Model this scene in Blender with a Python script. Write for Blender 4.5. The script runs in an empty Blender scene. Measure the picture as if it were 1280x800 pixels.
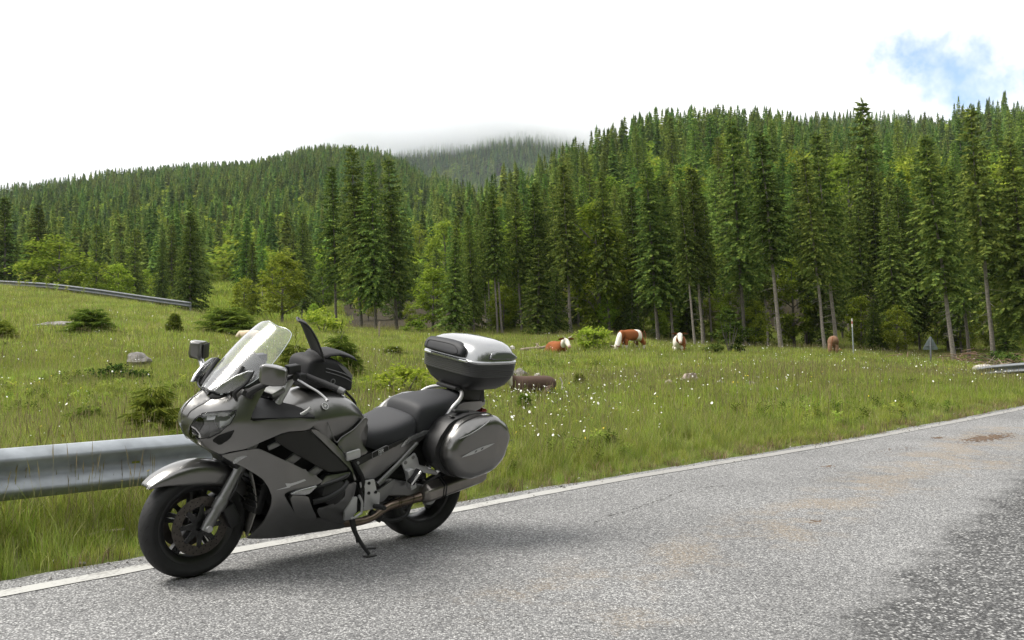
import bpy, bmesh, math, random
import numpy as np
from mathutils import Vector, Matrix
from mathutils.geometry import delaunay_2d_cdt
R = math.radians
rng = np.random.default_rng(7)
random.seed(7)
scene = bpy.context.scene
col = scene.collection

# ------------------------------------------------------------------ camera
CAM_H = 1.353
cam_d = bpy.data.cameras.new('camera'); cam = bpy.data.objects.new('camera', cam_d); col.objects.link(cam)
cam.location = (0, 0, CAM_H); cam.rotation_euler = (R(90 + .2167), 0, 0)
cam_d.sensor_width = 36; cam_d.lens = 36; cam_d.clip_start = .05; cam_d.clip_end = 9000
scene.camera = cam

# ------------------------------------------------------------------ light, sky, exposure
SUN_EL, SUN_AZ = 56, -84          # degrees; azimuth from +Y (view direction) towards +X
sun_d = bpy.data.lights.new('sun', 'SUN'); sun = bpy.data.objects.new('sun', sun_d); col.objects.link(sun)
sun_d.energy = 2.7; sun_d.angle = R(30); sun_d.color = (1, .955, .88)
_sd = Vector((math.sin(R(SUN_AZ)) * math.cos(R(SUN_EL)), math.cos(R(SUN_AZ)) * math.cos(R(SUN_EL)), math.sin(R(SUN_EL))))
sun.rotation_euler = _sd.to_track_quat('Z', 'Y').to_euler()
sun.location = (0, 0, 400)

world = bpy.data.worlds.new('World'); scene.world = world; world.use_nodes = True
def build_world():
    nt = world.node_tree; N = nt.nodes; L = nt.links; N.clear()
    out = N.new('ShaderNodeOutputWorld')
    sky = N.new('ShaderNodeTexSky'); sky.sky_type = 'NISHITA'; sky.sun_disc = False
    sky.sun_elevation = R(SUN_EL); sky.sun_rotation = R(SUN_AZ); sky.altitude = 900
    b1 = N.new('ShaderNodeBackground'); b1.inputs[1].default_value = .12
    L.new(sky.outputs[0], b1.inputs[0])
    tc = N.new('ShaderNodeTexCoord')
    def math_(op, a, b=None, clamp=False):
        m = N.new('ShaderNodeMath'); m.operation = op; m.use_clamp = clamp
        for i, v in enumerate((a, b)):
            if v is None: continue
            if isinstance(v, (int, float)): m.inputs[i].default_value = v
            else: L.new(v, m.inputs[i])
        return m.outputs[0]
    def noise(scale, det, vec, rough=.55):
        n = N.new('ShaderNodeTexNoise'); n.inputs['Scale'].default_value = scale; n.inputs['Detail'].default_value = det
        n.inputs['Roughness'].default_value = rough; L.new(vec, n.inputs['Vector']); return n.outputs[0]
    def maprange(v, a, b, c=0, d=1):
        m = N.new('ShaderNodeMapRange'); m.interpolation_type = 'SMOOTHSTEP'
        L.new(v, m.inputs[0]); m.inputs[1].default_value = a; m.inputs[2].default_value = b
        m.inputs[3].default_value = c; m.inputs[4].default_value = d; return m.outputs[0]
    gen = tc.outputs['Generated']
    # a break in the cloud: rotated ellipse round one direction, ragged by noise
    d0 = Vector((553, 1280, 316)).normalized()
    sub = N.new('ShaderNodeVectorMath'); sub.operation = 'SUBTRACT'; L.new(gen, sub.inputs[0]); sub.inputs[1].default_value = d0
    vr = N.new('ShaderNodeVectorRotate'); vr.rotation_type = 'Y_AXIS'; L.new(sub.outputs[0], vr.inputs[0]); vr.inputs['Angle'].default_value = R(-24)
    sc_ = N.new('ShaderNodeVectorMath'); sc_.operation = 'MULTIPLY'; L.new(vr.outputs[0], sc_.inputs[0]); sc_.inputs[1].default_value = (1 / .078, 1 / .14, 1 / .044)
    ln = N.new('ShaderNodeVectorMath'); ln.operation = 'LENGTH'; L.new(sc_.outputs[0], ln.inputs[0])
    n1 = noise(22, 7, gen, .62)
    rag = math_('ADD', ln.outputs['Value'], math_('MULTIPLY', math_('SUBTRACT', n1, .5), 1.9))
    gap = maprange(rag, 1.12, .25)
    wisp = maprange(noise(60, 5, gen), .25, .7, .6, 1)
    gap = math_('MULTIPLY', gap, wisp)
    # a few more breaks elsewhere, over the whole dome, above 45 degrees
    sx = N.new('ShaderNodeSeparateXYZ'); L.new(gen, sx.inputs[0])
    gap2 = math_('MULTIPLY', maprange(noise(2.2, 6, gen), .58, .75), maprange(sx.outputs[2], .5, .8, 0, .6))
    g = math_('MAXIMUM', gap, gap2, True)
    # cloud tone
    tone = N.new('ShaderNodeValToRGB')
    tone.color_ramp.elements[0].position = .3; tone.color_ramp.elements[0].color = (.58, .60, .64, 1)
    tone.color_ramp.elements[1].position = .62; tone.color_ramp.elements[1].color = (1.0, 1.0, 1.0, 1)
    L.new(math_('ADD', noise(3.2, 4, gen), maprange(sx.outputs[2], .10, .27, -.03, .22)), tone.inputs[0])
    b2 = N.new('ShaderNodeBackground'); b2.inputs[1].default_value = .76; L.new(tone.outputs[0], b2.inputs[0])
    mx = N.new('ShaderNodeMixShader'); L.new(g, mx.inputs[0]); L.new(b2.outputs[0], mx.inputs[1]); L.new(b1.outputs[0], mx.inputs[2])
    L.new(mx.outputs[0], out.inputs[0])
build_world()
scene.view_settings.view_transform = 'Standard'; scene.view_settings.look = 'None'
scene.view_settings.exposure = 0.86; scene.view_settings.gamma = 1.0
scene.render.engine = 'CYCLES'
scene.cycles.max_bounces = 8; scene.cycles.diffuse_bounces = 3; scene.cycles.glossy_bounces = 3
scene.cycles.transparent_max_bounces = 12; scene.cycles.transmission_bounces = 5; scene.cycles.volume_bounces = 10
scene.cycles.use_denoising = True

# ------------------------------------------------------------------ helpers
def tag(o, label=None, cat=None, group=None, kind=None):
    if label: o['label'] = label
    if cat: o['category'] = cat
    if group: o['group'] = group
    if kind: o['kind'] = kind
    return o
def empty(name, loc=(0, 0, 0), rot=(0, 0, 0)):
    o = bpy.data.objects.new(name, None); o.empty_display_size = .2; col.objects.link(o)
    o.location = loc; o.rotation_euler = rot; return o
def mesh(name, V, Fc, mat=None, sharp=None, smooth=True):
    me = bpy.data.meshes.new(name)
    V = np.asarray(V, float)
    if isinstance(Fc, np.ndarray) and Fc.ndim == 2:
        n, k = Fc.shape
        me.vertices.add(len(V)); me.vertices.foreach_set('co', V.astype(np.float32).ravel())
        me.loops.add(n * k); me.loops.foreach_set('vertex_index', Fc.astype(np.int32).ravel())
        me.polygons.add(n); me.polygons.foreach_set('loop_start', np.arange(0, n * k, k, dtype=np.int32))
        me.update(calc_edges=True)
    else:
        me.from_pydata([tuple(v) for v in V], [], [tuple(f) for f in Fc]); me.update()
    if smooth: me.polygons.foreach_set('use_smooth', np.ones(len(me.polygons), bool))
    if sharp is not None: me.set_sharp_from_angle(angle=R(sharp))
    for m in (mat if isinstance(mat, (list, tuple)) else [mat]):
        if m: me.materials.append(m)
    return me
def obj(name, me, parent=None, link=True):
    o = bpy.data.objects.new(name, me)
    if link: col.objects.link(o)
    if parent: o.parent = parent
    return o
def part(name, V, Fc, mat, parent, sharp=35, smooth=True):
    return obj(name, mesh(name, V, Fc, mat, sharp, smooth), parent)
class MB:
    """collects simple shapes into one mesh"""
    def __init__(s): s.V = []; s.F = []
    def add(s, V, F):
        b = len(s.V); s.V += [tuple(v) for v in V]; s.F += [tuple(i + b for i in f) for f in F]; return s
    def out(s, name, mat, parent=None, sharp=35, smooth=True): return part(name, s.V, s.F, mat, parent, sharp, smooth)
def spline(P, n):
    """Catmull-Rom through P, n points"""
    P = np.asarray(P, float)
    if len(P) == 2: t = np.linspace(0, 1, n)[:, None]; return P[0] * (1 - t) + P[1] * t
    Q = np.vstack([2 * P[0] - P[1], P, 2 * P[-1] - P[-2]])
    o = []
    for u in np.linspace(0, len(P) - 1 - 1e-9, n):
        i = int(u); t = u - i; a, b, c, d = Q[i:i + 4]
        o.append(.5 * ((2 * b) + (-a + c) * t + (2 * a - 5 * b + 4 * c - d) * t * t + (-a + 3 * b - 3 * c + d) * t ** 3))
    return np.array(o)
def tube(P, r, seg=10, caps=True, smooth_n=None, flat=None):
    """swept circle; r scalar or list; flat=(axis vector, ratio) squashes"""
    P = np.asarray(P, float); r = np.broadcast_to(np.asarray(r, float), (len(P),)).copy()
    if smooth_n:
        r = spline(np.c_[r, r * 0, r * 0], smooth_n)[:, 0]; P = spline(P, smooth_n)
    T = np.gradient(P, axis=0); T /= np.linalg.norm(T, axis=1)[:, None] + 1e-12
    up = np.array([0, 0, 1.]) if abs(T[0][2]) < .9 else np.array([0, 1., 0])
    V = []; n = len(P)
    A = np.cross(T[0], up); A /= np.linalg.norm(A)
    for i in range(n):
        A = A - T[i] * A.dot(T[i]); A /= np.linalg.norm(A); B = np.cross(T[i], A)
        for k in range(seg):
            t = 2 * math.pi * k / seg; V.append(P[i] + r[i] * (A * math.cos(t) + B * math.sin(t)))
    F = [(i * seg + k, i * seg + (k + 1) % seg, (i + 1) * seg + (k + 1) % seg, (i + 1) * seg + k) for i in range(n - 1) for k in range(seg)]
    if caps: F += [tuple(range(seg))[::-1], tuple((n - 1) * seg + k for k in range(seg))]
    return np.array(V), F
def lathe(prof, n=48, axis=1, c=(0, 0, 0), closed=False):
    """prof list of (radius, along axis); closed joins the profile to a ring"""
    V = []; m = len(prof)
    for k in range(n):
        t = 2 * math.pi * k / n; cs, sn = math.cos(t), math.sin(t)
        for r, a in prof:
            p = [0, 0, 0]; p[axis] = a; p[(axis + 2) % 3] = r * sn if axis == 1 else r * cs; p[(axis + 1) % 3] = r * cs if axis == 1 else r * sn
            if axis == 1: p = [r * cs, a, r * sn]
            elif axis == 2: p = [r * cs, r * sn, a]
            else: p = [a, r * cs, r * sn]
            V.append((p[0] + c[0], p[1] + c[1], p[2] + c[2]))
    F = []
    for k in range(n):
        k2 = (k + 1) % n
        for j in range(m if closed else m - 1):
            j2 = (j + 1) % m
            F.append((k * m + j, k * m + j2, k2 * m + j2, k2 * m + j) if axis != 1 else (k * m + j, k2 * m + j, k2 * m + j2, k * m + j2))
    return V, F
def box(c, s, rot=None, bev=0.0, seg=2):
    bm = bmesh.new(); bmesh.ops.create_cube(bm, size=1)
    for v in bm.verts: v.co = Vector((v.co.x * s[0], v.co.y * s[1], v.co.z * s[2]))
    if bev: bmesh.ops.bevel(bm, geom=list(bm.edges) + list(bm.verts), offset=bev, segments=seg, affect='EDGES', profile=.5)
    if rot is not None:
        M = rot if isinstance(rot, Matrix) else Matrix.Rotation(rot[0], 4, rot[1])
        bmesh.ops.transform(bm, matrix=M.to_4x4(), verts=bm.verts)
    V = [(v.co.x + c[0], v.co.y + c[1], v.co.z + c[2]) for v in bm.verts]; bm.verts.index_update()
    F = [tuple(v.index for v in f.verts) for f in bm.faces]; bm.free(); return V, F
def loft(S, closed=False, caps=True):
    """S: list of sections, each a list of 3D points (same count)"""
    m = len(S[0]); V = [tuple(p) for s in S for p in s]; F = []
    for i in range(len(S) - 1):
        for j in range(m if closed else m - 1):
            j2 = (j + 1) % m; F.append((i * m + j, i * m + j2, (i + 1) * m + j2, (i + 1) * m + j))
    if caps and closed: F += [tuple(range(m))[::-1], tuple((len(S) - 1) * m + j for j in range(m))]
    return V, F
def prism(poly, d, bev=0.0):
    """planar 3D polygon extruded by vector d"""
    bm = bmesh.new(); vs = [bm.verts.new(p) for p in poly]; f = bm.faces.new(vs)
    r = bmesh.ops.extrude_face_region(bm, geom=[f]); ev = [g for g in r['geom'] if isinstance(g, bmesh.types.BMVert)]
    bmesh.ops.translate(bm, vec=Vector(d), verts=ev); bmesh.ops.recalc_face_normals(bm, faces=bm.faces)
    if bev: bmesh.ops.bevel(bm, geom=list(bm.edges), offset=bev, segments=2, affect='EDGES', profile=.5)
    bm.verts.index_update(); V = [tuple(v.co) for v in bm.verts]; F = [tuple(v.index for v in f.verts) for f in bm.faces]; bm.free(); return V, F
def mirror(V, F): return [(x, -y, z) for x, y, z in V], [tuple(f)[::-1] for f in F]
def subsurf(o, lv=2):
    m = o.modifiers.new('subsurf', 'SUBSURF'); m.levels = lv; m.render_levels = lv; return o

# ------------------------------------------------------------------ materials
def mat(name, base, rough=.5, metal=0.0, coat=0.0, bump=None, var=None, spec=None, nscale=8, coatr=.06):
    m = bpy.data.materials.new(name); m.use_nodes = True; nt = m.node_tree; b = nt.nodes['Principled BSDF']
    b.inputs['Base Color'].default_value = (*base, 1); b.inputs['Roughness'].default_value = rough; b.inputs['Metallic'].default_value = metal
    b.inputs['Coat Weight'].default_value = coat; b.inputs['Coat Roughness'].default_value = coatr
    if spec is not None: b.inputs['Specular IOR Level'].default_value = spec
    tc = nt.nodes.new('ShaderNodeTexCoord')
    if var:      # (amount, scale): soft wear/grain
        n = nt.nodes.new('ShaderNodeTexNoise'); n.inputs['Scale'].default_value = var[1]; n.inputs['Detail'].default_value = 6
        nt.links.new(tc.outputs['Object'], n.inputs['Vector'])
        rmp = nt.nodes.new('ShaderNodeValToRGB'); a = var[0]
        rmp.color_ramp.elements[0].position = .3; rmp.color_ramp.elements[0].color = (*[max(0, c * (1 - a)) for c in base], 1)
        rmp.color_ramp.elements[1].position = .7; rmp.color_ramp.elements[1].color = (*[min(1, c * (1 + a)) for c in base], 1)
        nt.links.new(n.outputs[0], rmp.inputs[0]); nt.links.new(rmp.outputs[0], b.inputs['Base Color'])
    if bump:     # (strength, scale, distance)
        n2 = nt.nodes.new('ShaderNodeTexNoise'); n2.inputs['Scale'].default_value = bump[1]; n2.inputs['Detail'].default_value = 4
        nt.links.new(tc.outputs['Object'], n2.inputs['Vector'])
        bp_ = nt.nodes.new('ShaderNodeBump'); bp_.inputs['Strength'].default_value = bump[0]; bp_.inputs['Distance'].default_value = bump[2]
        nt.links.new(n2.outputs[0], bp_.inputs['Height']); nt.links.new(bp_.outputs[0], b.inputs['Normal'])
    return m
# ------------------------------------------------------------------ terrain
def pchip(x, y, xq):
    x = np.asarray(x, float); y = np.asarray(y, float); h = np.diff(x); d = np.diff(y) / h; m = np.zeros(len(x))
    for i in range(1, len(x) - 1):
        if d[i - 1] * d[i] > 0:
            w1 = 2 * h[i] + h[i - 1]; w2 = h[i] + 2 * h[i - 1]; m[i] = (w1 + w2) / (w1 / d[i - 1] + w2 / d[i])
    m[0] = d[0]; m[-1] = d[-1]
    xq = np.clip(xq, x[0], x[-1]); i = np.clip(np.searchsorted(x, xq) - 1, 0, len(h) - 1); t = (xq - x[i]) / h[i]
    return (y[i] * (2 * t ** 3 - 3 * t ** 2 + 1) + h[i] * m[i] * (t ** 3 - 2 * t ** 2 + t) + y[i + 1] * (3 * t ** 2 - 2 * t ** 3) + h[i] * m[i + 1] * (t ** 3 - t ** 2))
# columns by bearing (tan of the angle from the view axis); knots are (distance along the axis, height)
COLS = [
 (-3.4, [(0, 0), (10, 0), (40, 1), (120, 6), (420, 60), (900, 70), (2600, 70)]),
 (-.95, [(0, 0), (10, 0), (26, .8), (45, 3.2), (58, 4.6), (75, 4.4), (110, 4), (300, 26), (750, 79), (1100, 74), (2600, 80)]),
 (-.50, [(0, 0), (10, 0), (26, .45), (45, 2.3), (57, 3.3), (64, 3.4), (82, 1.8), (150, 6), (300, 26), (750, 71), (1100, 66), (2600, 80)]),
 (-.383, [(0, 0), (10, 0), (26, .42), (45, 1.9), (56, 2.55), (64, 2.6), (82, 1.2), (150, 6), (300, 28), (750, 86), (1100, 74), (2600, 80)]),
 (-.312, [(0, 0), (10, 0), (26, .3), (45, 1.3), (56, 1.75), (64, 1.6), (82, 1.8), (110, 4.7), (170, 9.4), (300, 30), (750, 93), (1100, 76), (2600, 80)]),
 (-.27, [(0, 0), (10, 0), (26, .25), (45, 1.0), (54, 1.3), (64, 1.2), (82, 2.2), (110, 4.9), (170, 9.6), (300, 30), (750, 97), (1100, 78), (2600, 80)]),
 (-.19, [(0, 0), (10, 0), (26, .15), (45, .8), (52, 1.05), (70, .9), (150, 6), (300, 30), (750, 115), (1100, 92), (1500, 150), (2600, 120)]),
 (-.12, [(0, 0), (10, 0), (26, .0), (38, .4), (46, .75), (70, .9), (150, 6), (300, 28), (750, 108), (1000, 84), (1500, 226), (2600, 190)]),
 (-.07, [(0, 0), (10, 0), (26, -.25), (38, .25), (46, .62), (70, .9), (130, 5), (300, 26), (700, 72), (1000, 80), (1500, 238), (2600, 200)]),
 (-.04, [(0, 0), (10, 0), (26, -.3), (38, .2), (45, .52), (70, 1), (130, 6), (300, 26), (600, 40), (1000, 80), (1500, 246), (2600, 210)]),
 (0.0, [(0, 0), (10, 0), (26, -.33), (38, .2), (43, .4), (70, 1.2), (130, 9), (210, 20), (300, 20), (600, 40), (1000, 90), (1500, 268), (2600, 220)]),
 (.05, [(0, 0), (10, 0), (26, -.25), (36, .2), (42, .42), (60, 1.2), (130, 11), (250, 27), (330, 27), (600, 50), (1000, 90), (1500, 262), (2600, 220)]),
 (.10, [(0, 0), (10, 0), (25, -.2), (36, .3), (41, .55), (50, .6), (70, 2.2), (130, 13), (300, 40), (400, 41), (1000, 80), (1500, 225), (2600, 200)]),
 (.15, [(0, 0), (10, 0), (25, -.15), (36, .1), (42, .25), (50, .3), (70, 2.0), (130, 14), (330, 47), (420, 47), (1000, 60), (1500, 150), (2600, 150)]),
 (.24, [(0, 0), (12, 0), (24, -.08), (36, -.02), (44, .0), (52, .0), (70, 1.6), (130, 14), (340, 55), (450, 70), (600, 100), (1000, 90), (2600, 90)]),
 (.32, [(0, 0), (14, 0), (24, -.06), (36, -.05), (44, -.06), (52, -.1), (70, 1.5), (130, 13), (330, 47), (430, 66), (600, 104), (1000, 95), (2600, 90)]),
 (.40, [(0, 0), (16, 0), (24, -.1), (36, -.18), (44, -.3), (52, -.3), (70, 1.6), (130, 13), (330, 45), (430, 66), (600, 98), (1000, 95), (2600, 90)]),
 (.46, [(0, 0), (18, -.02), (26, -.25), (32, -.4), (40, -.5), (50, -.4), (70, 1.8), (130, 14), (300, 43), (425, 73), (600, 82), (1000, 90), (2600, 90)]),
 (.53, [(0, 0), (18, -.05), (26, -.45), (32, -.6), (40, -.6), (50, -.4), (70, 2), (130, 15), (300, 43), (430, 73), (600, 82), (1000, 90), (2600, 90)]),
 (.80, [(0, 0), (20, -.1), (30, -.6), (45, -.6), (60, .6), (100, 8), (300, 44), (430, 74), (1000, 90), (2600, 90)]),
 (3.4, [(0, 0), (20, 0), (50, .5), (100, 6), (420, 62), (900, 75), (2600, 75)]),
]
_caz = np.array([math.degrees(math.atan(c[0])) for c in COLS])
_cos = np.cos(np.radians(_caz))
RG = np.r_[np.linspace(0, 80, 161), np.geomspace(81, 2600, 120)]
_tab = np.array([pchip(np.array([k[0] for k in c[1]]) / (cs if cs > .4 else 1), [k[1] for k in c[1]], RG) for c, cs in zip(COLS, _cos)])
_back = np.array([pchip([0, 12, 60, 200, 450, 900, 2600], [0, 0, 1.5, 22, 62, 70, 70], RG)] * 3)
_caz = np.r_[_caz, 110, 180, 250, 360 + _caz[0]]; _tab = np.vstack([_tab, _back, _tab[:1]])
AZG = np.arange(_caz[0], _caz[0] + 360.01, .5)
TAB = np.empty((len(AZG), len(RG)))
_i = np.clip(np.searchsorted(_caz, AZG, 'right') - 1, 0, len(_caz) - 2); _t = (AZG - _caz[_i]) / (_caz[_i + 1] - _caz[_i])
_ts = (_t * _t * (3 - 2 * _t) * .35 + _t * .65)[:, None]
TAB = _tab[_i] * (1 - _ts) + _tab[_i + 1] * _ts
for _ in range(3): TAB = (np.roll(TAB, 1, 0) + 2 * TAB + np.roll(TAB, -1, 0)) / 4 if False else np.vstack([TAB[:1], (TAB[:-2] + 2 * TAB[1:-1] + TAB[2:]) / 4, TAB[-1:]])
EDGE = np.array([(-40, -35), (-16.5, -9.3), (-9, -1.6), (-4.75, 3.1), (-2.68, 5.36), (-2.17, 5.95), (.38, 8.63), (3.14, 11.16), (5.9, 14.1), (8.64, 17.28), (11.2, 20.6), (14.1, 25), (17.4, 31), (22, 40), (29, 53), (40, 72)])
EDGE = spline(EDGE, 1200)
_l = np.r_[0, np.cumsum(np.linalg.norm(np.diff(EDGE, axis=0), axis=1))]; _q = np.linspace(0, _l[-1], 700)
EDGE = np.c_[np.interp(_q, _l, EDGE[:, 0]), np.interp(_q, _l, EDGE[:, 1])]
for _ in range(260): EDGE[1:-1] = (EDGE[:-2] + 2 * EDGE[1:-1] + EDGE[2:]) / 4
EDGE = EDGE[::3]
def edge_dist(X, Y):
    """signed distance to the road's left edge, positive on the meadow side"""
    X = np.asarray(X, float); Y = np.asarray(Y, float); sh = X.shape; P = np.c_[X.ravel(), Y.ravel()]
    out = np.full(len(P), 1e9); sg = np.ones(len(P))
    for c0 in range(0, len(P), 20000):
        q = P[c0:c0 + 20000]; d2 = ((q[:, None] - EDGE[None]) ** 2).sum(-1); i = np.clip(d2.argmin(1), 1, len(EDGE) - 2)
        t = EDGE[i + 1] - EDGE[i - 1]; t /= np.linalg.norm(t, axis=1)[:, None]; v = q - EDGE[i]
        cr = t[:, 0] * v[:, 1] - t[:, 1] * v[:, 0]
        out[c0:c0 + 20000] = np.where(d2.min(1) < 1.0, np.abs(cr), np.sqrt(d2.min(1))); sg[c0:c0 + 20000] = np.sign(cr)
    return (out * sg).reshape(sh)
_gx = rng.random((64, 64))
def vnoise(x, y, s):
    x = np.asarray(x) / s + 1000.3; y = np.asarray(y) / s + 1000.7; i = np.floor(x).astype(int); j = np.floor(y).astype(int)
    u = x - i; v = y - j; u = u * u * (3 - 2 * u); v = v * v * (3 - 2 * v); g = lambda a, b: _gx[a % 64, b % 64]
    return (g(i, j) * (1 - u) + g(i + 1, j) * u) * (1 - v) + (g(i, j + 1) * (1 - u) + g(i + 1, j + 1) * u) * v - .5
def sstep(a, b, x): t = np.clip((x - a) / (b - a), 0, 1); return t * t * (3 - 2 * t)
def base_z(X, Y):
    r = np.hypot(X, Y); az = np.degrees(np.arctan2(X, Y)); az = np.where(az < AZG[0], az + 360, az)
    fi = np.clip((az - AZG[0]) / .5, 0, len(AZG) - 1.001); i = fi.astype(int); a = fi - i
    j = np.clip(np.searchsorted(RG, r) - 1, 0, len(RG) - 2); b = np.clip((r - RG[j]) / (RG[j + 1] - RG[j]), 0, 1)
    return (TAB[i, j] * (1 - a) + TAB[i + 1, j] * a) * (1 - b) + (TAB[i, j + 1] * (1 - a) + TAB[i + 1, j + 1] * a) * b
def ground_z(X, Y):
    X = np.asarray(X, float); Y = np.asarray(Y, float)
    z = base_z(X, Y); r = np.hypot(X, Y); d = edge_dist(X, Y)
    off = sstep(.25, 3.5, d)                                     # meadow side only
    z = z + off * (vnoise(X, Y, 5) * .22 + vnoise(X + 9, Y, 1.7) * .10) * sstep(90, 20, r) + sstep(120, 400, r) * vnoise(X, Y, 90) * 14 * sstep(0, 1, 1)
    z = z + .05 * sstep(.0, .5, d) * sstep(60, 30, r)
    onroad = sstep(.05, -.02, d) * sstep(-9.0, -7.6, d)
    shoulder = sstep(-14, -7, d) * sstep(.3, 0, d)
    return z - .05 * onroad * sstep(70, 40, r)
def gz(x, y): return float(ground_z(np.array([x]), np.array([y]))[0])
def at(px, Y):
    """point on the ground on a bearing, at a distance along the view axis"""
    x = (px - 640) / 1280 * Y; return (x, Y, gz(x, Y))

def nodes_of(name):
    m = bpy.data.materials.new(name); m.use_nodes = True; nt = m.node_tree
    return m, nt, nt.nodes['Principled BSDF']
def ground_material():
    m, nt, b = nodes_of('meadow_soil'); N = nt.nodes; L = nt.links
    tc = N.new('ShaderNodeTexCoord')
    def noise(s, d=6):
        n = N.new('ShaderNodeTexNoise'); n.inputs['Scale'].default_value = s; n.inputs['Detail'].default_value = d; L.new(tc.outputs['Object'], n.inputs['Vector']); return n.outputs[0]
    def ramp(v, stops):
        r = N.new('ShaderNodeValToRGB'); L.new(v, r.inputs[0]); e = r.color_ramp.elements
        while len(e) < len(stops): e.new(.5)
        for q, (p, c) in zip(e, stops): q.position = p; q.color = (*c, 1)
        return r.outputs[0]
    c1 = ramp(noise(1.6), [(.3, (.07, .09, .02)), (.5, (.11, .135, .03)), (.7, (.14, .14, .05))])
    c2 = ramp(noise(14), [(.35, (.05, .07, .018)), (.6, (.09, .11, .03)), (.75, (.12, .105, .06))])
    mx = N.new('ShaderNodeMix'); mx.data_type = 'RGBA'; mx.inputs[0].default_value = .5; L.new(c1, mx.inputs[6]); L.new(c2, mx.inputs[7])
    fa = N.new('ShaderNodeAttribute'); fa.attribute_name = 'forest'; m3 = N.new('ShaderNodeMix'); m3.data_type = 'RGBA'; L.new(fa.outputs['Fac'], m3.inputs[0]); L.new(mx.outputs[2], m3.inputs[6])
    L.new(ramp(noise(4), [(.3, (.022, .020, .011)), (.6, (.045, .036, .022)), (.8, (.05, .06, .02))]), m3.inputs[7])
    L.new(m3.outputs[2], b.inputs['Base Color']); b.inputs['Roughness'].default_value = .95; b.inputs['Specular IOR Level'].default_value = .1
    bp_ = N.new('ShaderNodeBump'); bp_.inputs['Strength'].default_value = .6; bp_.inputs['Distance'].default_value = .05; L.new(noise(9), bp_.inputs['Height']); L.new(bp_.outputs[0], b.inputs['Normal'])
    return m
def build_ground():
    az = np.r_[np.arange(-180, -42.5, 3.), np.arange(-42, 41.9, .6), np.arange(42, 179.5, 3.)]
    r = np.r_[np.arange(1, 70, .55), np.geomspace(71, 2600, 110)]
    A, Rr = np.meshgrid(np.radians(az), r, indexing='ij'); X = Rr * np.sin(A); Y = Rr * np.cos(A); Z = ground_z(X, Y)
    na, nr = A.shape; V = np.c_[X.ravel(), Y.ravel(), Z.ravel()]
    i, j = np.meshgrid(np.arange(na), np.arange(nr - 1), indexing='ij'); i2 = (i + 1) % na
    F = np.stack([i * nr + j, i2 * nr + j, i2 * nr + j + 1, i * nr + j + 1], -1).reshape(-1, 4)[:, ::-1]
    V = np.vstack([V, [[0, 0, -.05]]]); c = len(V) - 1
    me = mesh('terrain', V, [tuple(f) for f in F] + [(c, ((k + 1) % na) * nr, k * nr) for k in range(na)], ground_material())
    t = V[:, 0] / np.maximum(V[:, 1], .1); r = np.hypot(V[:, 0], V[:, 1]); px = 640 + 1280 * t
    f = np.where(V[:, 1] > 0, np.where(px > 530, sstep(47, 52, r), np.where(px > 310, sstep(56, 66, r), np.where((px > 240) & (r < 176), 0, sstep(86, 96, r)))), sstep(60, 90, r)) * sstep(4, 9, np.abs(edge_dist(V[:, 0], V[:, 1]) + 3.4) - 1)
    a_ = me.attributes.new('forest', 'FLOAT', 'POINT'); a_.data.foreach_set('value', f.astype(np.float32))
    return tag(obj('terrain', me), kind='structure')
build_ground()

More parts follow.
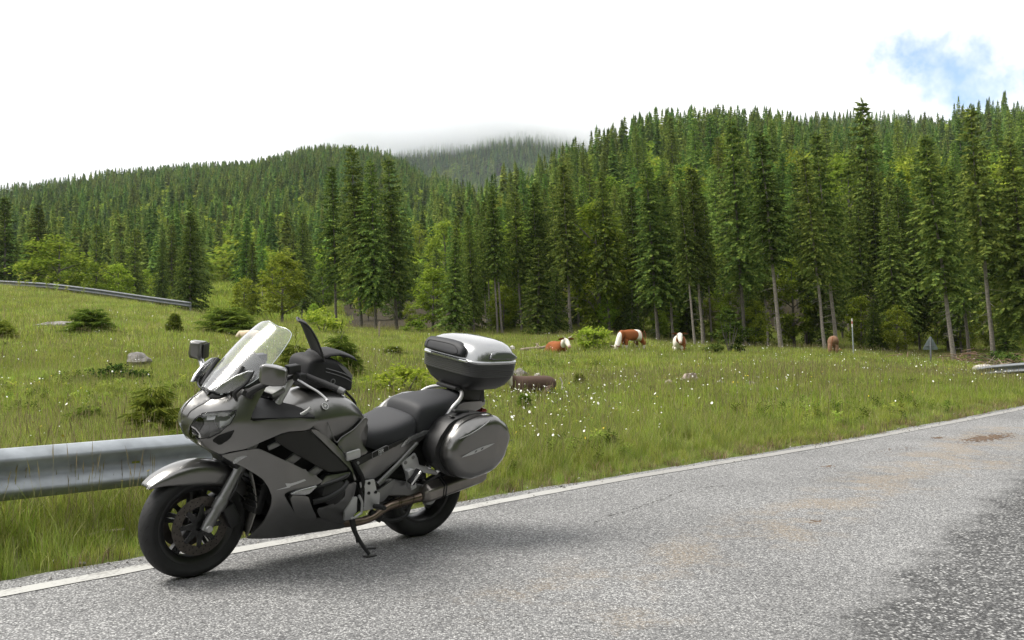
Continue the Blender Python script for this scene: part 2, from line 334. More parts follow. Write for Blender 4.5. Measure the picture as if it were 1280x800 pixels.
# ------------------------------------------------------------------ road
def asphalt_material():
    m, nt, b = nodes_of('worn_asphalt'); N = nt.nodes; L = nt.links
    tc = N.new('ShaderNodeTexCoord'); O = tc.outputs['Object']
    def noise(s, d=5, v=O, rough=.5):
        n = N.new('ShaderNodeTexNoise'); n.inputs['Scale'].default_value = s; n.inputs['Detail'].default_value = d; n.inputs['Roughness'].default_value = rough; L.new(v, n.inputs['Vector']); return n.outputs[0]
    def vor(s, feat='F1'):
        n = N.new('ShaderNodeTexVoronoi'); n.inputs['Scale'].default_value = s; n.feature = feat; L.new(O, n.inputs['Vector']); return n
    def ramp(v, stops):
        r = N.new('ShaderNodeValToRGB'); L.new(v, r.inputs[0]); e = r.color_ramp.elements
        while len(e) < len(stops): e.new(.5)
        for q, (p, c) in zip(e, stops): q.position = p; q.color = (*c, 1)
        return r.outputs[0]
    def mix(f, a, c, mode='MIX'):
        x = N.new('ShaderNodeMix'); x.data_type = 'RGBA'; x.blend_type = mode
        if isinstance(f, float): x.inputs[0].default_value = f
        else: L.new(f, x.inputs[0])
        for k, q in ((6, a), (7, c)):
            if isinstance(q, tuple): x.inputs[k].default_value = (*q, 1)
            else: L.new(q, x.inputs[k])
        return x.outputs[2]
    def mr(v, a, c, lo=0., hi=1.):
        x = N.new('ShaderNodeMapRange'); x.interpolation_type = 'SMOOTHSTEP'; L.new(v, x.inputs[0])
        for k, q in zip((1, 2, 3, 4), (a, c, lo, hi)): x.inputs[k].default_value = q
        return x.outputs[0]
    def ma(op, a, c):
        x = N.new('ShaderNodeMath'); x.operation = op
        for k, q in enumerate((a, c)):
            if isinstance(q, (int, float)): x.inputs[k].default_value = q
            else: L.new(q, x.inputs[k])
        return x.outputs[0]
    at_ = N.new('ShaderNodeAttribute'); at_.attribute_name = 'lane'; lane = at_.outputs['Fac']     # metres from the left edge
    v1 = vor(105); s1 = N.new('ShaderNodeSeparateColor'); L.new(v1.outputs['Color'], s1.inputs[0])
    stone = ramp(s1.outputs[0], [(.0, (.06, .06, .063)), (.3, (.20, .20, .203)), (.7, (.345, .345, .345)), (1, (.62, .62, .61))])
    v2 = vor(72); s2 = N.new('ShaderNodeSeparateColor'); L.new(v2.outputs['Color'], s2.inputs[0])
    dark_stone = ramp(s2.outputs[0], [(.0, (.04, .04, .042)), (.4, (.10, .10, .102)), (.74, (.21, .21, .21)), (1, (.56, .56, .55))])
    gap = mr(v1.outputs['Distance'], .25, .62)
    light = mix(ma('MULTIPLY', gap, .65), stone, (.10, .10, .10))
    dark = mix(ma('MULTIPLY', mr(v2.outputs['Distance'], .3, .65), .7), dark_stone, (.03, .03, .03))
    # the coarser, darker surface of the other lane with a ragged border
    border = ma('ADD', lane, ma('MULTIPLY', ma('SUBTRACT', noise(3.2, 6), .5), .9))
    dk = N.new('ShaderNodeAttribute'); dk.attribute_name = 'newer'
    f = mr(ma('ADD', dk.outputs['Fac'], ma('MULTIPLY', ma('SUBTRACT', noise(2.6, 7), .5), .75)), -.10, .22)
    c = mix(f, light, dark)
    big = mr(noise(.55, 5), .3, .7, .76, 1.0)
    xx = N.new('ShaderNodeVectorMath'); xx.operation = 'SCALE'; L.new(c, xx.inputs[0]); L.new(big, xx.inputs['Scale']); c = xx.outputs[0]
    # brown earth stains dropped along the lane
    st = N.new('ShaderNodeAttribute'); st.attribute_name = 'stain'
    sf = ma('MULTIPLY', mr(ma('MULTIPLY', st.outputs['Fac'], mr(noise(2.4, 9, O, .68), .36, .62)), .12, .75), mr(noise(45, 3), .38, .6, .15, 1.))
    c = mix(ma('MULTIPLY', sf, .6), c, (.26, .20, .13))
    L.new(c, b.inputs['Base Color']); b.inputs['Roughness'].default_value = .82; b.inputs['Specular IOR Level'].default_value = .35
    bp_ = N.new('ShaderNodeBump'); bp_.inputs['Strength'].default_value = .75; bp_.inputs['Distance'].default_value = .006
    h = ma('ADD', ma('MULTIPLY', v1.outputs['Distance'], -1.), ma('MULTIPLY', noise(30, 3), .3)); L.new(h, bp_.inputs['Height']); L.new(bp_.outputs[0], b.inputs['Normal'])
    return m
def left_normals():
    t = np.gradient(EDGE, axis=0); t /= np.linalg.norm(t, axis=1)[:, None]; return np.c_[t[:, 1], -t[:, 0]]     # towards the carriageway
EN = left_normals()
def segdist_(q, P):
    d = np.full(len(q), 1e9)
    for a, b in zip(P[:-1], P[1:]):
        v = b - a; t = np.clip(((q - a) @ v) / (v @ v), 0, 1); d = np.minimum(d, np.linalg.norm(q - a - t[:, None] * v, axis=1))
    return d
def road_z(P): return base_z(P[..., 0], P[..., 1])
def build_road():
    E2 = spline(EDGE, 700); t = np.gradient(E2, axis=0); t /= np.linalg.norm(t, axis=1)[:, None]; nn = np.c_[t[:, 1], -t[:, 0]]
    offs = np.r_[np.arange(0, 6.8, .2), 6.9]
    jit = (vnoise(E2[:, 0], E2[:, 1], .35) * .07 + vnoise(E2[:, 0], E2[:, 1], .12) * .03)
    P = E2[:, None] + nn[:, None] * offs[None, :, None]; P[:, 0] -= nn * (jit + .03)[:, None]
    z = road_z(P); V = np.c_[P.reshape(-1, 2), z.ravel()]; n, k = P.shape[:2]
    i, j = np.meshgrid(np.arange(n - 1), np.arange(k - 1), indexing='ij')
    F = np.stack([i * k + j, (i + 1) * k + j, (i + 1) * k + j + 1, i * k + j + 1], -1).reshape(-1, 4)[:, ::-1]
    me = mesh('road', V, F, asphalt_material())
    X, Y = V[:, 0], V[:, 1]
    lane = np.tile(offs, n)
    # newer surface on the far lane: right of a line across the carriageway
    a = np.array((1.15, 4.2)); bq = np.array((4.8, 9.6)); d = (bq - a) / np.linalg.norm(bq - a)
    newer = (X - a[0]) * d[1] - (Y - a[1]) * d[0]
    stain = np.zeros(len(V))
    for (sx, sy, lx, ly, w) in ((3.6, 9.0, 2.6, .35, .75), (2.0, 7.0, 1.8, .5, .6), (5.6, 11.6, 1.6, .5, .8), (1.0, 5.6, 1.2, .3, .55), (1.7, 6.6, 1.0, .45, .85), (2.2, 7.3, .8, .35, .8), (4.4, 9.8, 1.3, .4, 1.), (5.3, 11.4, 1.3, .35, 1.), (.9, 5.9, .7, .35, .7), (.55, 4.6, .45, .25, .8), (6.3, 12.4, 1., .5, 1.), (3.2, 8.2, .8, .35, .6)):
        u = (X - sx) * .707 + (Y - sy) * .707; v = -(X - sx) * .707 + (Y - sy) * .707
        stain = np.maximum(stain, w * np.exp(-((u / lx) ** 2 + (v / ly) ** 2)))
    path = np.array([(6.6, 13.4), (5.7, 12.3), (4.6, 10.8), (3.8, 9.7), (2.6, 8.0), (1.8, 6.9), (1.0, 6.0), (.4, 5.4), (-.1, 4.9)]); dp = segdist_(np.c_[X, Y], path)
    stain = np.maximum(stain * .8, np.exp(-(dp / .45) ** 2) * np.interp(Y, [4.5, 6, 8, 11, 13], [.45, .6, .75, .95, .9]))
    for nm, arr in (('lane', lane), ('newer', newer), ('stain', stain)):
        at_ = me.attributes.new(nm, 'FLOAT', 'POINT'); at_.data.foreach_set('value', arr.astype(np.float32))
    tag(obj('road', me), kind='structure')
    # white edge line, worn, 4 mm above the asphalt
    m, nt, b = nodes_of('worn_line_paint'); N = nt.nodes; L = nt.links; tc = N.new('ShaderNodeTexCoord')
    def nz(s, d):
        x = N.new('ShaderNodeTexNoise'); x.inputs['Scale'].default_value = s; x.inputs['Detail'].default_value = d; L.new(tc.outputs['Object'], x.inputs['Vector']); return x.outputs[0]
    ad = N.new('ShaderNodeMath'); L.new(nz(55, 5), ad.inputs[0]); L.new(nz(2.2, 4), ad.inputs[1])
    r = N.new('ShaderNodeValToRGB'); L.new(ad.outputs[0], r.inputs[0])
    r.color_ramp.elements[0].position = .82; r.color_ramp.elements[0].color = (.25, .245, .235, 1); r.color_ramp.elements[1].position = 1.12; r.color_ramp.elements[1].color = (.44, .44, .42, 1)
    fd = N.new('ShaderNodeAttribute'); fd.attribute_name = 'fade'; m3 = N.new('ShaderNodeMix'); m3.data_type = 'RGBA'; L.new(fd.outputs['Fac'], m3.inputs[0]); L.new(r.outputs[0], m3.inputs[6]); m3.inputs[7].default_value = (.25, .245, .235, 1)
    L.new(m3.outputs[2], b.inputs['Base Color']); b.inputs['Roughness'].default_value = .8
    lo = .185 - .11 * sstep(-1.2, 1.0, E2[:, 0]); w0 = lo + jit * .2; w1 = lo + .13 + vnoise(E2[:, 0] + 5, E2[:, 1], .1) * .02
    A = E2 + nn * w0[:, None]; B = E2 + nn * w1[:, None]; V = np.vstack([np.c_[A, road_z(A) + .004], np.c_[B, road_z(B) + .004]])
    i = np.arange(n - 1); F = np.stack([i, i + 1, n + i + 1, n + i], -1)[:, ::-1]
    me = mesh('edge_line', V, F, m); a_ = me.attributes.new('fade', 'FLOAT', 'POINT'); a_.data.foreach_set('value', (.8 * sstep(-.9, 1.5, V[:, 0]) + .15).astype(np.float32)); tag(obj('edge_line', me), kind='structure')
build_road()
# ------------------------------------------------------------------ vegetation materials
def leaf_material(name, stops, trans=.3, hue=.03):
    """stops: colours picked per leaf piece (random per island), shifted a little per tree"""
    m = bpy.data.materials.new(name); m.use_nodes = True; nt = m.node_tree; N = nt.nodes; L = nt.links; N.clear()
    out = N.new('ShaderNodeOutputMaterial'); g = N.new('ShaderNodeNewGeometry'); oi = N.new('ShaderNodeObjectInfo')
    r = N.new('ShaderNodeValToRGB'); L.new(g.outputs['Random Per Island'], r.inputs[0]); e = r.color_ramp.elements
    while len(e) < len(stops): e.new(.5)
    for q, (p, c) in zip(e, stops): q.position = p; q.color = (*c, 1)
    hs = N.new('ShaderNodeHueSaturation'); L.new(r.outputs[0], hs.inputs['Color'])
    mr = N.new('ShaderNodeMapRange'); L.new(oi.outputs['Random'], mr.inputs[0]); mr.inputs[3].default_value = .5 - hue; mr.inputs[4].default_value = .5 + hue; L.new(mr.outputs[0], hs.inputs['Hue'])
    m2 = N.new('ShaderNodeMath'); m2.operation = 'MULTIPLY_ADD'
    wn = N.new('ShaderNodeTexWhiteNoise'); wn.noise_dimensions = '1D'; L.new(oi.outputs['Random'], wn.inputs['W']); L.new(wn.outputs['Value'], m2.inputs[0]); m2.inputs[1].default_value = .75; m2.inputs[2].default_value = .65; L.new(m2.outputs[0], hs.inputs['Value'])
    d = N.new('ShaderNodeBsdfDiffuse'); L.new(hs.outputs[0], d.inputs[0]); t = N.new('ShaderNodeBsdfTranslucent'); L.new(hs.outputs[0], t.inputs[0])
    mx = N.new('ShaderNodeMixShader'); mx.inputs[0].default_value = trans; L.new(d.outputs[0], mx.inputs[1]); L.new(t.outputs[0], mx.inputs[2])
    L.new(mx.outputs[0], out.inputs[0]); return m
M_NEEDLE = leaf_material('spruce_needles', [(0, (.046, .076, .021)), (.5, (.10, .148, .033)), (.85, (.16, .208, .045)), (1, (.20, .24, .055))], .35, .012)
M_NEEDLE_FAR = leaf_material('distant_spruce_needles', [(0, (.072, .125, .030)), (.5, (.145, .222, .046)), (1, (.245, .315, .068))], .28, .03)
M_NEEDLE_NEW = leaf_material('young_spruce_needles', [(0, (.08, .12, .02)), (.5, (.15, .205, .034)), (1, (.25, .28, .05))], .4, .02)
M_LEAF = leaf_material('broad_leaves', [(0, (.11, .17, .018)), (.5, (.19, .27, .03)), (1, (.31, .37, .055))], .45, .02)
M_LEAF_DARK = leaf_material('bush_leaves', [(0, (.03, .06, .015)), (.5, (.06, .10, .02)), (1, (.10, .14, .03))], .3, .025)
M_BARK = mat('grey_bark', (.13, .115, .10), .9, bump=(.8, 30, .02), var=(.45, 9))
M_BARK_PALE = mat('pale_bark', (.22, .195, .17), .9, bump=(.8, 30, .02), var=(.35, 9))
M_DEADWOOD = mat('dry_wood', (.26, .21, .16), .9, var=(.4, 12))

def quads_mesh(name, Q, m, extra=None):
    """Q: (n,4,3) kites"""
    Q = np.asarray(Q); n = len(Q); return mesh(name, Q.reshape(-1, 3), np.arange(n * 4).reshape(n, 4), m, smooth=False)
def kite(p, d, l, w, up):
    """leaf shaped quad from p along d"""
    s = np.cross(d, up); s /= np.linalg.norm(s) + 1e-9
    return [p, p + d * l * .45 + s * w * .5, p + d * l, p + d * l * .45 - s * w * .5]
def spruce_crown(seed, H, base, rad, step=.36, per=7, seg=.13, thin=1.0, droop=.42, mate=None, sz=1.0, shape=.85, gap=.12):
    g = np.random.default_rng(seed); Q = []
    z = base
    lop = g.uniform(0, 6.28); lopa = g.uniform(.05, .25)
    while z < H - .12:
        f = (H - z) / (H - base); L0 = rad * (f ** shape) * (1 if f < .85 else 1 - (f - .85) * 2.2) + .12 * sz
        k = max(4, int(per * (.6 + .4 * f) + g.uniform(-1, 1)))
        ph = g.uniform(0, 6.28)
        for i in range(k):
            if g.random() < gap: continue
            a = ph + 6.283 * i / k + g.uniform(-.25, .25)
            L_ = L0 * g.uniform(.6, 1.15) * (1 + lopa * math.cos(a - lop))
            rise = .30 * (1 - f) + .02; dr = droop * (.35 + f)
            ca, sa = math.cos(a), math.sin(a); n = max(2, int(L_ / seg))
            zz = z + g.uniform(-.15, .15) * sz
            for q in range(n + 1):
                t = (q + .6) / (n + .6); r = L_ * t; h = zz + L_ * (rise * t - dr * t * t + .16 * dr * t ** 3)
                p = np.array([ca * r, sa * r, h])
                for sd in (-1, 1):
                    if g.random() > thin: continue
                    an = a + sd * g.uniform(.55, 1.05); l = (.13 + .34 * L_ * (1 - t) * .55 + .10) * g.uniform(.7, 1.25) * (.55 + .45 * sz)
                    d = np.array([math.cos(an), math.sin(an), g.uniform(-.75, -.12)]); d /= np.linalg.norm(d)
                    Q.append(kite(p, d, l, (.11 + .06 * g.random()) * (1 if sz >= .9 else .13) * (1 + .15 * L_), g.normal(size=3)))
                if g.random() < .75:      # hanging twig
                    d = np.array([g.uniform(-.45, .45) + .3 * ca, g.uniform(-.45, .45) + .3 * sa, -1.]); d /= np.linalg.norm(d)
                    Q.append(kite(p, d, (.16 + .22 * L_ * (1 - .5 * t) * .6) * g.uniform(.7, 1.3) * (.5 + .5 * sz), .13 * (1 if sz >= .9 else .13) * (1 + .15 * L_), g.normal(size=3)))
            d = np.array([ca, sa, rise - 1.1 * dr]); d /= np.linalg.norm(d)
            Q.append(kite(p, d, .30 * sz, .12 * sz * (1 if sz >= .9 else .4), g.normal(size=3)))
        z += step * g.uniform(.75, 1.25) * (.5 + .6 * f)
    for i in range(7):
        a = g.uniform(0, 6.28); d = np.array([math.cos(a) * .35, math.sin(a) * .35, 1.]); d /= np.linalg.norm(d)
        Q.append(kite(np.array([0, 0, H - .35 * sz + .04 * i]), d, .3 * sz, .07 * sz, np.array([ca, sa, .1])))
    return quads_mesh('crown', Q, mate or M_NEEDLE)
def spruce_trunk(seed, H, r0, base, m, stubs=26):
    g = np.random.default_rng(seed + 99)
    P = [(g.uniform(-.04, .04) * (i > 0), g.uniform(-.04, .04) * (i > 0), H * .97 * i / 7 - .25 * (i == 0)) for i in range(8)]
    V, F = tube(P, [r0 * (1.25 if i == 0 else (1 - i / 7.6) ** .8) for i in range(8)], 7, False); V = list(map(tuple, V)); F = list(F)
    for k in range(stubs):      # dead lower branches
        z = g.uniform(.12, 1.0) * base; a = g.uniform(0, 6.28); l = g.uniform(.25, .95); d = np.array([math.cos(a), math.sin(a), g.uniform(-.35, .1)])
        p0 = np.array([0, 0, z]); v, f = tube([p0, p0 + d * l * .5, p0 + d * l + np.array([0, 0, -.08 * l])], [.018, .011, .004], 3, False)
        b = len(V); V += list(map(tuple, v)); F += [tuple(i + b for i in q) for q in f]
    return mesh('trunk', V, F, m)
def broad_crown(seed, H, base, rad, clumps, per, leaf, mate=None, squash=1.0):
    g = np.random.default_rng(seed); Q = []
    c = np.array([0, 0, (H + base) / 2]); hz = (H - base) / 2
    for k in range(clumps):
        u = g.normal(size=3); u /= np.linalg.norm(u); rr = g.uniform(.45, .98) ** .6
        wid = 1.0 - .35 * max(0, u[2])
        p0 = c + u * rr * np.array([rad * wid, rad * wid, hz]) * np.array([1, 1, squash])
        cr = rad * g.uniform(.16, .34)
        n = int(per * g.uniform(.6, 1.3))
        v = g.normal(size=(n, 3)); v /= np.linalg.norm(v, axis=1)[:, None]; v[:, 2] = v[:, 2] * .55
        P = p0 + v * cr * g.random((n, 1)) ** .5
        for p in P:
            d = np.array([*(p - p0)[:2] + g.normal(size=2) * .15 * cr, g.uniform(-.5, .25) * cr]); d /= np.linalg.norm(d) + 1e-9
            Q.append(kite(p, d, leaf * g.uniform(.7, 1.4), leaf * g.uniform(.45, .75), np.array([g.uniform(-.7, .7), g.uniform(-.7, .7), 1.])))
    return quads_mesh('crown', Q, mate or M_LEAF)
def broad_trunk(seed, H, r0, base, rad, m):
    g = np.random.default_rng(seed + 5); V, F = tube([(0, 0, -.2), (.03, 0, H * .3), (-.05, .05, H * .6), (0, 0, H * .9)], [r0 * 1.2, r0 * .85, r0 * .5, .02], 7, False); V = list(map(tuple, V)); F = list(F)
    for k in range(9):
        z = base + (H - base) * g.uniform(-.05, .6); a = 6.28 * k / 9 + g.uniform(-.3, .3); l = rad * g.uniform(.6, .95); d = np.array([math.cos(a), math.sin(a), g.uniform(.3, .8)])
        p0 = np.array([0, 0, z]); v, f = tube([p0, p0 + d * l * .5 + [0, 0, .1], p0 + d * l], [r0 * .4, r0 * .25, .01], 4, False); b = len(V); V += list(map(tuple, v)); F += [tuple(i + b for i in q) for q in f]
    return mesh('trunk', V, F, m)
# prototypes: (crown mesh, trunk mesh, height)
SPRUCE = []      # tall forest spruces, bare below
for i, (H, bs, rd) in enumerate([(15, 4.6, 1.75), (15, 5.6, 1.5), (15, 3.6, 2.0), (15, 6.4, 1.45), (15, 2.6, 1.9), (15, 5.0, 1.6)]):
    SPRUCE.append((spruce_crown(11 + i, H, bs, rd * 1.12, .36, 9, .17, .95, .45, gap=.09), spruce_trunk(i, H, .125, bs + 1, M_BARK_PALE if i % 2 else M_BARK), H))
SPRUCE_LIT = []  # same spruces, sunlight on the slope put into a lighter needle colour
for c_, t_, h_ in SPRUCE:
    c2 = c_.copy(); c2.name = 'crown'; c2.materials.clear(); c2.materials.append(M_NEEDLE_FAR); SPRUCE_LIT.append((c2, t_, h_))
SPRUCE_LOW = []  # branches right to the ground
for i, (H, rd) in enumerate([(10, 2.1), (10, 1.75), (10, 2.4)]):
    SPRUCE_LOW.append((spruce_crown(41 + i, H, .5, rd, .33, 8, .16, .95, .40, gap=.06), spruce_trunk(31 + i, H, .15, .6, M_BARK, 6), H))
BROAD = []
for i, (H, bs, rd) in enumerate([(7, .7, 2.9), (8, 1.2, 2.4), (7, .4, 2.2)]):
    BROAD.append((broad_crown(61 + i, H, bs, rd, 75, 56, .29), broad_trunk(i, H, .14, bs + .5, rd, M_BARK), H))
def far_spruce(seed, H, rad):
    g = np.random.default_rng(seed); Q = []
    z = H * .08
    while z < H * .985:
        f = 1 - z / H; L0 = rad * f ** .85 + .06; k = 7; ph = g.uniform(0, 6.28)
        for i in range(k):
            a = ph + 6.283 * i / k + g.uniform(-.3, .3); l = L0 * g.uniform(.7, 1.15); d = np.array([math.cos(a), math.sin(a), g.uniform(-.75, -.35)]); d /= np.linalg.norm(d)
            p = np.array([0, 0, z + l * .35]); Q.append(kite(p, d, l * 1.15, l * .7 + .2, np.array([g.uniform(-.7, .7), g.uniform(-.7, .7), 1.])))
            for q in range(2): Q.append(kite(p + d * l * g.uniform(.2, .7), np.array([math.cos(a) * .5 + g.normal() * .3, math.sin(a) * .5 + g.normal() * .3, -.8]), .5 * l + .25, .3 * l + .12, g.normal(size=3)))
        z += H * (.03 + .036 * f) * g.uniform(.8, 1.2)
    for i in range(3):
        a = 2.1 * i; Q.append(kite(np.array([0, 0, H * .88]), np.array([math.cos(a) * .1, math.sin(a) * .1, .99]), H * .14, .34, np.array([math.cos(a), math.sin(a), 0])))
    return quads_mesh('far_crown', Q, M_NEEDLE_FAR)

def place_tree(name, proto, x, y, h, label, cat='tree', group=None, wide=1.0, lean=(0, 0), dz=0.0):
    s = h / proto[2]; root = empty(name, (x, y, gz(x, y) + dz), (lean[1], lean[0], random.uniform(0, 6.28)))
    root.rotation_mode = 'XYZ'
    # lean after spin: use a matrix
    M = Matrix.Rotation(lean[0], 4, 'Y') @ Matrix.Rotation(lean[1], 4, 'X') @ Matrix.Rotation(random.uniform(0, 6.28), 4, 'Z')
    root.rotation_euler = M.to_euler(); root.scale = (s * wide, s * wide, s)
    tag(root, label, cat, group)
    obj('crown', proto[0], root)
    if proto[1]: obj('trunk', proto[1], root)
    return root
def top_h(px, Y, ytop):
    """height of a tree on this bearing whose tip shows at picture row ytop"""
    x, y, z = at(px, Y); return CAM_H + (404.8 - ytop) / 1280 * Y - z
def tree_px(name, proto, px, Y, ytop, label, wide=1.0, lean=0.0, group=None, dz=0.0):
    x, y, z = at(px, Y); return place_tree(name, proto, x, y, top_h(px, Y, ytop) - dz, label, 'tree', group, wide, (lean, random.uniform(-.015, .015)), dz)
S, SL, B = SPRUCE, SPRUCE_LOW, BROAD
# --- trees one can point to, each with its own label: (kind, proto, base column, distance, row of the tip, width, lean, label)
L_ = -.0
named = [
 # left of the picture, behind the far guardrail
 ('s', SL[1], 6, 84, 246, 1.0, 0, 'dark spruce at the far left end of the tree line behind the distant guardrail'),
 ('s', SL[0], 47, 86, 256, .95, 0, 'dark spruce standing just left of the big rounded broadleaf tree'),
 ('b', B[0], 74, 76, 294, 1.3, 0, 'big rounded bright green broadleaf tree behind the distant guardrail'),
 ('s', SL[1], 120, 84, 280, .85, 0, 'slim spruce rising just right of the big rounded broadleaf tree'),
 ('b', B[2], 148, 76, 326, .95, 0, 'low broadleaf bush tree between two spruces behind the distant guardrail'),
 ('s', SL[2], 168, 84, 283, .75, 0, 'loose spruce behind the low broadleaf tree by the distant guardrail'),
 ('s', S[4], 203, 86, 296, .9, 0, 'greyish slender spruce close behind the full spruce at the guardrail end'),
 ('s', SL[0], 237, 66, 266, 1.0, 0, 'full conical spruce with branches to the ground at the end of the distant guardrail'),
 ('s', SL[1], 315, 78, 302, .85, 0, 'dark spruce just right of the bright clearing'),
 ('b', B[1], 353, 64, 314, 1.1, 0, 'yellow-green layered broadleaf tree right of the clearing'),
 ('b', B[2], 305, 72, 345, 1.0, 0, 'small pale green tree at the right side of the bright clearing'),
 ('s', S[4], 378, 80, 266, 1.05, 0, 'tall spruce between the yellow-green tree and the tall dark spruce clump'),
 ('b', B[2], 392, 62, 378, .8, 0, 'low leafy bush tree at the foot of the tall dark spruce clump'),
 # the tall clump in the middle
 ('s', S[0], 421, 58, 208, 1.0, -.03, 'left spruce of the tall dark clump, its trunk bare at the foot'),
 ('s', S[2], 452, 56, 182, 1.12, -.06, 'highest and broadest spruce of the tall dark clump'),
 ('s', S[4], 470, 55, 199, 1.0, -.03, 'spruce with a thick bare trunk in the middle of the tall dark clump'),
 ('s', S[2], 496, 57, 196, 1.05, -.05, 'right spruce of the tall dark clump, leaning a little to the left'),
 ('b', B[1], 541, 52, 334, 1.1, 0, 'light green broadleaf tree right of the tall dark clump'),
 ('b', B[0], 512, 66, 376, .55, 0, 'small light green tree showing under the right spruce of the clump'),
 # forest edge from the middle to the right
 ('s', S[1], 590, 56, 262, .8, -.05, 'slim spruce with a long bare trunk behind the topcase'),
 ('s', S[3], 614, 58, 250, .85, -.05, 'thin bare-trunked spruce left of the palest trunk behind the topcase'),
 ('s', S[3], 628, 54, 232, .9, -.07, 'spruce with the palest straight bare trunk behind the topcase'),
 ('s', S[1], 652, 55, 236, .95, -.05, 'spruce with a dark double-looking trunk right of the pale trunk'),
 ('s', S[0], 679, 56, 228, 1.0, -.05, 'dense spruce standing over the lying brown and white cow'),
 ('s', S[5], 714, 52, 205, 1.05, -.05, 'tall dark spruce left of the round bush on the meadow crest'),
 ('s', S[0], 762, 52, 214, 1.0, -.05, 'dark spruce directly behind the round bush on the crest'),
 ('s', S[2], 823, 50, 200, 1.15, -.07, 'broad dark spruce between the grazing cow and the facing cow'),
 ('s', S[5], 842, 51, 226, .9, -.06, 'spruce with a dark trunk just left of the cow facing the road'),
 ('s', S[3], 869, 47, 232, .9, -.09, 'pale slanting spruce trunk just right of the cow facing the road'),
 ('s', S[1], 879, 48, 205, .95, -.07, 'second pale slanting spruce trunk right of the cow facing the road'),
 ('s', S[0], 931, 50, 150, 1.05, -.06, 'very tall spruce behind the little open-branched tree at the forest edge'),
 ('s', S[3], 977, 46, 165, 1.15, -.10, 'tall leaning spruce with a bare grey trunk midway along the right forest edge'),
 ('s', S[1], 1032, 45, 190, 1.0, -.11, 'leaning spruce whose trunk stands just left of the brown cow seen from behind'),
 ('s', S[5], 1046, 47, 165, 1.05, -.09, 'spruce with a mossy trunk right above the brown cow seen from behind'),
 ('s', S[2], 1100, 60, 122, .95, -.07, 'highest spruce against the sky with a whitish bare upper trunk'),
 ('s', S[4], 1122, 52, 240, 1.0, -.07, 'dark spruce between the marker pole and the triangular sign'),
 ('s', S[5], 1194, 42, 168, 1.2, -.13, 'strongly leaning spruce with a long grey trunk right of the triangular sign'),
 ('s', S[0], 1212, 48, 210, 1.0, -.10, 'spruce right behind the strongly leaning grey trunk'),
 ('s', S[3], 1243, 44, 132, 1.05, -.10, 'bare pale trunk above the brush pile by the right guardrail'),
 ('s', S[4], 1290, 44, 170, 1.2, -.10, 'dense dark spruce cut by the right edge of the picture'),
]
for k, pr, px, Y, yt, wd, ln, lab in named:
    tree_px('spruce_tree' if k == 's' else 'broadleaf_tree', pr, px, Y, yt, lab, wd * 1.05 if k == 's' else wd, ln)
# --- forest trees in the first rows: individuals that nothing tells apart
def rows():
    g = np.random.default_rng(21); out = []
    # edge infill, right wood
    px = 575
    while px < 1330:
        out.append((px + g.uniform(-5, 5), g.uniform(53, 62), 'e')); px += 16
    px = 600
    while px < 1340: out.append((px + g.uniform(-7, 7), g.uniform(64, 80), 'e')); px += 13
    px = 560
    while px < 1360: out.append((px + g.uniform(-8, 8), g.uniform(84, 112), 'm')); px += 12
    px = 530
    while px < 1380: out.append((px + g.uniform(-8, 8), g.uniform(118, 150), 'm')); px += 15
    # left valley
    px = -40
    while px < 560:
        if not (248 < px < 300): out.append((px + g.uniform(-6, 6), g.uniform(92, 130), 'l'))
        px += 12
    return out
g_ = np.random.default_rng(5)
n_s = 0
for px, Y, k in rows():
    if g_.random() < ((.42 if px > 880 else .26) if k != 'e' else .09):
        pr = B[g_.integers(3)]; x, y, z = at(px, Y); h = g_.uniform(4.5, 7.5) * (.8 if k == 'l' else 1.5 if k == 'm' else 1.0)
        place_tree('broadleaf_tree', pr, x, y, h, 'bright green broadleaf tree squeezed among the crowded forest spruces', 'tree', 'broadleaf trees among the forest spruces', .8, (-.04, 0))
    else:
        pr = ((S if k == 'e' and Y < 66 else SPRUCE_LIT) if k != 'l' else SPRUCE_LIT[:3] + SL)[g_.integers(6)]; x, y, z = at(px, Y)
        h = (8.2 + (Y - 53) * .055) * g_.uniform(.82, 1.12) if k in 'em' else g_.uniform(5.8, 9)
        if k != 'l': h *= .80 + .25 * min(1, max(0, (px - 560) / 350))
        place_tree('spruce_tree', pr, x, y, h, 'slender spruce crowded among its like in the dense forest beyond the meadow', 'tree', 'spruces crowded in the forest', g_.uniform(.85, 1.1), (-.055 if k != 'l' else -.01, g_.uniform(-.02, .02))); n_s += 1
# undergrowth of young spruces and leafy saplings inside the forest edge
for i in range(46):
    px = g_.uniform(560, 1300); Y = g_.uniform(50, 60); x, y, z = at(px, Y)
    if g_.random() < .45:
        place_tree('broadleaf_sapling', B[g_.integers(3)], x, y, g_.uniform(1.4, 3.2), 'leafy sapling growing in the shade under the forest edge', 'sapling', 'leafy saplings under the forest edge', g_.uniform(.7, 1.0))
    else:
        place_tree('young_spruce', SL[g_.integers(3)], x, y, g_.uniform(2.2, 5.0), 'young spruce filling the shade between the forest trunks', 'sapling', 'young spruces between the forest trunks', g_.uniform(.9, 1.2))

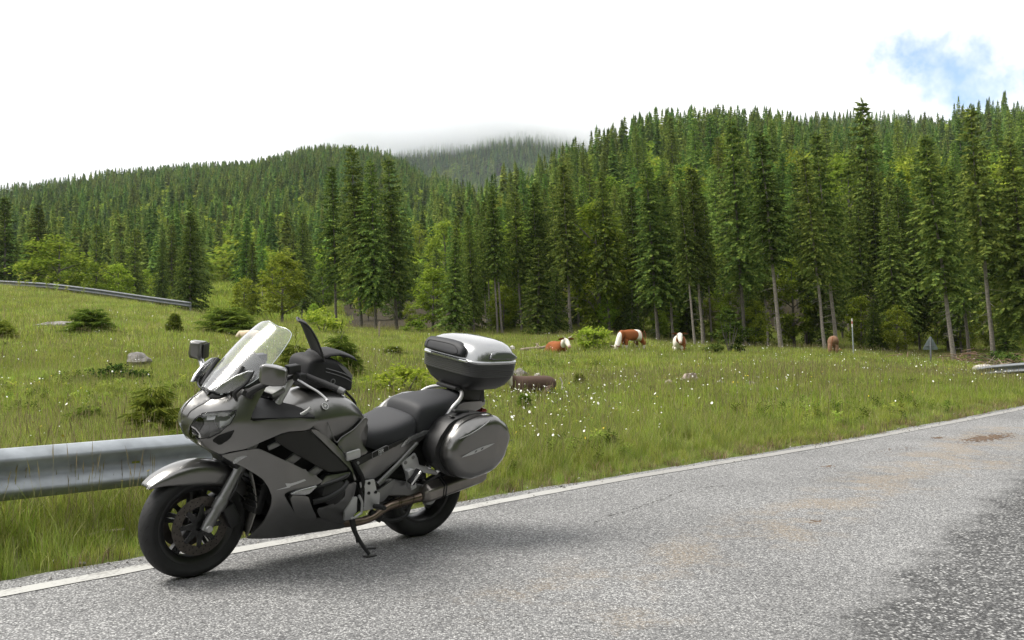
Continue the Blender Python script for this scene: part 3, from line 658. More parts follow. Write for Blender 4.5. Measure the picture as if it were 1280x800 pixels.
# ------------------------------------------------------------------ instanced masses (stuff)
def hidden(name, me): return bpy.data.objects.new(name, me)
def scatter(name, P, rot, scl, idx, protos, label=None, kind='stuff'):
    me = bpy.data.meshes.new(name); me.vertices.add(len(P)); me.vertices.foreach_set('co', np.asarray(P, np.float32).ravel())
    a = me.attributes.new('rot', 'FLOAT_VECTOR', 'POINT'); a.data.foreach_set('vector', np.asarray(rot, np.float32).ravel())
    scl = np.asarray(scl, np.float32); scl = np.repeat(scl[:, None], 3, 1) if scl.ndim == 1 else scl
    a = me.attributes.new('scl', 'FLOAT_VECTOR', 'POINT'); a.data.foreach_set('vector', scl.ravel())
    a = me.attributes.new('idx', 'INT', 'POINT'); a.data.foreach_set('value', np.asarray(idx, np.int32))
    me.update(); o = obj(name, me); o['kind'] = kind
    if label: o['label'] = label
    c = bpy.data.collections.new(name + '_kinds')
    for i, p in enumerate(protos): p.name = 'k%02d_%s' % (i, name); c.objects.link(p)
    ng = bpy.data.node_groups.new(name, 'GeometryNodeTree')
    ng.interface.new_socket('Geometry', in_out='INPUT', socket_type='NodeSocketGeometry'); ng.interface.new_socket('Geometry', in_out='OUTPUT', socket_type='NodeSocketGeometry')
    N, L = ng.nodes, ng.links; gi = N.new('NodeGroupInput'); go = N.new('NodeGroupOutput')
    ci = N.new('GeometryNodeCollectionInfo'); ci.inputs['Collection'].default_value = c; ci.inputs['Separate Children'].default_value = True; ci.inputs['Reset Children'].default_value = True
    ip = N.new('GeometryNodeInstanceOnPoints'); ip.inputs['Pick Instance'].default_value = True
    def na(nm, t):
        q = N.new('GeometryNodeInputNamedAttribute'); q.data_type = t; q.inputs[0].default_value = nm; return next(s for s in q.outputs if s.enabled and s.name == 'Attribute')
    L.new(gi.outputs[0], ip.inputs['Points']); L.new(ci.outputs[0], ip.inputs['Instance']); L.new(na('idx', 'INT'), ip.inputs['Instance Index'])
    e2r = N.new('FunctionNodeEulerToRotation'); L.new(na('rot', 'FLOAT_VECTOR'), e2r.inputs[0]); L.new(e2r.outputs[0], ip.inputs['Rotation']); L.new(na('scl', 'FLOAT_VECTOR'), ip.inputs['Scale'])
    L.new(ip.outputs[0], go.inputs[0]); md = o.modifiers.new('scatter', 'NODES'); md.node_group = ng
    return o
def far_forest():
    g = np.random.default_rng(3); P = []
    # density falls with distance only because trees get larger crowns up there
    def ring(r0, r1, n, t0, t1):
        r = np.sqrt(g.uniform(r0 ** 2, r1 ** 2, n)); a = g.uniform(math.atan(t0), math.atan(t1), n); return np.c_[r * np.sin(a), r * np.cos(a)]
    for r0, r1, n, t0, t1 in ((128, 210, 1500, -.75, .75), (210, 480, 9000, -.75, .75), (480, 900, 21000, -.75, .75), (900, 1650, 15000, -.35, .30)): P.append(ring(r0, r1, n, t0, t1))
    # other bearings, thin: the valley goes on round the road
    r = np.sqrt(g.uniform(90 ** 2, 520 ** 2, 5000)); a = g.uniform(math.atan(.75), 2 * math.pi - math.atan(.75), 5000); P.append(np.c_[r * np.sin(a), r * np.cos(a)])
    # unseen wood added behind the camera, across the road, to darken the bike's reflections
    q = np.c_[g.uniform(-70, 70, 6000), g.uniform(-70, 60, 6000)]; rr = np.hypot(q[:, 0], q[:, 1]); k = (edge_dist(q[:, 0], q[:, 1]) < -13) & (rr < 85) & ~((q[:, 1] > 0) & (np.abs(q[:, 0]) < 1.05 * q[:, 1] + 8)); P.append(q[k][:2600])
    P = np.vstack(P); t = P[:, 0] / np.maximum(P[:, 1], 1); px = 640 + 1280 * t
    clear = (P[:, 1] > 0) & (px > 246 + vnoise(P[:, 0], P[:, 1], 20) * 14) & (px < 296 + vnoise(P[:, 0], P[:, 1], 15) * 20) & (P[:, 1] < 172)
    P = P[~clear]; n = len(P); px = px[~clear]; z = ground_z(P[:, 0], P[:, 1]); r = np.hypot(P[:, 0], P[:, 1])
    kind = vnoise(P[:, 0], P[:, 1], 60) + g.normal(size=n) * .22
    idx = np.where(kind > np.where((px > 860) & (r < 480), .14, .25), 4 + g.integers(0, 2, n), g.integers(0, 4, n)); dead = g.random(n) < .009; idx = np.where(dead, 6, idx)
    s = g.uniform(.7, 1.25, n) * np.where(idx >= 4, .62, 1.) * np.where(r > 900, 1.15, 1); s = s * np.where(r < 86, .8, .62 + .38 * sstep(130, 420, r))
    w = g.uniform(.9, 1.3, n) * np.where((px < 540) & (r > 300), 1.35, 1.1); s = s * np.where((px < 540) & (r > 180) & (r < 1000), .70, 1.)
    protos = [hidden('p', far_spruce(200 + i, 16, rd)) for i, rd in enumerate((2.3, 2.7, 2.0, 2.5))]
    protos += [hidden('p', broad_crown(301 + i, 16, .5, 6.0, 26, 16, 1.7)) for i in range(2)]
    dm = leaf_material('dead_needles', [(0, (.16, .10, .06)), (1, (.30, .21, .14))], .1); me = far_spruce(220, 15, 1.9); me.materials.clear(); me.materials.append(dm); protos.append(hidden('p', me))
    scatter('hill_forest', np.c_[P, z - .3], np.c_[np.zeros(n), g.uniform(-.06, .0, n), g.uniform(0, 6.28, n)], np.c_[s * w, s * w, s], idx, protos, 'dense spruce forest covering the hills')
far_forest()
# ------------------------------------------------------------------ meadow grass, weeds, flowers
M_GRASS = leaf_material('meadow_grass', [(0, (.20, .245, .055)), (.35, (.30, .36, .08)), (.7, (.35, .395, .105)), (.92, (.40, .38, .17)), (1, (.42, .37, .23))], .5, .025)
M_GRASS_LUSH = leaf_material('lush_grass', [(0, (.19, .25, .04)), (.5, (.29, .36, .06)), (.85, (.34, .40, .085)), (1, (.38, .37, .15))], .5, .025)
M_SEED = leaf_material('seed_heads', [(0, (.20, .19, .08)), (.5, (.27, .24, .12)), (1, (.34, .28, .17))], .3, .02)
M_WEED = leaf_material('weed_leaves', [(0, (.06, .095, .018)), (.6, (.11, .16, .028)), (1, (.17, .21, .045))], .4, .02)
M_PETAL = mat('white_petals', (.68, .68, .62), .8); M_YELLOW = mat('yellow_flower', (.55, .40, .02), .8)
def blades(g, n, spread, h0, h1, w, V, F, bend=.45):
    for k in range(n):
        a = g.uniform(0, 6.28); r = spread * g.random() ** .5; x, y = r * math.cos(a), r * math.sin(a)
        h = g.uniform(h0, h1); b = g.uniform(0, 6.28); bd = g.uniform(.1, 1) * bend * h; dx, dy = math.cos(b), math.sin(b)
        t = g.uniform(0, 3.14); wx, wy = math.cos(t) * w * .5, math.sin(t) * w * .5; i = len(V)
        for q, f in ((0, 1.), (.5, .85)):
            cx, cy, cz = x + dx * bd * q * q, y + dy * bd * q * q, h * q * (1 - .1 * q)
            V += [(cx - wx * f, cy - wy * f, cz - .03 * (q == 0)), (cx + wx * f, cy + wy * f, cz - .03 * (q == 0))]
        V += [(x + dx * bd, y + dy * bd, h * .9), (x + dx * bd * 1.02, y + dy * bd * 1.02, h * .905)]
        F += [(i, i + 1, i + 3, i + 2), (i + 2, i + 3, i + 5, i + 4)]
def tuft(seed, n, spread, h0, h1, w, m, seeds=0, bend=.45):
    g = np.random.default_rng(seed); V, F = [], []; blades(g, n, spread, h0, h1, w, V, F, bend); nb = len(F)
    for k in range(seeds):
        a = g.uniform(0, 6.28); r = spread * g.random() ** .5; x, y = r * math.cos(a), r * math.sin(a); h = h1 * g.uniform(.95, 1.35); lx, ly = g.normal(size=2) * .10 * h
        i = len(V); s = .0016 + w * .08
        V += [(x - s, y, 0), (x + s, y, 0), (x + lx + s, y + ly, h), (x + lx - s, y + ly, h)]; F.append((i, i + 1, i + 2, i + 3))
        hl = h * g.uniform(.16, .28); hw = g.uniform(.002, .004) + w * .14
        for sx, sy in ((1, 0), (0, 1)):
            i = len(V); V += [(x + lx, y + ly, h - hl * .2), (x + lx + sx * hw, y + ly + sy * hw, h + hl * .3), (x + lx * 1.15, y + ly * 1.15, h + hl), (x + lx - sx * hw, y + ly - sy * hw, h + hl * .3)]; F.append((i, i + 1, i + 2, i + 3))
    me = mesh('tuft', V, np.array(F), [m, M_SEED], smooth=False)
    mi = np.zeros(len(F), np.int32); mi[nb:] = 1; me.polygons.foreach_set('material_index', mi); return hidden('p', me)
def weed(seed, n, h, leaf, m):
    g = np.random.default_rng(seed); Q = []
    for k in range(n):
        z = h * g.random() ** .7; a = g.uniform(0, 6.28); d = np.array([math.cos(a), math.sin(a), g.uniform(-.1, .8)]); d /= np.linalg.norm(d)
        Q.append(kite(np.array([g.normal() * .03, g.normal() * .03, z]), d, leaf * g.uniform(.6, 1.3), leaf * g.uniform(.25, .5), np.array([g.normal() * .3, g.normal() * .3, 1.])))
    return hidden('p', quads_mesh('weed', Q, m))
def pts(n, y0, y1, seed, p0=-1000, p1=1700, margin=.02, u=2.0):
    g = np.random.default_rng(seed); Y = (y0 ** u + (y1 ** u - y0 ** u) * g.random(n)) ** (1 / u); px = g.uniform(p0, p1, n)
    X = (px - 640) / 1280 * Y; d = edge_dist(X, Y); k = d > margin - .05 * g.random(n); return np.c_[X[k], Y[k]], d[k], g
def put(name, P, s, idx, protos, g, label, tilt=.12):
    n = len(P); z = ground_z(P[:, 0], P[:, 1])
    return scatter(name, np.c_[P, z], np.c_[g.uniform(-tilt, tilt, n), g.uniform(-tilt, tilt, n), g.uniform(0, 6.28, n)], s, idx, protos, label)
def patchy(P, s=3.0): return vnoise(P[:, 0] + 31, P[:, 1] + 7, s) + .5 * vnoise(P[:, 0], P[:, 1] + 50, s / 3)
def build_grass():
    near = [tuft(400 + i, 26, .10, .12, h, .0055, M_GRASS_LUSH if i % 2 else M_GRASS, sd, .6) for i, (h, sd) in enumerate([(.26, 0), (.30, 0), (.34, 0), (.22, 0), (.32, 0), (.36, 1)])]
    P, d, g = pts(80000, 5.0, 12.5, 1, -1000, 1500); k = (d < 9); P, d = P[k], d[k]
    s = (.45 + .75 * sstep(.0, .9, d)) * g.uniform(.6, 1.15, len(P)) * (1 + .35 * patchy(P, 1.5)) * (1 - .25 * sstep(2.5, 5, d))
    dry = vnoise(P[:, 0], P[:, 1], .8); keep = g.random(len(P)) < np.clip(.28 + d * .9, 0, 1) * (.55 + .45 * sstep(-.25, .1, dry))
    soil = (np.exp(-((P[:, 0] - 1.9) / 1.3) ** 2 - ((P[:, 1] - 11.2) / .9) ** 2) + np.exp(-((P[:, 0] - 5.0) / 1.6) ** 2 - ((P[:, 1] - 14.6) / .9) ** 2)) * sstep(-.2, .15, vnoise(P[:, 0], P[:, 1], .5)); keep &= g.random(len(P)) > 1.15 * soil
    P, s, d = P[keep], s[keep], d[keep]; idx = g.integers(0, 6, len(P)); tn = vnoise(P[:, 0] + 4, P[:, 1], 2.2); s = s * (1 + .5 * tn) * np.where(P[:, 0] > -.4, .78, 1.)
    put('verge_grass', P, s, idx, near, g, 'tall bright grass along the road verge and the near meadow')
    mid = [tuft(420 + i, 34, .22, .14, h, .010, M_GRASS if i % 3 else M_GRASS_LUSH, sd, .5) for i, (h, sd) in enumerate([(.26, 0), (.32, 1), (.22, 0), (.34, 2), (.28, 0), (.22, 0)])]
    P, d, g = pts(47000, 11.5, 27, 2); s = g.uniform(.55, 1.0, len(P)) * (1 + .6 * patchy(P)); idx = np.where(patchy(P, 6) + g.normal(size=len(P)) * .2 > .05, g.integers(0, 2, len(P)) + np.where(g.random(len(P)) < .4, 2, 0), g.integers(2, 6, len(P)))
    s *= .4 + .6 * sstep(0, 1.2, d); put('meadow_grass', P, s, idx, mid, g, 'meadow grass with pale seed heads')
    far = [tuft(440 + i, 46, .55, .16, h, .022, M_GRASS if i % 3 else M_GRASS_LUSH, sd, .45) for i, (h, sd) in enumerate([(.27, 0), (.33, 3), (.24, 0), (.35, 3), (.30, 1), (.24, 0)])]
    P, d, g = pts(40000, 25, 66, 3, -800, 1600); s = g.uniform(.6, 1.05, len(P)) * (1 + .45 * patchy(P, 5)); idx = np.where(patchy(P, 9) + g.normal(size=len(P)) * .2 > .05, g.integers(0, 2, len(P)) + np.where(g.random(len(P)) < .4, 2, 0), g.integers(2, 6, len(P)))
    put('distant_meadow_grass', P, s, idx, far, g, 'distant meadow grass up to the forest edge')
    # far clearing and forest floor
    P, d, g = pts(5000, 66, 180, 4, 200, 420); put('clearing_grass', P, g.uniform(.8, 1.4, len(P)), g.integers(0, 6, len(P)), [tuft(460 + i, 40, 1.2, .2, .5, .06, M_GRASS_LUSH, 0) for i in range(6)], g, 'sunlit grass of the clearing in the valley')
    # broad-leaved weeds in patches
    P, d, g = pts(16000, 6, 34, 5); k = (vnoise(P[:, 0] + 77, P[:, 1], 2.5) > .05 - .25 * (P[:, 0] > 0) * (P[:, 1] < 16)) & (d > .25); P = P[k]
    put('weeds', P, g.uniform(.45, 1.0, len(P)), g.integers(0, 4, len(P)), [weed(480 + i, 70, .24, .038 + .008 * i, M_WEED if i % 2 else M_GRASS_LUSH) for i in range(4)], g, 'broad leaved weeds and herbs in the meadow')
    # daisies and other pale flowers
    def flower(seed, n, r, m, h):
        g = np.random.default_rng(seed); V, F = [], []
        for k in range(n):
            x, y = g.normal(size=2) * .12; z = h * g.uniform(.7, 1.2); tx, ty = g.normal(size=2) * .5; i = len(V)
            for q in range(8): a = q * .785; V.append((x + r * math.cos(a), y + r * math.sin(a), z + (tx * math.cos(a) + ty * math.sin(a)) * r))
            F.append(tuple(range(i, i + 8)))
            i = len(V); V += [(x - .002, y, 0), (x + .002, y, 0), (x + .002, y, z), (x - .002, y, z)]; F.append((i, i + 1, i + 2, i + 3))
        me = mesh('flower', V, F, [m, M_GRASS], smooth=False); me.polygons.foreach_set('material_index', np.array([0 if len(f) == 8 else 1 for f in F], np.int32)); return hidden('p', me)
    fl = [flower(500, 1, .012, M_PETAL, .33), flower(501, 3, .009, M_PETAL, .36), flower(502, 4, .008, M_PETAL, .30), flower(503, 3, .009, M_YELLOW, .30)]
    P, d, g = pts(26000, 6, 45, 6, -250, 1500, .3, 1.6); px = 640 + 1280 * P[:, 0] / P[:, 1]
    w = np.exp(-((px - 690) / 90) ** 2) * np.exp(-((P[:, 1] - 12.5) / 4) ** 2) * .42 + .05 + .13 * sstep(0, .3, patchy(P, 2.)) * (px > 560)
    k = g.random(len(P)) < w; P = P[k]; put('daisies', P, g.uniform(.8, 1.25, len(P)), g.choice(4, len(P), p=[.45, .28, .17, .10]), fl, g, 'white daisies and a few yellow flowers scattered in the meadow')
    # dry stalks and crumbs where the verge meets the road
    dr = [tuft(520 + i, 12, .09, .03, .12, .006, leaf_material('dry_stalks_%s' % 'abc'[i], [(0, (.16, .12, .07)), (1, (.32, .25, .15))], .3), 0, .9) for i in range(3)]
    g = np.random.default_rng(9); t = g.integers(10, len(EDGE) - 60, 2600); P = EDGE[t] - left_normals()[t] * g.normal(.10, .09, (len(t), 1)) + g.normal(size=(len(t), 2)) * .12
    k = (edge_dist(P[:, 0], P[:, 1]) > -.03) & (P[:, 1] > 3); P = P[k]; put('dry_verge_stalks', P, g.uniform(.5, 1.2, len(P)), g.integers(0, 3, len(P)), dr, g, 'dry brown stalks where the verge meets the asphalt')
build_grass()
def edge_gravel():
    g = np.random.default_rng(15); n = 2600; t = g.integers(30, len(EDGE) - 60, n); P = EDGE[t] + EN[t] * (g.normal(.03, .09, (n, 1))) + g.normal(size=(n, 2)) * .25; d = edge_dist(P[:, 0], P[:, 1]); k = (d > -.22) & (d < .25) & (P[:, 1] > 2.5); P = P[k]; d = d[k]
    st = []
    for i in range(4):
        q = np.random.default_rng(70 + i); bm = bmesh.new(); bmesh.ops.create_icosphere(bm, subdivisions=1, radius=.011)
        for v in bm.verts: v.co = Vector((v.co.x * q.uniform(.7, 1.3), v.co.y * q.uniform(.7, 1.3), v.co.z * q.uniform(.4, .8)))
        bm.verts.index_update(); V = [tuple(v.co) for v in bm.verts]; F = [tuple(v.index for v in f.verts) for f in bm.faces]; bm.free(); c = (.30, .22, .38, .16)[i]; st.append(hidden('p', mesh('grit', V, F, mat('verge_grit_%s' % 'abcd'[i], (c, c * .97, c * .92), .9), smooth=False)))
    z = np.where(d < 0, base_z(P[:, 0], P[:, 1]) + .004, ground_z(P[:, 0], P[:, 1]) + .004); n = len(P)
    scatter('edge_grit', np.c_[P, z], np.c_[g.uniform(0, 6, n), g.uniform(0, 6, n), g.uniform(0, 6, n)], g.uniform(.35, 1.4, n), g.integers(0, 4, n), st, 'loose grit along the crumbling edge of the road')
edge_gravel()
# ------------------------------------------------------------------ motorcycle: panel outlines (x forward, y left, z up; metres)
PAN = {
 'upper': [(1.5, 0, 1.03), (1.57, 0, 0.995), (1.625, 0, 0.95), (1.655, 0, 0.9), (1.66, 0, 0.84), (1.635, 0, 0.785), (1.595, 0, 0.755), (1.594, 0.043, 0.748), (1.573, 0.091, 0.741), (1.54, 0.108, 0.721), (1.499, 0.137, 0.698), (1.457, 0.183, 0.721), (1.406, 0.231, 0.741), (1.335, 0.271, 0.785), (1.217, 0.3, 0.836), (1.067, 0.292, 0.832), (0.974, 0.262, 0.879), (1.131, 0.295, 0.903), (1.273, 0.286, 0.906), (1.404, 0.249, 0.892), (1.39, 0.246, 0.941), (1.355, 0.247, 1.016), (1.32, 0.25, 1.079), (1.396, 0.205, 1.061), (1.444, 0.162, 1.038), (1.488, 0.112, 1.008), (1.546, 0.071, 0.977), (1.588, 0.07, 0.95)],
 'hl': [(1.631, 0.04, 0.802), (1.642, 0.069, 0.843), (1.63, 0.084, 0.884), (1.597, 0.102, 0.917), (1.529, 0.157, 0.935), (1.46, 0.204, 0.947), (1.469, 0.208, 0.921), (1.492, 0.206, 0.876), (1.528, 0.172, 0.824), (1.563, 0.132, 0.79), (1.604, 0.084, 0.776), (1.609, 0.024, 0.771)],
 'intake': [(1.468, 0.218, 0.847), (1.476, 0.191, 0.795), (1.505, 0.141, 0.747), (1.547, 0.131, 0.774), (1.532, 0.157, 0.804), (1.502, 0.19, 0.826)],
 'beak': [(1.5, 0, 1.045), (1.57, 0, 1), (1.625, 0, 0.955), (1.655, 0, 0.905), (1.66, 0, 0.88), (1.649, 0.041, 0.888), (1.636, 0.046, 0.918), (1.605, 0.06, 0.944), (1.566, 0.069, 0.965), (1.536, 0.069, 0.985), (1.543, 0.029, 0.999)],
 'lower': [(1.495, 0.14, 0.694), (1.453, 0.186, 0.717), (1.403, 0.234, 0.737), (1.35, 0.263, 0.748), (1.322, 0.273, 0.737), (1.257, 0.29, 0.705), (1.132, 0.296, 0.646), (0.938, 0.283, 0.537), (0.961, 0.288, 0.523), (1.071, 0.301, 0.51), (1.158, 0.299, 0.508), (1.19, 0.293, 0.491), (1.146, 0.288, 0.429), (1.085, 0.265, 0.36), (0.938, 0.224, 0.297), (0.898, 0.227, 0.301), (0.784, 0.178, 0.245), (0.669, 0.155, 0.21), (0.661, 0.139, 0.18), (0.832, 0.145, 0.187), (0.962, 0.154, 0.193), (1.111, 0.168, 0.201), (1.261, 0.176, 0.219), (1.319, 0.165, 0.227), (1.301, 0.181, 0.245), (1.258, 0.228, 0.328), (1.245, 0.262, 0.416), (1.25, 0.277, 0.478), (1.276, 0.276, 0.533), (1.309, 0.268, 0.579), (1.344, 0.258, 0.606), (1.403, 0.232, 0.644), (1.451, 0.19, 0.668)],
 'arrowlight': [(1.451, 0.19, 0.668), (1.434, 0.205, 0.698), (1.387, 0.242, 0.712), (1.418, 0.22, 0.685), (1.445, 0.197, 0.657)],
 'dark': [(1.288, 0.287, 0.8), (1.198, 0.301, 0.835), (1.066, 0.291, 0.827), (0.886, 0.244, 0.696), (0.723, 0.242, 0.559), (0.89, 0.269, 0.57), (0.961, 0.275, 0.606), (1.138, 0.296, 0.704)],
 'strip': [(1.055, 0.289, 0.831), (1.003, 0.274, 0.825), (0.841, 0.229, 0.72), (0.729, 0.226, 0.617), (0.679, 0.244, 0.499), (0.7, 0.25, 0.498), (0.717, 0.241, 0.558), (0.88, 0.243, 0.697)],
 'knee': [(0.834, 0.227, 0.724), (0.707, 0.194, 0.776), (0.611, 0.182, 0.851), (0.586, 0.182, 0.831), (0.645, 0.19, 0.742), (0.626, 0.195, 0.694), (0.578, 0.2, 0.639), (0.729, 0.226, 0.617)],
 'tail': [(0.705, 0.225, 0.603), (0.496, 0.197, 0.65), (0.274, 0.189, 0.708), (0.127, 0.188, 0.741), (0.11, 0.187, 0.72), (0.328, 0.184, 0.578), (0.501, 0.192, 0.475), (0.611, 0.222, 0.485), (0.651, 0.23, 0.54)],
 'tailstrip': [(0.705, 0.225, 0.605), (0.496, 0.197, 0.652), (0.274, 0.189, 0.71), (0.314, 0.19, 0.681), (0.452, 0.196, 0.636), (0.648, 0.22, 0.579), (0.682, 0.228, 0.575)],
 'taillight': [(0.314, 0.19, 0.681), (0.268, 0.189, 0.71), (0.127, 0.189, 0.744), (0.11, 0.187, 0.72), (0.221, 0.187, 0.693), (0.34, 0.19, 0.644)],
 'engine': [(1.038, 0.302, 0.477), (0.944, 0.286, 0.521), (0.844, 0.271, 0.524), (0.745, 0.254, 0.527), (0.769, 0.264, 0.481), (0.761, 0.256, 0.408), (0.877, 0.278, 0.387), (0.961, 0.279, 0.37), (1.018, 0.301, 0.434)],
 'midcover': [(0.926, 0.279, 0.549), (0.908, 0.274, 0.557), (0.812, 0.259, 0.554), (0.724, 0.243, 0.555), (0.752, 0.256, 0.524), (0.856, 0.275, 0.512), (0.961, 0.29, 0.51)],
 'guard': [(0.962, 0.28, 0.373), (0.87, 0.276, 0.385), (0.761, 0.256, 0.406), (0.766, 0.263, 0.481), (0.679, 0.244, 0.494), (0.678, 0.238, 0.421), (0.702, 0.234, 0.357), (0.715, 0.214, 0.305), (0.671, 0.156, 0.213), (0.792, 0.181, 0.25), (0.9, 0.23, 0.304)],
 'wing_top': [(1.156, 0.298, 0.49), (1.102, 0.301, 0.511), (0.961, 0.288, 0.523), (1.038, 0.302, 0.473)],
 'wing_front': [(1.155, 0.298, 0.488), (1.038, 0.302, 0.47), (1.016, 0.299, 0.424), (0.926, 0.242, 0.318), (0.934, 0.219, 0.29), (1.076, 0.26, 0.351)],
 'slashmark': [(1.233, 0.287, 0.518), (1.176, 0.297, 0.532), (1.187, 0.296, 0.551), (1.154, 0.299, 0.548), (1.068, 0.296, 0.562), (1.057, 0.296, 0.554), (1.153, 0.299, 0.534), (1.162, 0.298, 0.526), (1.224, 0.289, 0.52)],
}
BODY = [(1.66, 0, 0.86), (1.655, 0, 0.91), (1.635, 0, 0.79), (1.6, 0, 0.755), (1.59, 0, 0.99), (1.5, 0, 1.04), (1.645, 0.06, 0.84), (1.6, 0.12, 0.84), (1.52, 0.185, 0.84), (1.43, 0.24, 0.86), (1.6, 0.08, 0.765), (1.5, 0.15, 0.765), (1.45, 0.19, 0.68), (1.62, 0.06, 0.93), (1.55, 0.125, 0.945), (1.44, 0.215, 0.95), (1.45, 0.16, 1.03), (1.39, 0.215, 1.05), (1.33, 0.235, 1.12), (1.28, 0.27, 1.02), (1.32, 0.275, 0.9), (1.2, 0.3, 0.86), (1.1, 0.295, 0.86), (1, 0.275, 0.86), (0.93, 0.24, 0.86), (1.35, 0.265, 0.78), (1.2, 0.3, 0.77), (1.05, 0.285, 0.77), (0.9, 0.245, 0.72), (0.78, 0.225, 0.66), (1.43, 0.215, 0.61), (1.34, 0.255, 0.57), (1.2, 0.295, 0.62), (1.05, 0.29, 0.6), (0.95, 0.29, 0.5), (1.2, 0.29, 0.48), (1.1, 0.275, 0.38), (1.27, 0.25, 0.4), (1.36, 0.18, 0.29), (1.25, 0.2, 0.26), (1.05, 0.19, 0.25), (0.85, 0.18, 0.245), (0.75, 0.18, 0.25), (0.8, 0.265, 0.42), (0.7, 0.25, 0.5), (0.7, 0.235, 0.36), (0.62, 0.21, 0.6), (0.5, 0.2, 0.62), (0.3, 0.19, 0.73), (0.15, 0.19, 0.78), (0.6, 0.19, 0.72), (0.55, 0.2, 0.45), (1, 0.3, 0.43), (0.9, 0.28, 0.38)]
M_PAINT = mat('metallic_grey_paint', (.190, .187, .182), .30, .88, coat=.8, coatr=.09, var=(.08, 3))
M_PAINT_SILVER = mat('silver_lid_paint', (.36, .365, .37), .26, .8, coat=1.0, coatr=.04)
M_PLASTIC = mat('black_plastic', (.018, .018, .019), .5, bump=(.08, 300, .001))
M_MATTE = mat('matte_black_panel', (.014, .013, .012), .62)
M_SEAT = mat('black_vinyl', (.024, .025, .029), .66, bump=(.15, 220, .002))
M_RUBBER = mat('tyre_rubber', (.016, .016, .017), .68, bump=(.15, 160, .001), var=(.25, 14))
M_RIM = mat('black_cast_alloy', (.014, .014, .015), .38, coat=.2)
M_ALU = mat('silver_alloy', (.52, .52, .525), .45, .6, bump=(.1, 120, .001))
M_GREYMETAL = mat('grey_fork_alloy', (.23, .23, .228), .42, .8)
M_CHROME = mat('chrome', (.75, .75, .76), .12, 1.0)
M_STEEL = mat('brushed_steel_muffler', (.28, .26, .24), .30, .9, var=(.15, 9))
M_HEADER = mat('heat_tinted_pipe', (.27, .21, .165), .32, .9, var=(.35, 7))
M_DISC = mat('brake_disc_steel', (.10, .088, .08), .45, .75, var=(.2, 40))
M_BADGE = mat('silver_badge', (.52, .52, .53), .4, .25)
M_DARK = mat('dark_recess', (.008, .008, .008), .8)
M_WHITE = mat('white_print', (.75, .75, .75), .5)
M_FABRIC = mat('black_nylon_fabric', (.016, .016, .018), .72, bump=(.3, 500, .002))
M_GREYSTRIP = mat('grey_reflective_strip', (.16, .16, .165), .4)
def clear_material(name, tint, dust, gl=.05, fm=2.0):
    m = bpy.data.materials.new(name); m.use_nodes = True; nt = m.node_tree; N = nt.nodes; L = nt.links; N.clear(); out = N.new('ShaderNodeOutputMaterial')
    tr = N.new('ShaderNodeBsdfTransparent'); tr.inputs[0].default_value = (*tint, 1); gs = N.new('ShaderNodeBsdfGlossy'); gs.inputs['Roughness'].default_value = gl
    fr = N.new('ShaderNodeFresnel'); fr.inputs[0].default_value = 1.55; mu = N.new('ShaderNodeMath'); mu.operation = 'MULTIPLY'; mu.use_clamp = True; L.new(fr.outputs[0], mu.inputs[0]); mu.inputs[1].default_value = fm
    m1 = N.new('ShaderNodeMixShader'); L.new(mu.outputs[0], m1.inputs[0]); L.new(tr.outputs[0], m1.inputs[1]); L.new(gs.outputs[0], m1.inputs[2])
    df = N.new('ShaderNodeBsdfDiffuse'); df.inputs[0].default_value = (.7, .72, .75, 1)
    tc = N.new('ShaderNodeTexCoord'); mp = N.new('ShaderNodeMapping'); L.new(tc.outputs['Object'], mp.inputs[0]); mp.inputs['Rotation'].default_value = (0, R(48), 0); mp.inputs['Scale'].default_value = (.8, 2.2, 5.5)
    nz = N.new('ShaderNodeTexNoise'); nz.inputs['Scale'].default_value = 1.2; nz.inputs['Detail'].default_value = 4; L.new(mp.outputs[0], nz.inputs['Vector'])
    mr = N.new('ShaderNodeMapRange'); mr.interpolation_type = 'SMOOTHSTEP'; L.new(nz.outputs[0], mr.inputs[0]); mr.inputs[1].default_value = .38; mr.inputs[2].default_value = .68; mr.inputs[3].default_value = dust * .35; mr.inputs[4].default_value = dust  # pale diffuse layer: dust film, with streaks of sky reflection painted in
    m2 = N.new('ShaderNodeMixShader'); L.new(mr.outputs[0], m2.inputs[0]); L.new(m1.outputs[0], m2.inputs[1]); L.new(df.outputs[0], m2.inputs[2]); L.new(m2.outputs[0], out.inputs[0]); return m
M_SCREEN = clear_material('clear_windscreen', (.93, .95, .95), .22, .16, 2.4)
M_LENS = clear_material('headlight_lens', (.97, .97, .97), .0, .02, 1.0)

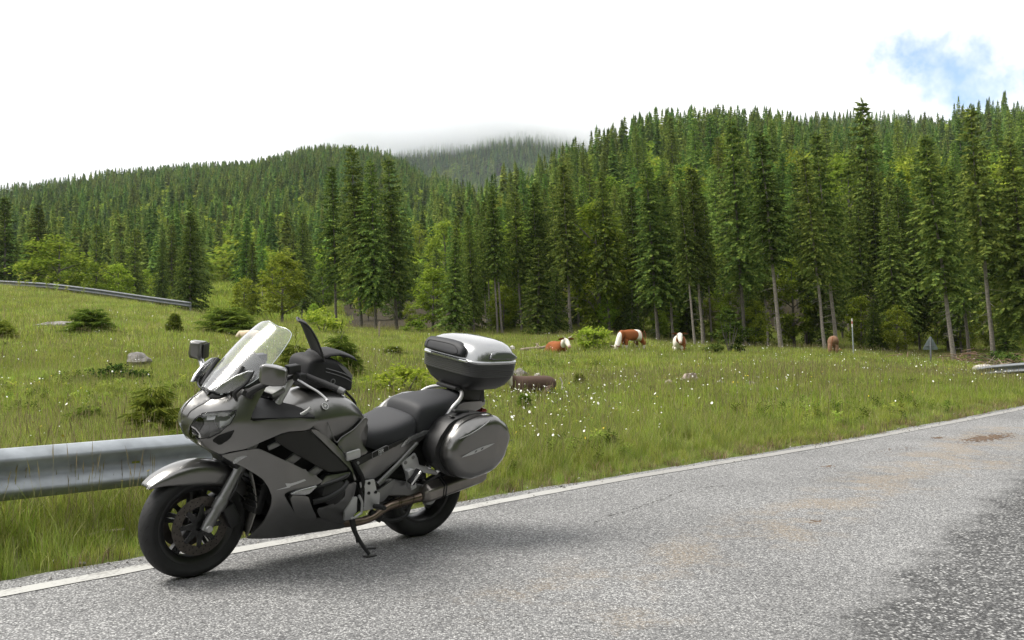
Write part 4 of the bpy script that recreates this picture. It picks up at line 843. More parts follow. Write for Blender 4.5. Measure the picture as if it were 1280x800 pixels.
def dust(m):
    """road dust on the lower half of the bike"""
    nt = m.node_tree; N = nt.nodes; L = nt.links; b = N['Principled BSDF']; src = b.inputs['Base Color'].links[0].from_socket; tc = N.new('ShaderNodeTexCoord'); sx = N.new('ShaderNodeSeparateXYZ'); L.new(tc.outputs['Object'], sx.inputs[0])
    mr = N.new('ShaderNodeMapRange'); L.new(sx.outputs[2], mr.inputs[0]); mr.inputs[1].default_value = .52; mr.inputs[2].default_value = .12
    n = N.new('ShaderNodeTexNoise'); n.inputs['Scale'].default_value = 34; n.inputs['Detail'].default_value = 8; n.inputs['Roughness'].default_value = .7; L.new(tc.outputs['Object'], n.inputs['Vector'])
    r = N.new('ShaderNodeMapRange'); L.new(n.outputs[0], r.inputs[0]); r.inputs[1].default_value = .42; r.inputs[2].default_value = .75; r.inputs[4].default_value = .22
    mu = N.new('ShaderNodeMath'); mu.operation = 'MULTIPLY'; L.new(mr.outputs[0], mu.inputs[0]); L.new(r.outputs[0], mu.inputs[1])
    mx = N.new('ShaderNodeMix'); mx.data_type = 'RGBA'; L.new(mu.outputs[0], mx.inputs[0]); L.new(src, mx.inputs[6]); mx.inputs[7].default_value = (.13, .115, .095, 1); L.new(mx.outputs[2], b.inputs['Base Color'])
    for nm, lo, hi in (('Coat Weight', .8, .5), ('Roughness', .30, .5)):
        q = N.new('ShaderNodeMapRange'); L.new(mu.outputs[0], q.inputs[0]); q.inputs[2].default_value = .6; q.inputs[3].default_value = lo; q.inputs[4].default_value = hi; L.new(q.outputs[0], b.inputs[nm])
dust(M_PAINT)
DX, UX = (.61982, .78475), (-.78475, .61982)
def tps(pts):
    c = np.array(pts); u = c[:, 0] * UX[0] + c[:, 1] * UX[1]; w = c[:, 0] * DX[0] + c[:, 1] * DX[1]; P = np.c_[u, c[:, 2]]; n = len(P)
    r2 = ((P[:, None] - P[None]) ** 2).sum(-1); K = np.where(r2 > 0, r2 * np.log(r2 + 1e-12), 0); A = np.zeros((n + 3, n + 3))
    A[:n, :n] = K + 1e-4 * np.eye(n); A[:n, n:] = np.c_[np.ones(n), P]; A[n:, :n] = A[:n, n:].T
    return P, np.linalg.solve(A, np.r_[w, 0, 0, 0])
_TP = tps(BODY)
def body_w(q):
    P, c = _TP; r2 = ((q[:, None] - P[None]) ** 2).sum(-1); return np.where(r2 > 0, r2 * np.log(r2 + 1e-12), 0) @ c[:-3] + c[-3] + q @ c[-2:]
def inpoly(q, P):
    x, y = q[:, 0], q[:, 1]; r = np.zeros(len(q), bool); n = len(P)
    for i in range(n):
        x1, y1 = P[i]; x2, y2 = P[(i + 1) % n]
        if y1 == y2: continue
        k = ((y1 > y) != (y2 > y)) & (x < (x2 - x1) * (y - y1) / (y2 - y1) + x1); r ^= k
    return r
def segdist(q, S):
    d = np.full(len(q), 9.)
    for a, b in S:
        v = b - a; t = np.clip(((q - a) @ v) / (v @ v + 1e-12), 0, 1); d = np.minimum(d, np.linalg.norm(q - a - t[:, None] * v, axis=1))
    return d
def chaikin(P, open_y0=None, k=.16):
    o = []; n = len(P)
    for i in range(n):
        a, b, c = P[i - 1], P[i], P[(i + 1) % n]; o.append(b + (a - b) * k); o.append(b + (c - b) * k)
    return np.array(o)
def triangulate(P, grid, roll, holes=()):
    """outline(s) in 2D -> points, triangles"""
    loops = [P] + list(holes); V = []; E = []
    for lp in loops:
        st = len(V); 
        for i in range(len(lp)):
            a, b = lp[i], lp[(i + 1) % len(lp)]; n = max(1, int(np.linalg.norm(b - a) / (grid * .8)))
            for k in range(n): V.append(a + (b - a) * k / n)
        E += [(i, i + 1 if i + 1 < len(V) else st) for i in range(st, len(V))]
    V = np.array(V); S = [(V[a], V[b]) for a, b in E]
    lo, hi = P.min(0), P.max(0); g = np.stack(np.meshgrid(np.arange(lo[0], hi[0], grid), np.arange(lo[1], hi[1], grid * .87)), -1); g[1::2, :, 0] += grid / 2; I = [g.reshape(-1, 2)]; keep = [.45 * grid + roll * .6]
    if roll > 0:
        for f in (.12, .4, .8):
            for a, b in S:
                n = np.array([-(b - a)[1], (b - a)[0]]); n /= np.linalg.norm(n) + 1e-9
                for s in (1, -1): I.append(((a + b) / 2 + s * n * roll * f)[None]); keep.append(roll * f * .9)
    q = np.vstack(I); kd = np.concatenate([np.full(len(a), k) for a, k in zip(I, keep)])
    ins = inpoly(q, P)
    for h in holes: ins &= ~inpoly(q, h)
    q, kd = q[ins], kd[ins]; ok = segdist(q, S) >= kd * .98; q = q[ok]
    A = np.vstack([V, q]); r = delaunay_2d_cdt([Vector(p) for p in A], E, [], 0, 1e-5)
    A = np.array([tuple(v) for v in r[0]]); T = np.array([t for t in r[2] if len(t) == 3]); c = A[T].mean(1); ins = inpoly(c, P)
    for h in holes: ins &= ~inpoly(c, h)
    return A, T[ins], S
def sheet(name, P2, depth, to3d, m, parent, roll=.008, grid=.02, th=.005, holes=(), both=True, noroll=None, label=None, round_=.16, sharp=55, crisp=0.0):
    """a curved panel with rolled edges; depth(q)->d, to3d(q,d)->xyz"""
    P2 = np.asarray(P2, float); P2 = chaikin(P2, k=round_) if round_ else P2
    A, T, S = triangulate(P2, grid, roll, holes); d = depth(A)
    if roll > 0:
        S2 = [s for s in S if not (noroll and noroll(s))]
        e = np.clip(segdist(A, S2), 0, roll) if S2 else np.full(len(A), roll); d = d - (roll - np.sqrt(np.maximum(0, roll ** 2 - (roll - e) ** 2)))
    X = to3d(A, d); n = np.cross(X[T[:, 1]] - X[T[:, 0]], X[T[:, 2]] - X[T[:, 0]]); ref = to3d(A, d + .01) - X
    fl = (n * ref[T[:, 0]]).sum(1) < 0; T[fl] = T[fl][:, ::-1]; out = []
    for s in ((1, -1) if both else (1,)):
        V = X * np.array([1, s, 1]); me = mesh(name, V, T if s > 0 else T[:, ::-1], m, sharp); o = obj(name, me, parent); out.append(o)
        if th: md = o.modifiers.new('thickness', 'SOLIDIFY'); md.thickness = th; md.offset = -1
        if crisp: md = o.modifiers.new('edge', 'BEVEL'); md.width = crisp; md.segments = 3; md.limit_method = 'ANGLE'; md.angle_limit = R(60); md.harden_normals = False
        if label: o['label'] = label
    return out
def body_panel(name, key, m, parent, off=0, roll=.008, grid=.02, th=.006, holes=(), both=True, label=None, round_=.16, pts=None):
    P = np.array(pts if pts is not None else PAN[key]); P2 = np.c_[P[:, 0] * UX[0] + P[:, 1] * UX[1], P[:, 2]]
    H2 = [np.array([(p[0] * UX[0] + p[1] * UX[1], p[2]) for p in h]) for h in holes]
    def to3d(q, d):
        X = np.c_[q[:, 0] * UX[0] + d * DX[0], q[:, 0] * UX[1] + d * DX[1], q[:, 1]]; X[:, 1] = np.maximum(X[:, 1], 0); return X
    def nr(s):
        q = np.array(s); X = to3d(q, body_w(q)); return (X[:, 1] < .012).all()
    return sheet(name, P2, lambda q: body_w(q) + off, to3d, m, parent, 0, grid, max(th, roll + .002) if roll else th, H2, both, nr, label, round_, 50, min(roll * .7, .0045) if roll else 0)
def side_panel(name, P, yfun, m, parent, roll=.008, grid=.02, th=.006, both=True, label=None, round_=.16):
    """outline in (x,z), y from yfun(x,z)"""
    P = np.array([(p[0], p[-1]) for p in P], float)
    return sheet(name, P, lambda q: yfun(q[:, 0], q[:, 1]) + 0 * q[:, 0], lambda q, d: np.c_[q[:, 0], d, q[:, 1]], m, parent, roll, grid, th, (), both, None, label, round_)
def pair(name, V, F, m, parent, sharp=35):
    a = part(name, V, F, m, parent, sharp); b = part(name, *mirror(V, F), m, parent, sharp); return a, b
def merge(*vf):
    V, F = [], []
    for v, f in vf:
        b = len(V); V += [tuple(p) for p in v]; F += [tuple(i + b for i in q) for q in f]
    return V, F
def text(name, s, size, M, m, parent, ext=.0006, shear=0.0):
    cu = bpy.data.curves.new(name, 'FONT'); cu.body = s; cu.size = size; cu.extrude = ext; cu.align_x = 'CENTER'; cu.align_y = 'CENTER'; cu.shear = shear
    o = bpy.data.objects.new(name, cu); dg = None; col.objects.link(o); bpy.context.view_layer.update()
    me = bpy.data.meshes.new_from_object(o.evaluated_get(bpy.context.evaluated_depsgraph_get())); bpy.data.objects.remove(o)
    me.transform(M); me.materials.clear(); me.materials.append(m); return obj(name, me, parent)
def frame_mat(o, right, up):
    """matrix with local X=right, Y=up at o"""
    r = Vector(right).normalized(); n = r.cross(Vector(up)).normalized(); u = n.cross(r)
    M = Matrix((r, u, n)).transposed().to_4x4(); M.translation = Vector(o); return M

def build_wheel(name, cx, Rr, hw, parent, discs, spokes):
    w = empty(name, (cx, 0, Rr)); w.parent = parent
    rim = .2159
    tyre = [(rim - .004, hw * .62), (rim + .012, hw * .80), (rim + .035, hw * .95), (Rr - .045, hw * 1.0), (Rr - .026, hw * .93), (Rr - .012, hw * .72), (Rr - .004, hw * .42), (Rr, hw * .12)]
    tyre = tyre + [(r, -y) for r, y in tyre[::-1]] + [(rim - .008, -hw * .4), (rim - .008, hw * .4)]
    V, F = lathe(tyre, 96, 1, closed=True); ty = part('tyre', V, F, M_RUBBER, w, 50)
    # tread grooves as slim recess strips lying in the rubber
    G = MB(); ng = 26 if hw < .07 else 22
    for k in range(ng):
        for s in (1, -1):
            a0 = 6.283 * (k + (.5 if s < 0 else 0)) / ng; Pp = []
            for t in np.linspace(0, 1, 9):
                y = hw * (.08 + .86 * t) * s; rr = np.interp(abs(y) / hw, [0, .12, .42, .72, .93, 1.0], [Rr, Rr, Rr - .004, Rr - .012, Rr - .026, Rr - .045]) + .0006
                a = a0 + .34 * t ** 1.2 - .06 * math.sin(t * 6); Pp.append((rr * math.cos(a), y, rr * math.sin(a), a))
            b = len(G.V); wd = .0022
            for (x, y, z, a) in Pp: G.V += [(x - math.sin(a) * wd, y, z + math.cos(a) * wd), (x + math.sin(a) * wd, y, z - math.cos(a) * wd)]
            G.F += [(b + 2 * i, b + 2 * i + 1, b + 2 * i + 3, b + 2 * i + 2) for i in range(8)]
    G.out('tread_groove', M_DARK, w, None)
    rw = hw * .66
    prof = [(rim + .006, rw + .004), (rim + .006, rw - .004), (rim - .006, rw - .008), (rim - .016, rw - .02), (rim - .026, .3 * rw), (rim - .026, -.3 * rw), (rim - .016, -rw + .02), (rim - .006, -rw + .008), (rim + .006, -rw + .004), (rim + .006, -rw - .004), (rim - .012, -rw - .002), (rim - .034, -rw * .6), (rim - .038, 0), (rim - .034, rw * .6), (rim - .012, rw + .002)]
    V, F = lathe(prof, 72, 1, closed=True); part('rim', V, F, M_RIM, w, 40)
    hub = [(.0, .052), (.03, .052), (.034, .045), (.052, .04), (.055, 0), (.052, -.04), (.034, -.045), (.03, -.052), (0, -.052)]
    V, F = lathe(hub, 28, 1); part('hub', V, F, M_RIM, w, 40)
    for k in range(spokes):
        a = 6.283 * k / spokes + .3
        sp = MB()
        for da in (-.11, .11):
            S = []
            for r, wd, th in ((.042, .012, .02), (.09, .0095, .016), (.15, .010, .014), (.186, .014, .016)):
                aa = a + da * (1 + .5 * (.186 - r) / .15) * (.10 / (r + .03)) ** .5; c, s = math.cos(aa), math.sin(aa)
                S.append([(c * r - s * wd * i, j * th, s * r + c * wd * i) for i, j in ((1, 1), (-1, 1), (-1, -1), (1, -1))])
            sp.add(*loft(S, True))
        sp.out('spoke', M_RIM, w, 40)
    for y, rd, ri in discs:
        d = [(rd, y + .0025), (rd, y - .0025), (ri, y - .0025), (ri, y + .0025)]; V, F = lathe(d, 72, 1, closed=True); dk = part('brake_disc', V, F, M_DISC, w, 30)
        H = MB(); s = 1 if y > 0 else -1
        for k in range(60):
            a = 6.283 * k / 60; r = ri + (rd - ri) * (.22, .5, .78)[k % 3]; n = 6; b = len(H.V)
            H.V += [(r * math.cos(a) + .0035 * math.cos(q * 1.047), y + s * .0032, r * math.sin(a) + .0035 * math.sin(q * 1.047)) for q in range(n)]; H.F.append(tuple(range(b, b + n)))
        H.out('disc_hole', M_DARK, w, None)
        C = MB()
        for k in range(8):
            a = 6.283 * k / 8; c_, s_ = math.cos(a), math.sin(a); S = [[(c_ * r - s_ * wd * i, y + j * .004, s_ * r + c_ * wd * i) for i, j in ((1, 1), (-1, 1), (-1, -1), (1, -1))] for r, wd in ((.05, .02), (ri - .02, .012), (ri + .006, .014))]; C.add(*loft(S, True))
            v, f = lathe([(0, y + s * .008), (.006, y + s * .008), (.007, y)], 8, 1, (c_ * (ri + .004), 0, s_ * (ri + .004))); C.add(v, f)
        v, f = lathe([(.055, y + .004), (.055, y - .004), (.03, y - .004), (.03, y + .004)], 24, 1, closed=True); C.add(v, f); C.out('disc_carrier', M_RIM, w, 40)
    return w

def superellipse(hx, hy, z, n=40, e=4.0, cx=0, cy=0):
    o = []
    for k in range(n):
        t = 2 * math.pi * k / n; c, s = math.cos(t), math.sin(t)
        o.append((cx + hx * math.copysign(abs(c) ** (2 / e), c), cy + hy * math.copysign(abs(s) ** (2 / e), s), z))
    return o

def build_motorcycle():
    BK = empty('motorcycle', (-.6285, 6.5848, 0)); BK.rotation_euler = (-.15, 0, 3.91892)
    tag(BK, 'dark grey touring motorcycle with panniers and topcase leaning on its stand by the road edge', 'motorcycle')
    # ---------------- wheels
    build_wheel('front_wheel', 1.545, .300, .060, BK, [(.074, .160, .108), (-.074, .160, .108)], 5)
    build_wheel('rear_wheel', 0, .316, .090, BK, [(-.10, .14, .09)], 5)
    # ---------------- front fender
    th = [38, 44, 52, 62, 75, 90, 105, 120, 135, 150, 165, 176]; rc = [.372, .370, .364, .358, .353, .350, .348, .346, .344, .342, .338, .334]; rs = [.356, .335, .300, .262, .236, .224, .222, .232, .252, .272, .290, .300]; hw = [.045, .06, .070, .076, .080, .082, .082, .080, .076, .07, .064, .056]
    S = []
    for t, a, b, w in zip(th, rc, rs, hw):
        c, s = math.cos(R(t)), math.sin(R(t)); sec = []
        for y, r in ((1, b), (1.02, b + (a - b) * .35), (1.0, b + (a - b) * .68), (.86, a - (a - b) * .13), (.55, a - .006), (.2, a - .001), (0, a)): sec.append((y * w, r))
        sec = sec + [(-y, r) for y, r in sec[-2::-1]]; S.append([(1.545 + c * r, y, .30 + s * r) for y, r in sec])
    V, F = loft(S, False, False); o = part('front_fender', V, [f[::-1] for f in F], M_PAINT, BK, 60); subsurf(o, 1); md = o.modifiers.new('t', 'SOLIDIFY'); md.thickness = .004; md.offset = -1
    for s in (1,):
        text('fender_lettering', 'YAMAHA', .018, frame_mat((1.8190, .0510, .5527), (-.67, 0, .74), (.444, -.79, .40)), M_WHITE, BK, .0004)
    # fork legs, stanchions, clamps
    ax = Vector((1.53, .113, .30)); dr = Vector((-.49, 0, .872)).normalized()
    for s in (1, -1):
        A = Vector((ax.x, ax.y * s, ax.z)); f = lambda t: tuple(A + dr * t)
        V, F = merge(tube([f(-.02), f(.02), f(.06), f(.11)], [.027, .031, .030, .029], 16), tube([f(.105), f(.115), f(.16), f(.17)], [.034, .036, .036, .033], 18), tube([f(.17), f(.40)], [.0315, .030], 16)); part('fork_leg', V, F, M_GREYMETAL, BK, 30)
        V, F = tube([f(.38), f(.90)], .024, 14); part('fork_tube', V, F, M_ALU if s > 0 else M_GREYMETAL, BK, 30)
        V, F = lathe([(0, .006), (.016, .006), (.018, 0), (.018, -.02)], 18, 1, (A.x, 0, A.z)); V = [(x, (y + .145) * s, z) for x, y, z in V]; part('axle_cap', V, F, M_ALU, BK, 30)
        # caliper behind the leg
        V, F = box((1.385, .092 * s, .345), (.075, .06, .13), (R(28), 'Y'), .012); part('brake_caliper', V, F, M_PLASTIC, BK, 40)
    V, F = tube([(1.44, .125, .42), (1.40, .15, .50), (1.37, .14, .58), (1.30, .11, .70)], .006, 8, True, 16); part('brake_hose', V, F, M_PLASTIC, BK)
    V, F = box((1.36, 0, .64), (.09, .27, .05), (R(26), 'Y'), .012); part('fork_clamp', V, F, M_PLASTIC, BK)
    V, F = box((1.175, 0, 1.01), (.09, .28, .035), (R(26), 'Y'), .012); part('fork_clamp', V, F, M_GREYMETAL, BK)
    # ---------------- dark inner body, engine, radiator
    cb = MB()
    cb.add(*loft([[(x, y * w, z0 + (z1 - z0) * q) for y, q in ((1, .0), (1.05, .5), (.8, 1), (-.8, 1), (-1.05, .5), (-1, 0))] for x, w, z0, z1 in ((-.30, .08, .66, .80), (0, .12, .52, .80), (.3, .13, .40, .70), (.48, .14, .30, .68), (.62, .15, .25, .74), (.8, .17, .24, .80), (1.0, .18, .24, .84), (1.12, .17, .28, .86), (1.2, .15, .40, .88), (1.3, .12, .66, .95), (1.45, .09, .72, .94))], True))
    cb.out('engine_block', M_DARK, BK, 40)
    V, F = box((1.235, 0, .50), (.05, .36, .30), (R(-14), 'Y'), .01); rad = part('radiator', V, F, M_PLASTIC, BK)
    sl = MB()
    for k in range(9): sl.add(*box((1.268 - .0085 * k + .035, 0, .40 + .03 * k), (.012, .40, .006), None, 0))
    sl.out('radiator_fin', M_MATTE, rad)
    # cylinder / clutch cover bulge seen through the fairing opening
    V, F = lathe([(0, .285), (.05, .283), (.075, .272), (.085, .25), (.085, .15)], 32, 1, (.85, 0, .455)); part('clutch_cover', V, F, M_PLASTIC, BK, 40)
    V, F = tube([(1.0, .275, .50), (.9, .285, .515), (.8, .27, .53), (.74, .24, .54)], .011, 10, True, 18); part('coolant_hose', V, F, M_PLASTIC, BK)
    V, F = tube([(.98, .262, .41), (.9, .285, .43), (.8, .28, .47), (.76, .26, .50)], .016, 10, True, 18); part('coolant_hose', V, F, M_PLASTIC, BK)
    # ---------------- fairing
    hl = [tuple(p) for p in PAN['hl']]
    up = body_panel('upper_fairing', 'upper', M_PAINT, BK, 0, .006, .018, holes=[hl])
    body_panel('nose_panel', 'beak', M_PAINT, BK, .005, .006, .016)
    sl_ = [(1.556, .05, .985), (1.53, .085, .985), (1.505, .105, .992), (1.47, .125, 1.012), (1.49, .09, 1.022), (1.52, .055, 1.012)]
    body_panel('air_slot', None, M_DARK, BK, .003, 0, .016, .003, pts=sl_, label='dark air slot beside the nose panel')
    body_panel('intake_opening', 'intake', M_DARK, BK, .003, 0, .016, .003, label='black air opening under the headlight')
    # headlights
    M_HOUSING = mat('headlight_housing', (.26, .26, .27), .3, .5); M_FACET = mat('white_glint_facet', (.82, .83, .85), .22, .15); M_REFL = mat('silvered_reflector', (.72, .72, .73), .38, .6)
    for q, hs in enumerate(body_panel('headlight', 'hl', M_HOUSING, BK, -.035, 0, .02, .004, label='clear headlight unit with chrome reflectors')):
        sg = 1 if q == 0 else -1
        def bowl(c, r, dirv):
            V, F = lathe([(r, .0), (r * .92, -.012), (r * .7, -.026), (r * .3, -.034), (.0, -.035)], 24, 2); M = Vector(dirv).normalized().to_track_quat('Z', 'Y').to_matrix().to_4x4(); M.translation = Vector(c)
            V = [tuple(M @ Vector(v)) for v in V]; return ([(x, y * sg, z) for x, y, z in V], F if sg > 0 else [f[::-1] for f in F])
        ins = body_panel('dark_insert', None, M_MATTE, hs, -.030, 0, .016, .002, both=False, pts=[(1.631, .04, .802), (1.642, .069, .843), (1.63, .084, .884), (1.60, .10, .905), (1.585, .105, .86), (1.60, .08, .80), (1.612, .05, .78)])[0]
        if sg < 0: ins.scale.y = -1
        part('reflector', *bowl((1.512, .165, .885), .046, (.75, .62, .15)), M_REFL, hs, 60)
        part('reflector', *bowl((1.583, .088, .838), .040, (.85, .5, .05)), M_CHROME, hs, 60)
        V, F = prism([(1.475, .175, .925), (1.545, .12, .935), (1.59, .075, .905), (1.55, .11, .865)], (-.01, -.012, -.02)); V = [(x, y * sg, z) for x, y, z in V]; part('chrome_divider', V, F, M_REFL, hs)
        for Pf in ([(1.458, .198, .944), (1.528, .148, .932), (1.528, .162, .845), (1.490, .204, .874)], [(1.548, .118, .832), (1.515, .165, .838), (1.534, .158, .808), (1.562, .125, .795)], [(1.575, .11, .925), (1.535, .145, .93), (1.548, .138, .885), (1.578, .112, .88)]):
            zt = max(p[2] for p in Pf); zb = min(p[2] for p in Pf); Pq = [(x - .62 * (.004 + .028 * (z - zb) / (zt - zb)), y - .785 * (.004 + .028 * (z - zb) / (zt - zb)), z) for x, y, z in Pf]
            V, F = prism(Pq, (-.003, -.004, -.002)); V = [(x, y * sg, z) for x, y, z in V]; part('glint_facet', V, F, M_FACET, hs)  # white facets added to stand in for the headlight's bright reflections
    for o, hs in zip(body_panel('lens', 'hl', M_LENS, BK, .002, .006, .02, 0), [c for c in BK.children if c.name.startswith('headlight')]): o.parent = hs
    # bezel line round the lens
    P = np.array(PAN['hl']); P = np.vstack([P, P[:1]]); V, F = tube(P, .003, 6, False); pair('headlight_trim', V, F, M_PLASTIC, BK)
    V, F = prism([(1.60, .05, .758), (1.50, .135, .70), (1.47, .14, .683), (1.49, .05, .683), (1.60, 0, .75)], (-.01, -.01, .012)); pair('chin_panel', V, F, M_GREYMETAL, BK)
    # lower fairing and its pieces
    body_panel('lower_fairing', 'lower', M_PAINT, BK, .007, .006, .02)
    body_panel('fairing_accent', 'arrowlight', M_PAINT_SILVER, BK, .010, .004, .015, .004)
    body_panel('vent_panel', 'dark', M_MATTE, BK, -.006, .006, .025, label='matte black mesh vent panel')
    body_panel('frame_cover', 'strip', M_PAINT, BK, .003, .006, .015)
    body_panel('knee_panel', 'knee', M_PAINT, BK, .004, .007, .018)
    body_panel('tail_panel', 'tail', M_PAINT, BK, .004, .007, .02)
    body_panel('tail_strip', 'tailstrip', M_MATTE, BK, .009, .003, .015, .004, label='black trim strip under the seat')
    body_panel('tail_accent', 'taillight', M_PAINT_SILVER, BK, .010, .004, .015, .004)
    body_panel('middle_cover', 'midcover', M_PAINT, BK, .004, .006, .015)
    body_panel('engine_guard', 'guard', M_PAINT, BK, .006, .007, .016)
    body_panel('fairing_scoop', 'wing_top', M_PAINT_SILVER, BK, .026, .008, .014, .03, label='lighter top of the side air scoop')
    body_panel('fairing_scoop', 'wing_front', M_PAINT, BK, .024, .010, .014, .03)
    body_panel('fairing_emblem', 'slashmark', M_BADGE, BK, .0095, .001, .015, .002, round_=0, label='silver slash emblem')
    # inner cowl faces next to the wheel
    ic = np.array([(1.338, .13, .515), (1.273, .13, .489), (1.202, .13, .463), (1.159, .13, .367), (1.197, .13, .291), (1.279, .13, .222), (1.303, .13, .216), (1.326, .13, .318)])
    M_INNER = mat('lightened_inner_cowl', (.27, .26, .24), .5, .3, var=(.25, 9))  # grey lightened: the light on these forward faces is put into the colour
    S = [[(1.335, .20, .60), (1.30, .19, .50), (1.27, .18, .40), (1.29, .17, .30), (1.315, .165, .225)], [(1.30, .13, .58), (1.27, .12, .49), (1.25, .11, .40), (1.262, .11, .30), (1.28, .11, .215)], [(1.25, .02, .56), (1.235, .02, .48), (1.225, .02, .40), (1.235, .02, .30), (1.25, .02, .21)]]
    V, F = loft(S, False, False); 
    for o in pair('inner_cowl', V, F, M_INNER, BK): subsurf(o, 1); md = o.modifiers.new('t', 'SOLIDIFY'); md.thickness = .004
    # belly
    V, F = loft([[(x, w, z + .05), (x, w * .8, z), (x, 0, z - .012), (x, -w * .8, z), (x, -w, z + .05)] for x, w, z in ((1.28, .165, .235), (1.1, .165, .215), (.9, .15, .20), (.72, .13, .20))], False, False); o = part('belly_pan', V, F, M_PLASTIC, BK, 60)
    # gap parts between vent panel and lower fairing
    V, F = merge(box((1.12, .235, .66), (.16, .02, .05), (R(32), 'Y'), .006), box((.97, .235, .575), (.10, .02, .05), (R(34), 'Y'), .006), box((1.25, .26, .757), (.085, .015, .028), (R(20), 'Y'), .004)); pair('frame_spar', V, F, M_GREYMETAL, BK)
    # ---------------- tank
    sec = [(1.10, .955, .13, .90, .17, .86, .18), (1.02, .985, .165, .905, .20, .855, .19), (.93, 1.008, .18, .918, .212, .862, .205), (.84, 1.015, .175, .93, .205, .866, .2), (.75, 1.0, .16, .925, .19, .868, .185), (.67, .965, .145, .90, .172, .862, .17), (.60, .905, .125, .86, .155, .835, .155), (.555, .83, .11, .80, .14, .78, .14)]
    S = []
    for x, zt, y1, z1, y2, z2, y3 in sec:
        h = [(0, zt), (y1 * .5, zt - .012), (y1 * .85, z1 + (zt - z1) * .55), (y1 * 1.03, z1 + .012), (y2, z2 + .012), (y2 + .003, z2 - .012), (y3, z2 - .07), (y3 * .93, z2 - .16)]
        S.append([(x, -y, z) for y, z in h[::-1]] + [(x, y, z) for y, z in h[1:]])
    V, F = loft(S, False, False); o = part('fuel_tank', V, F, M_PAINT, BK, 70); subsurf(o, 2)
    V, F = tube([(.89, .213, .845), (.842, .232, .735), (.79, .217, .755), (.70, .20, .79), (.63, .187, .84), (.605, .18, .86)], .0022, 6, True, 24); pair('tank_seam', V, F, M_GREYMETAL, BK)
    # emblem
    M = frame_mat((.903, .189, .933), (-.97, .10, -.12), (.10, -.60, .78)); em = MB()
    V, F = lathe([(.0, .002), (.021, .002), (.0215, 0)], 32, 2); V = [tuple(M @ Vector(v)) for v in V]; eb = part('tank_emblem', V, F, M_WHITE, BK, 30)
    V, F = lathe([(.0, .0028), (.0175, .0028), (.0176, .002)], 32, 2); V = [tuple(M @ Vector(v)) for v in V]; part('emblem_field', V, F, M_MATTE, eb, 30)
    fk = MB()
    for k in range(3):
        a = R(90 + 120 * k); c, s = math.cos(a), math.sin(a)
        def bar(x0, y0, x1, y1, w):
            d = Vector((x1 - x0, y1 - y0, 0)).normalized(); n = Vector((-d.y, d.x, 0)) * w; P = [Vector((x0, y0, .0034)) + n, Vector((x1, y1, .0034)) + n, Vector((x1, y1, .0034)) - n, Vector((x0, y0, .0034)) - n]; b = len(fk.V); fk.V += [tuple(M @ p) for p in P]; fk.F.append((b + 3, b + 2, b + 1, b))
        bar(-c * .016, -s * .016, c * .006, s * .006, .0011)
        for o_ in (-.0035, .0035): bar(c * .004 - s * o_, s * .004 + c * o_, c * .0165 - s * o_, s * .0165 + c * o_, .0011)
    fk.out('tuning_fork_mark', M_WHITE, eb, None)
    # ---------------- seats
    def seat(name, rows, e=3):
        S = []
        for x, zt, w, zb in rows:
            h = [(0, zt), (w * .55, zt - .003), (w * .86, zt - .014), (w, zt - .042), (w * 1.02, (zt + zb) / 2 - .01), (w * .98, zb)]; S.append([(x, -y, z) for y, z in h[::-1]] + [(x, y, z) for y, z in h[1:]])
        a = S[0]; b = S[-1]; S = [[(p[0] + .012, p[1] * .7, (p[2] + rows[0][3]) / 2) for p in a]] + S + [[(p[0] - .012, p[1] * .75, (p[2] + rows[-1][3]) / 2) for p in b]]
        V, F = loft(S, False, False); o = part(name, V, F, M_SEAT, BK, 80); return subsurf(o, 2)
    seat('rider_seat', [(.60, .735, .10, .69), (.55, .752, .135, .655), (.46, .772, .165, .625), (.36, .80, .185, .61), (.27, .832, .19, .635), (.215, .845, .18, .67)])
    seat('pillion_seat', [(.205, .885, .165, .66), (.16, .905, .178, .685), (.06, .918, .178, .74), (-.05, .930, .165, .80), (-.14, .940, .145, .855), (-.21, .942, .10, .89)])
    # far/near tail top and grab rail
    V, F = tube([(0, .178, .80), (-.06, .18, .868), (-.13, .165, .918), (-.19, .10, .945), (-.205, 0, .952), (-.19, -.10, .945), (-.13, -.165, .918), (-.06, -.18, .868), (.03, -.178, .80)], .0125, 10, True, 48); part('grab_rail', V, F, M_ALU, BK)
    V, F = loft([[(x, w, z0), (x, w * .96, z1), (x, 0, z1 + .02), (x, -w * .96, z1), (x, -w, z0), (x, 0, z0 - .03)] for x, w, z0, z1 in ((.12, .165, .70, .80), (-.05, .15, .74, .84), (-.2, .13, .78, .88), (-.38, .09, .82, .87), (-.46, .05, .84, .865))], True); part('rear_cowl', V, F, M_PAINT, BK, 40)
    V, F = box((-.44, 0, .79), (.05, .14, .05), (R(-20), 'Y'), .01); part('tail_light', V, F, mat('red_lens', (.25, .01, .01), .2, coat=.5), BK)
    V, F = merge(box((-.28, 0, .965), (.28, .19, .022), None, .006), box((-.30, .075, .92), (.16, .014, .09), (R(-12), 'Y'), .004), box((-.30, -.075, .92), (.16, .014, .09), (R(-12), 'Y'), .004), box((-.40, 0, .90), (.05, .15, .09), (R(12), 'Y'), .006)); part('luggage_rack', V, F, M_PLASTIC, BK)
    for s in (1, -1):
        V, F = lathe([(0, .01), (.014, .01), (.016, 0), (.016, -.05)], 14, 1, (-.40, .12 * s, .985)); part('rack_knob', V, F, M_GREYMETAL, BK)
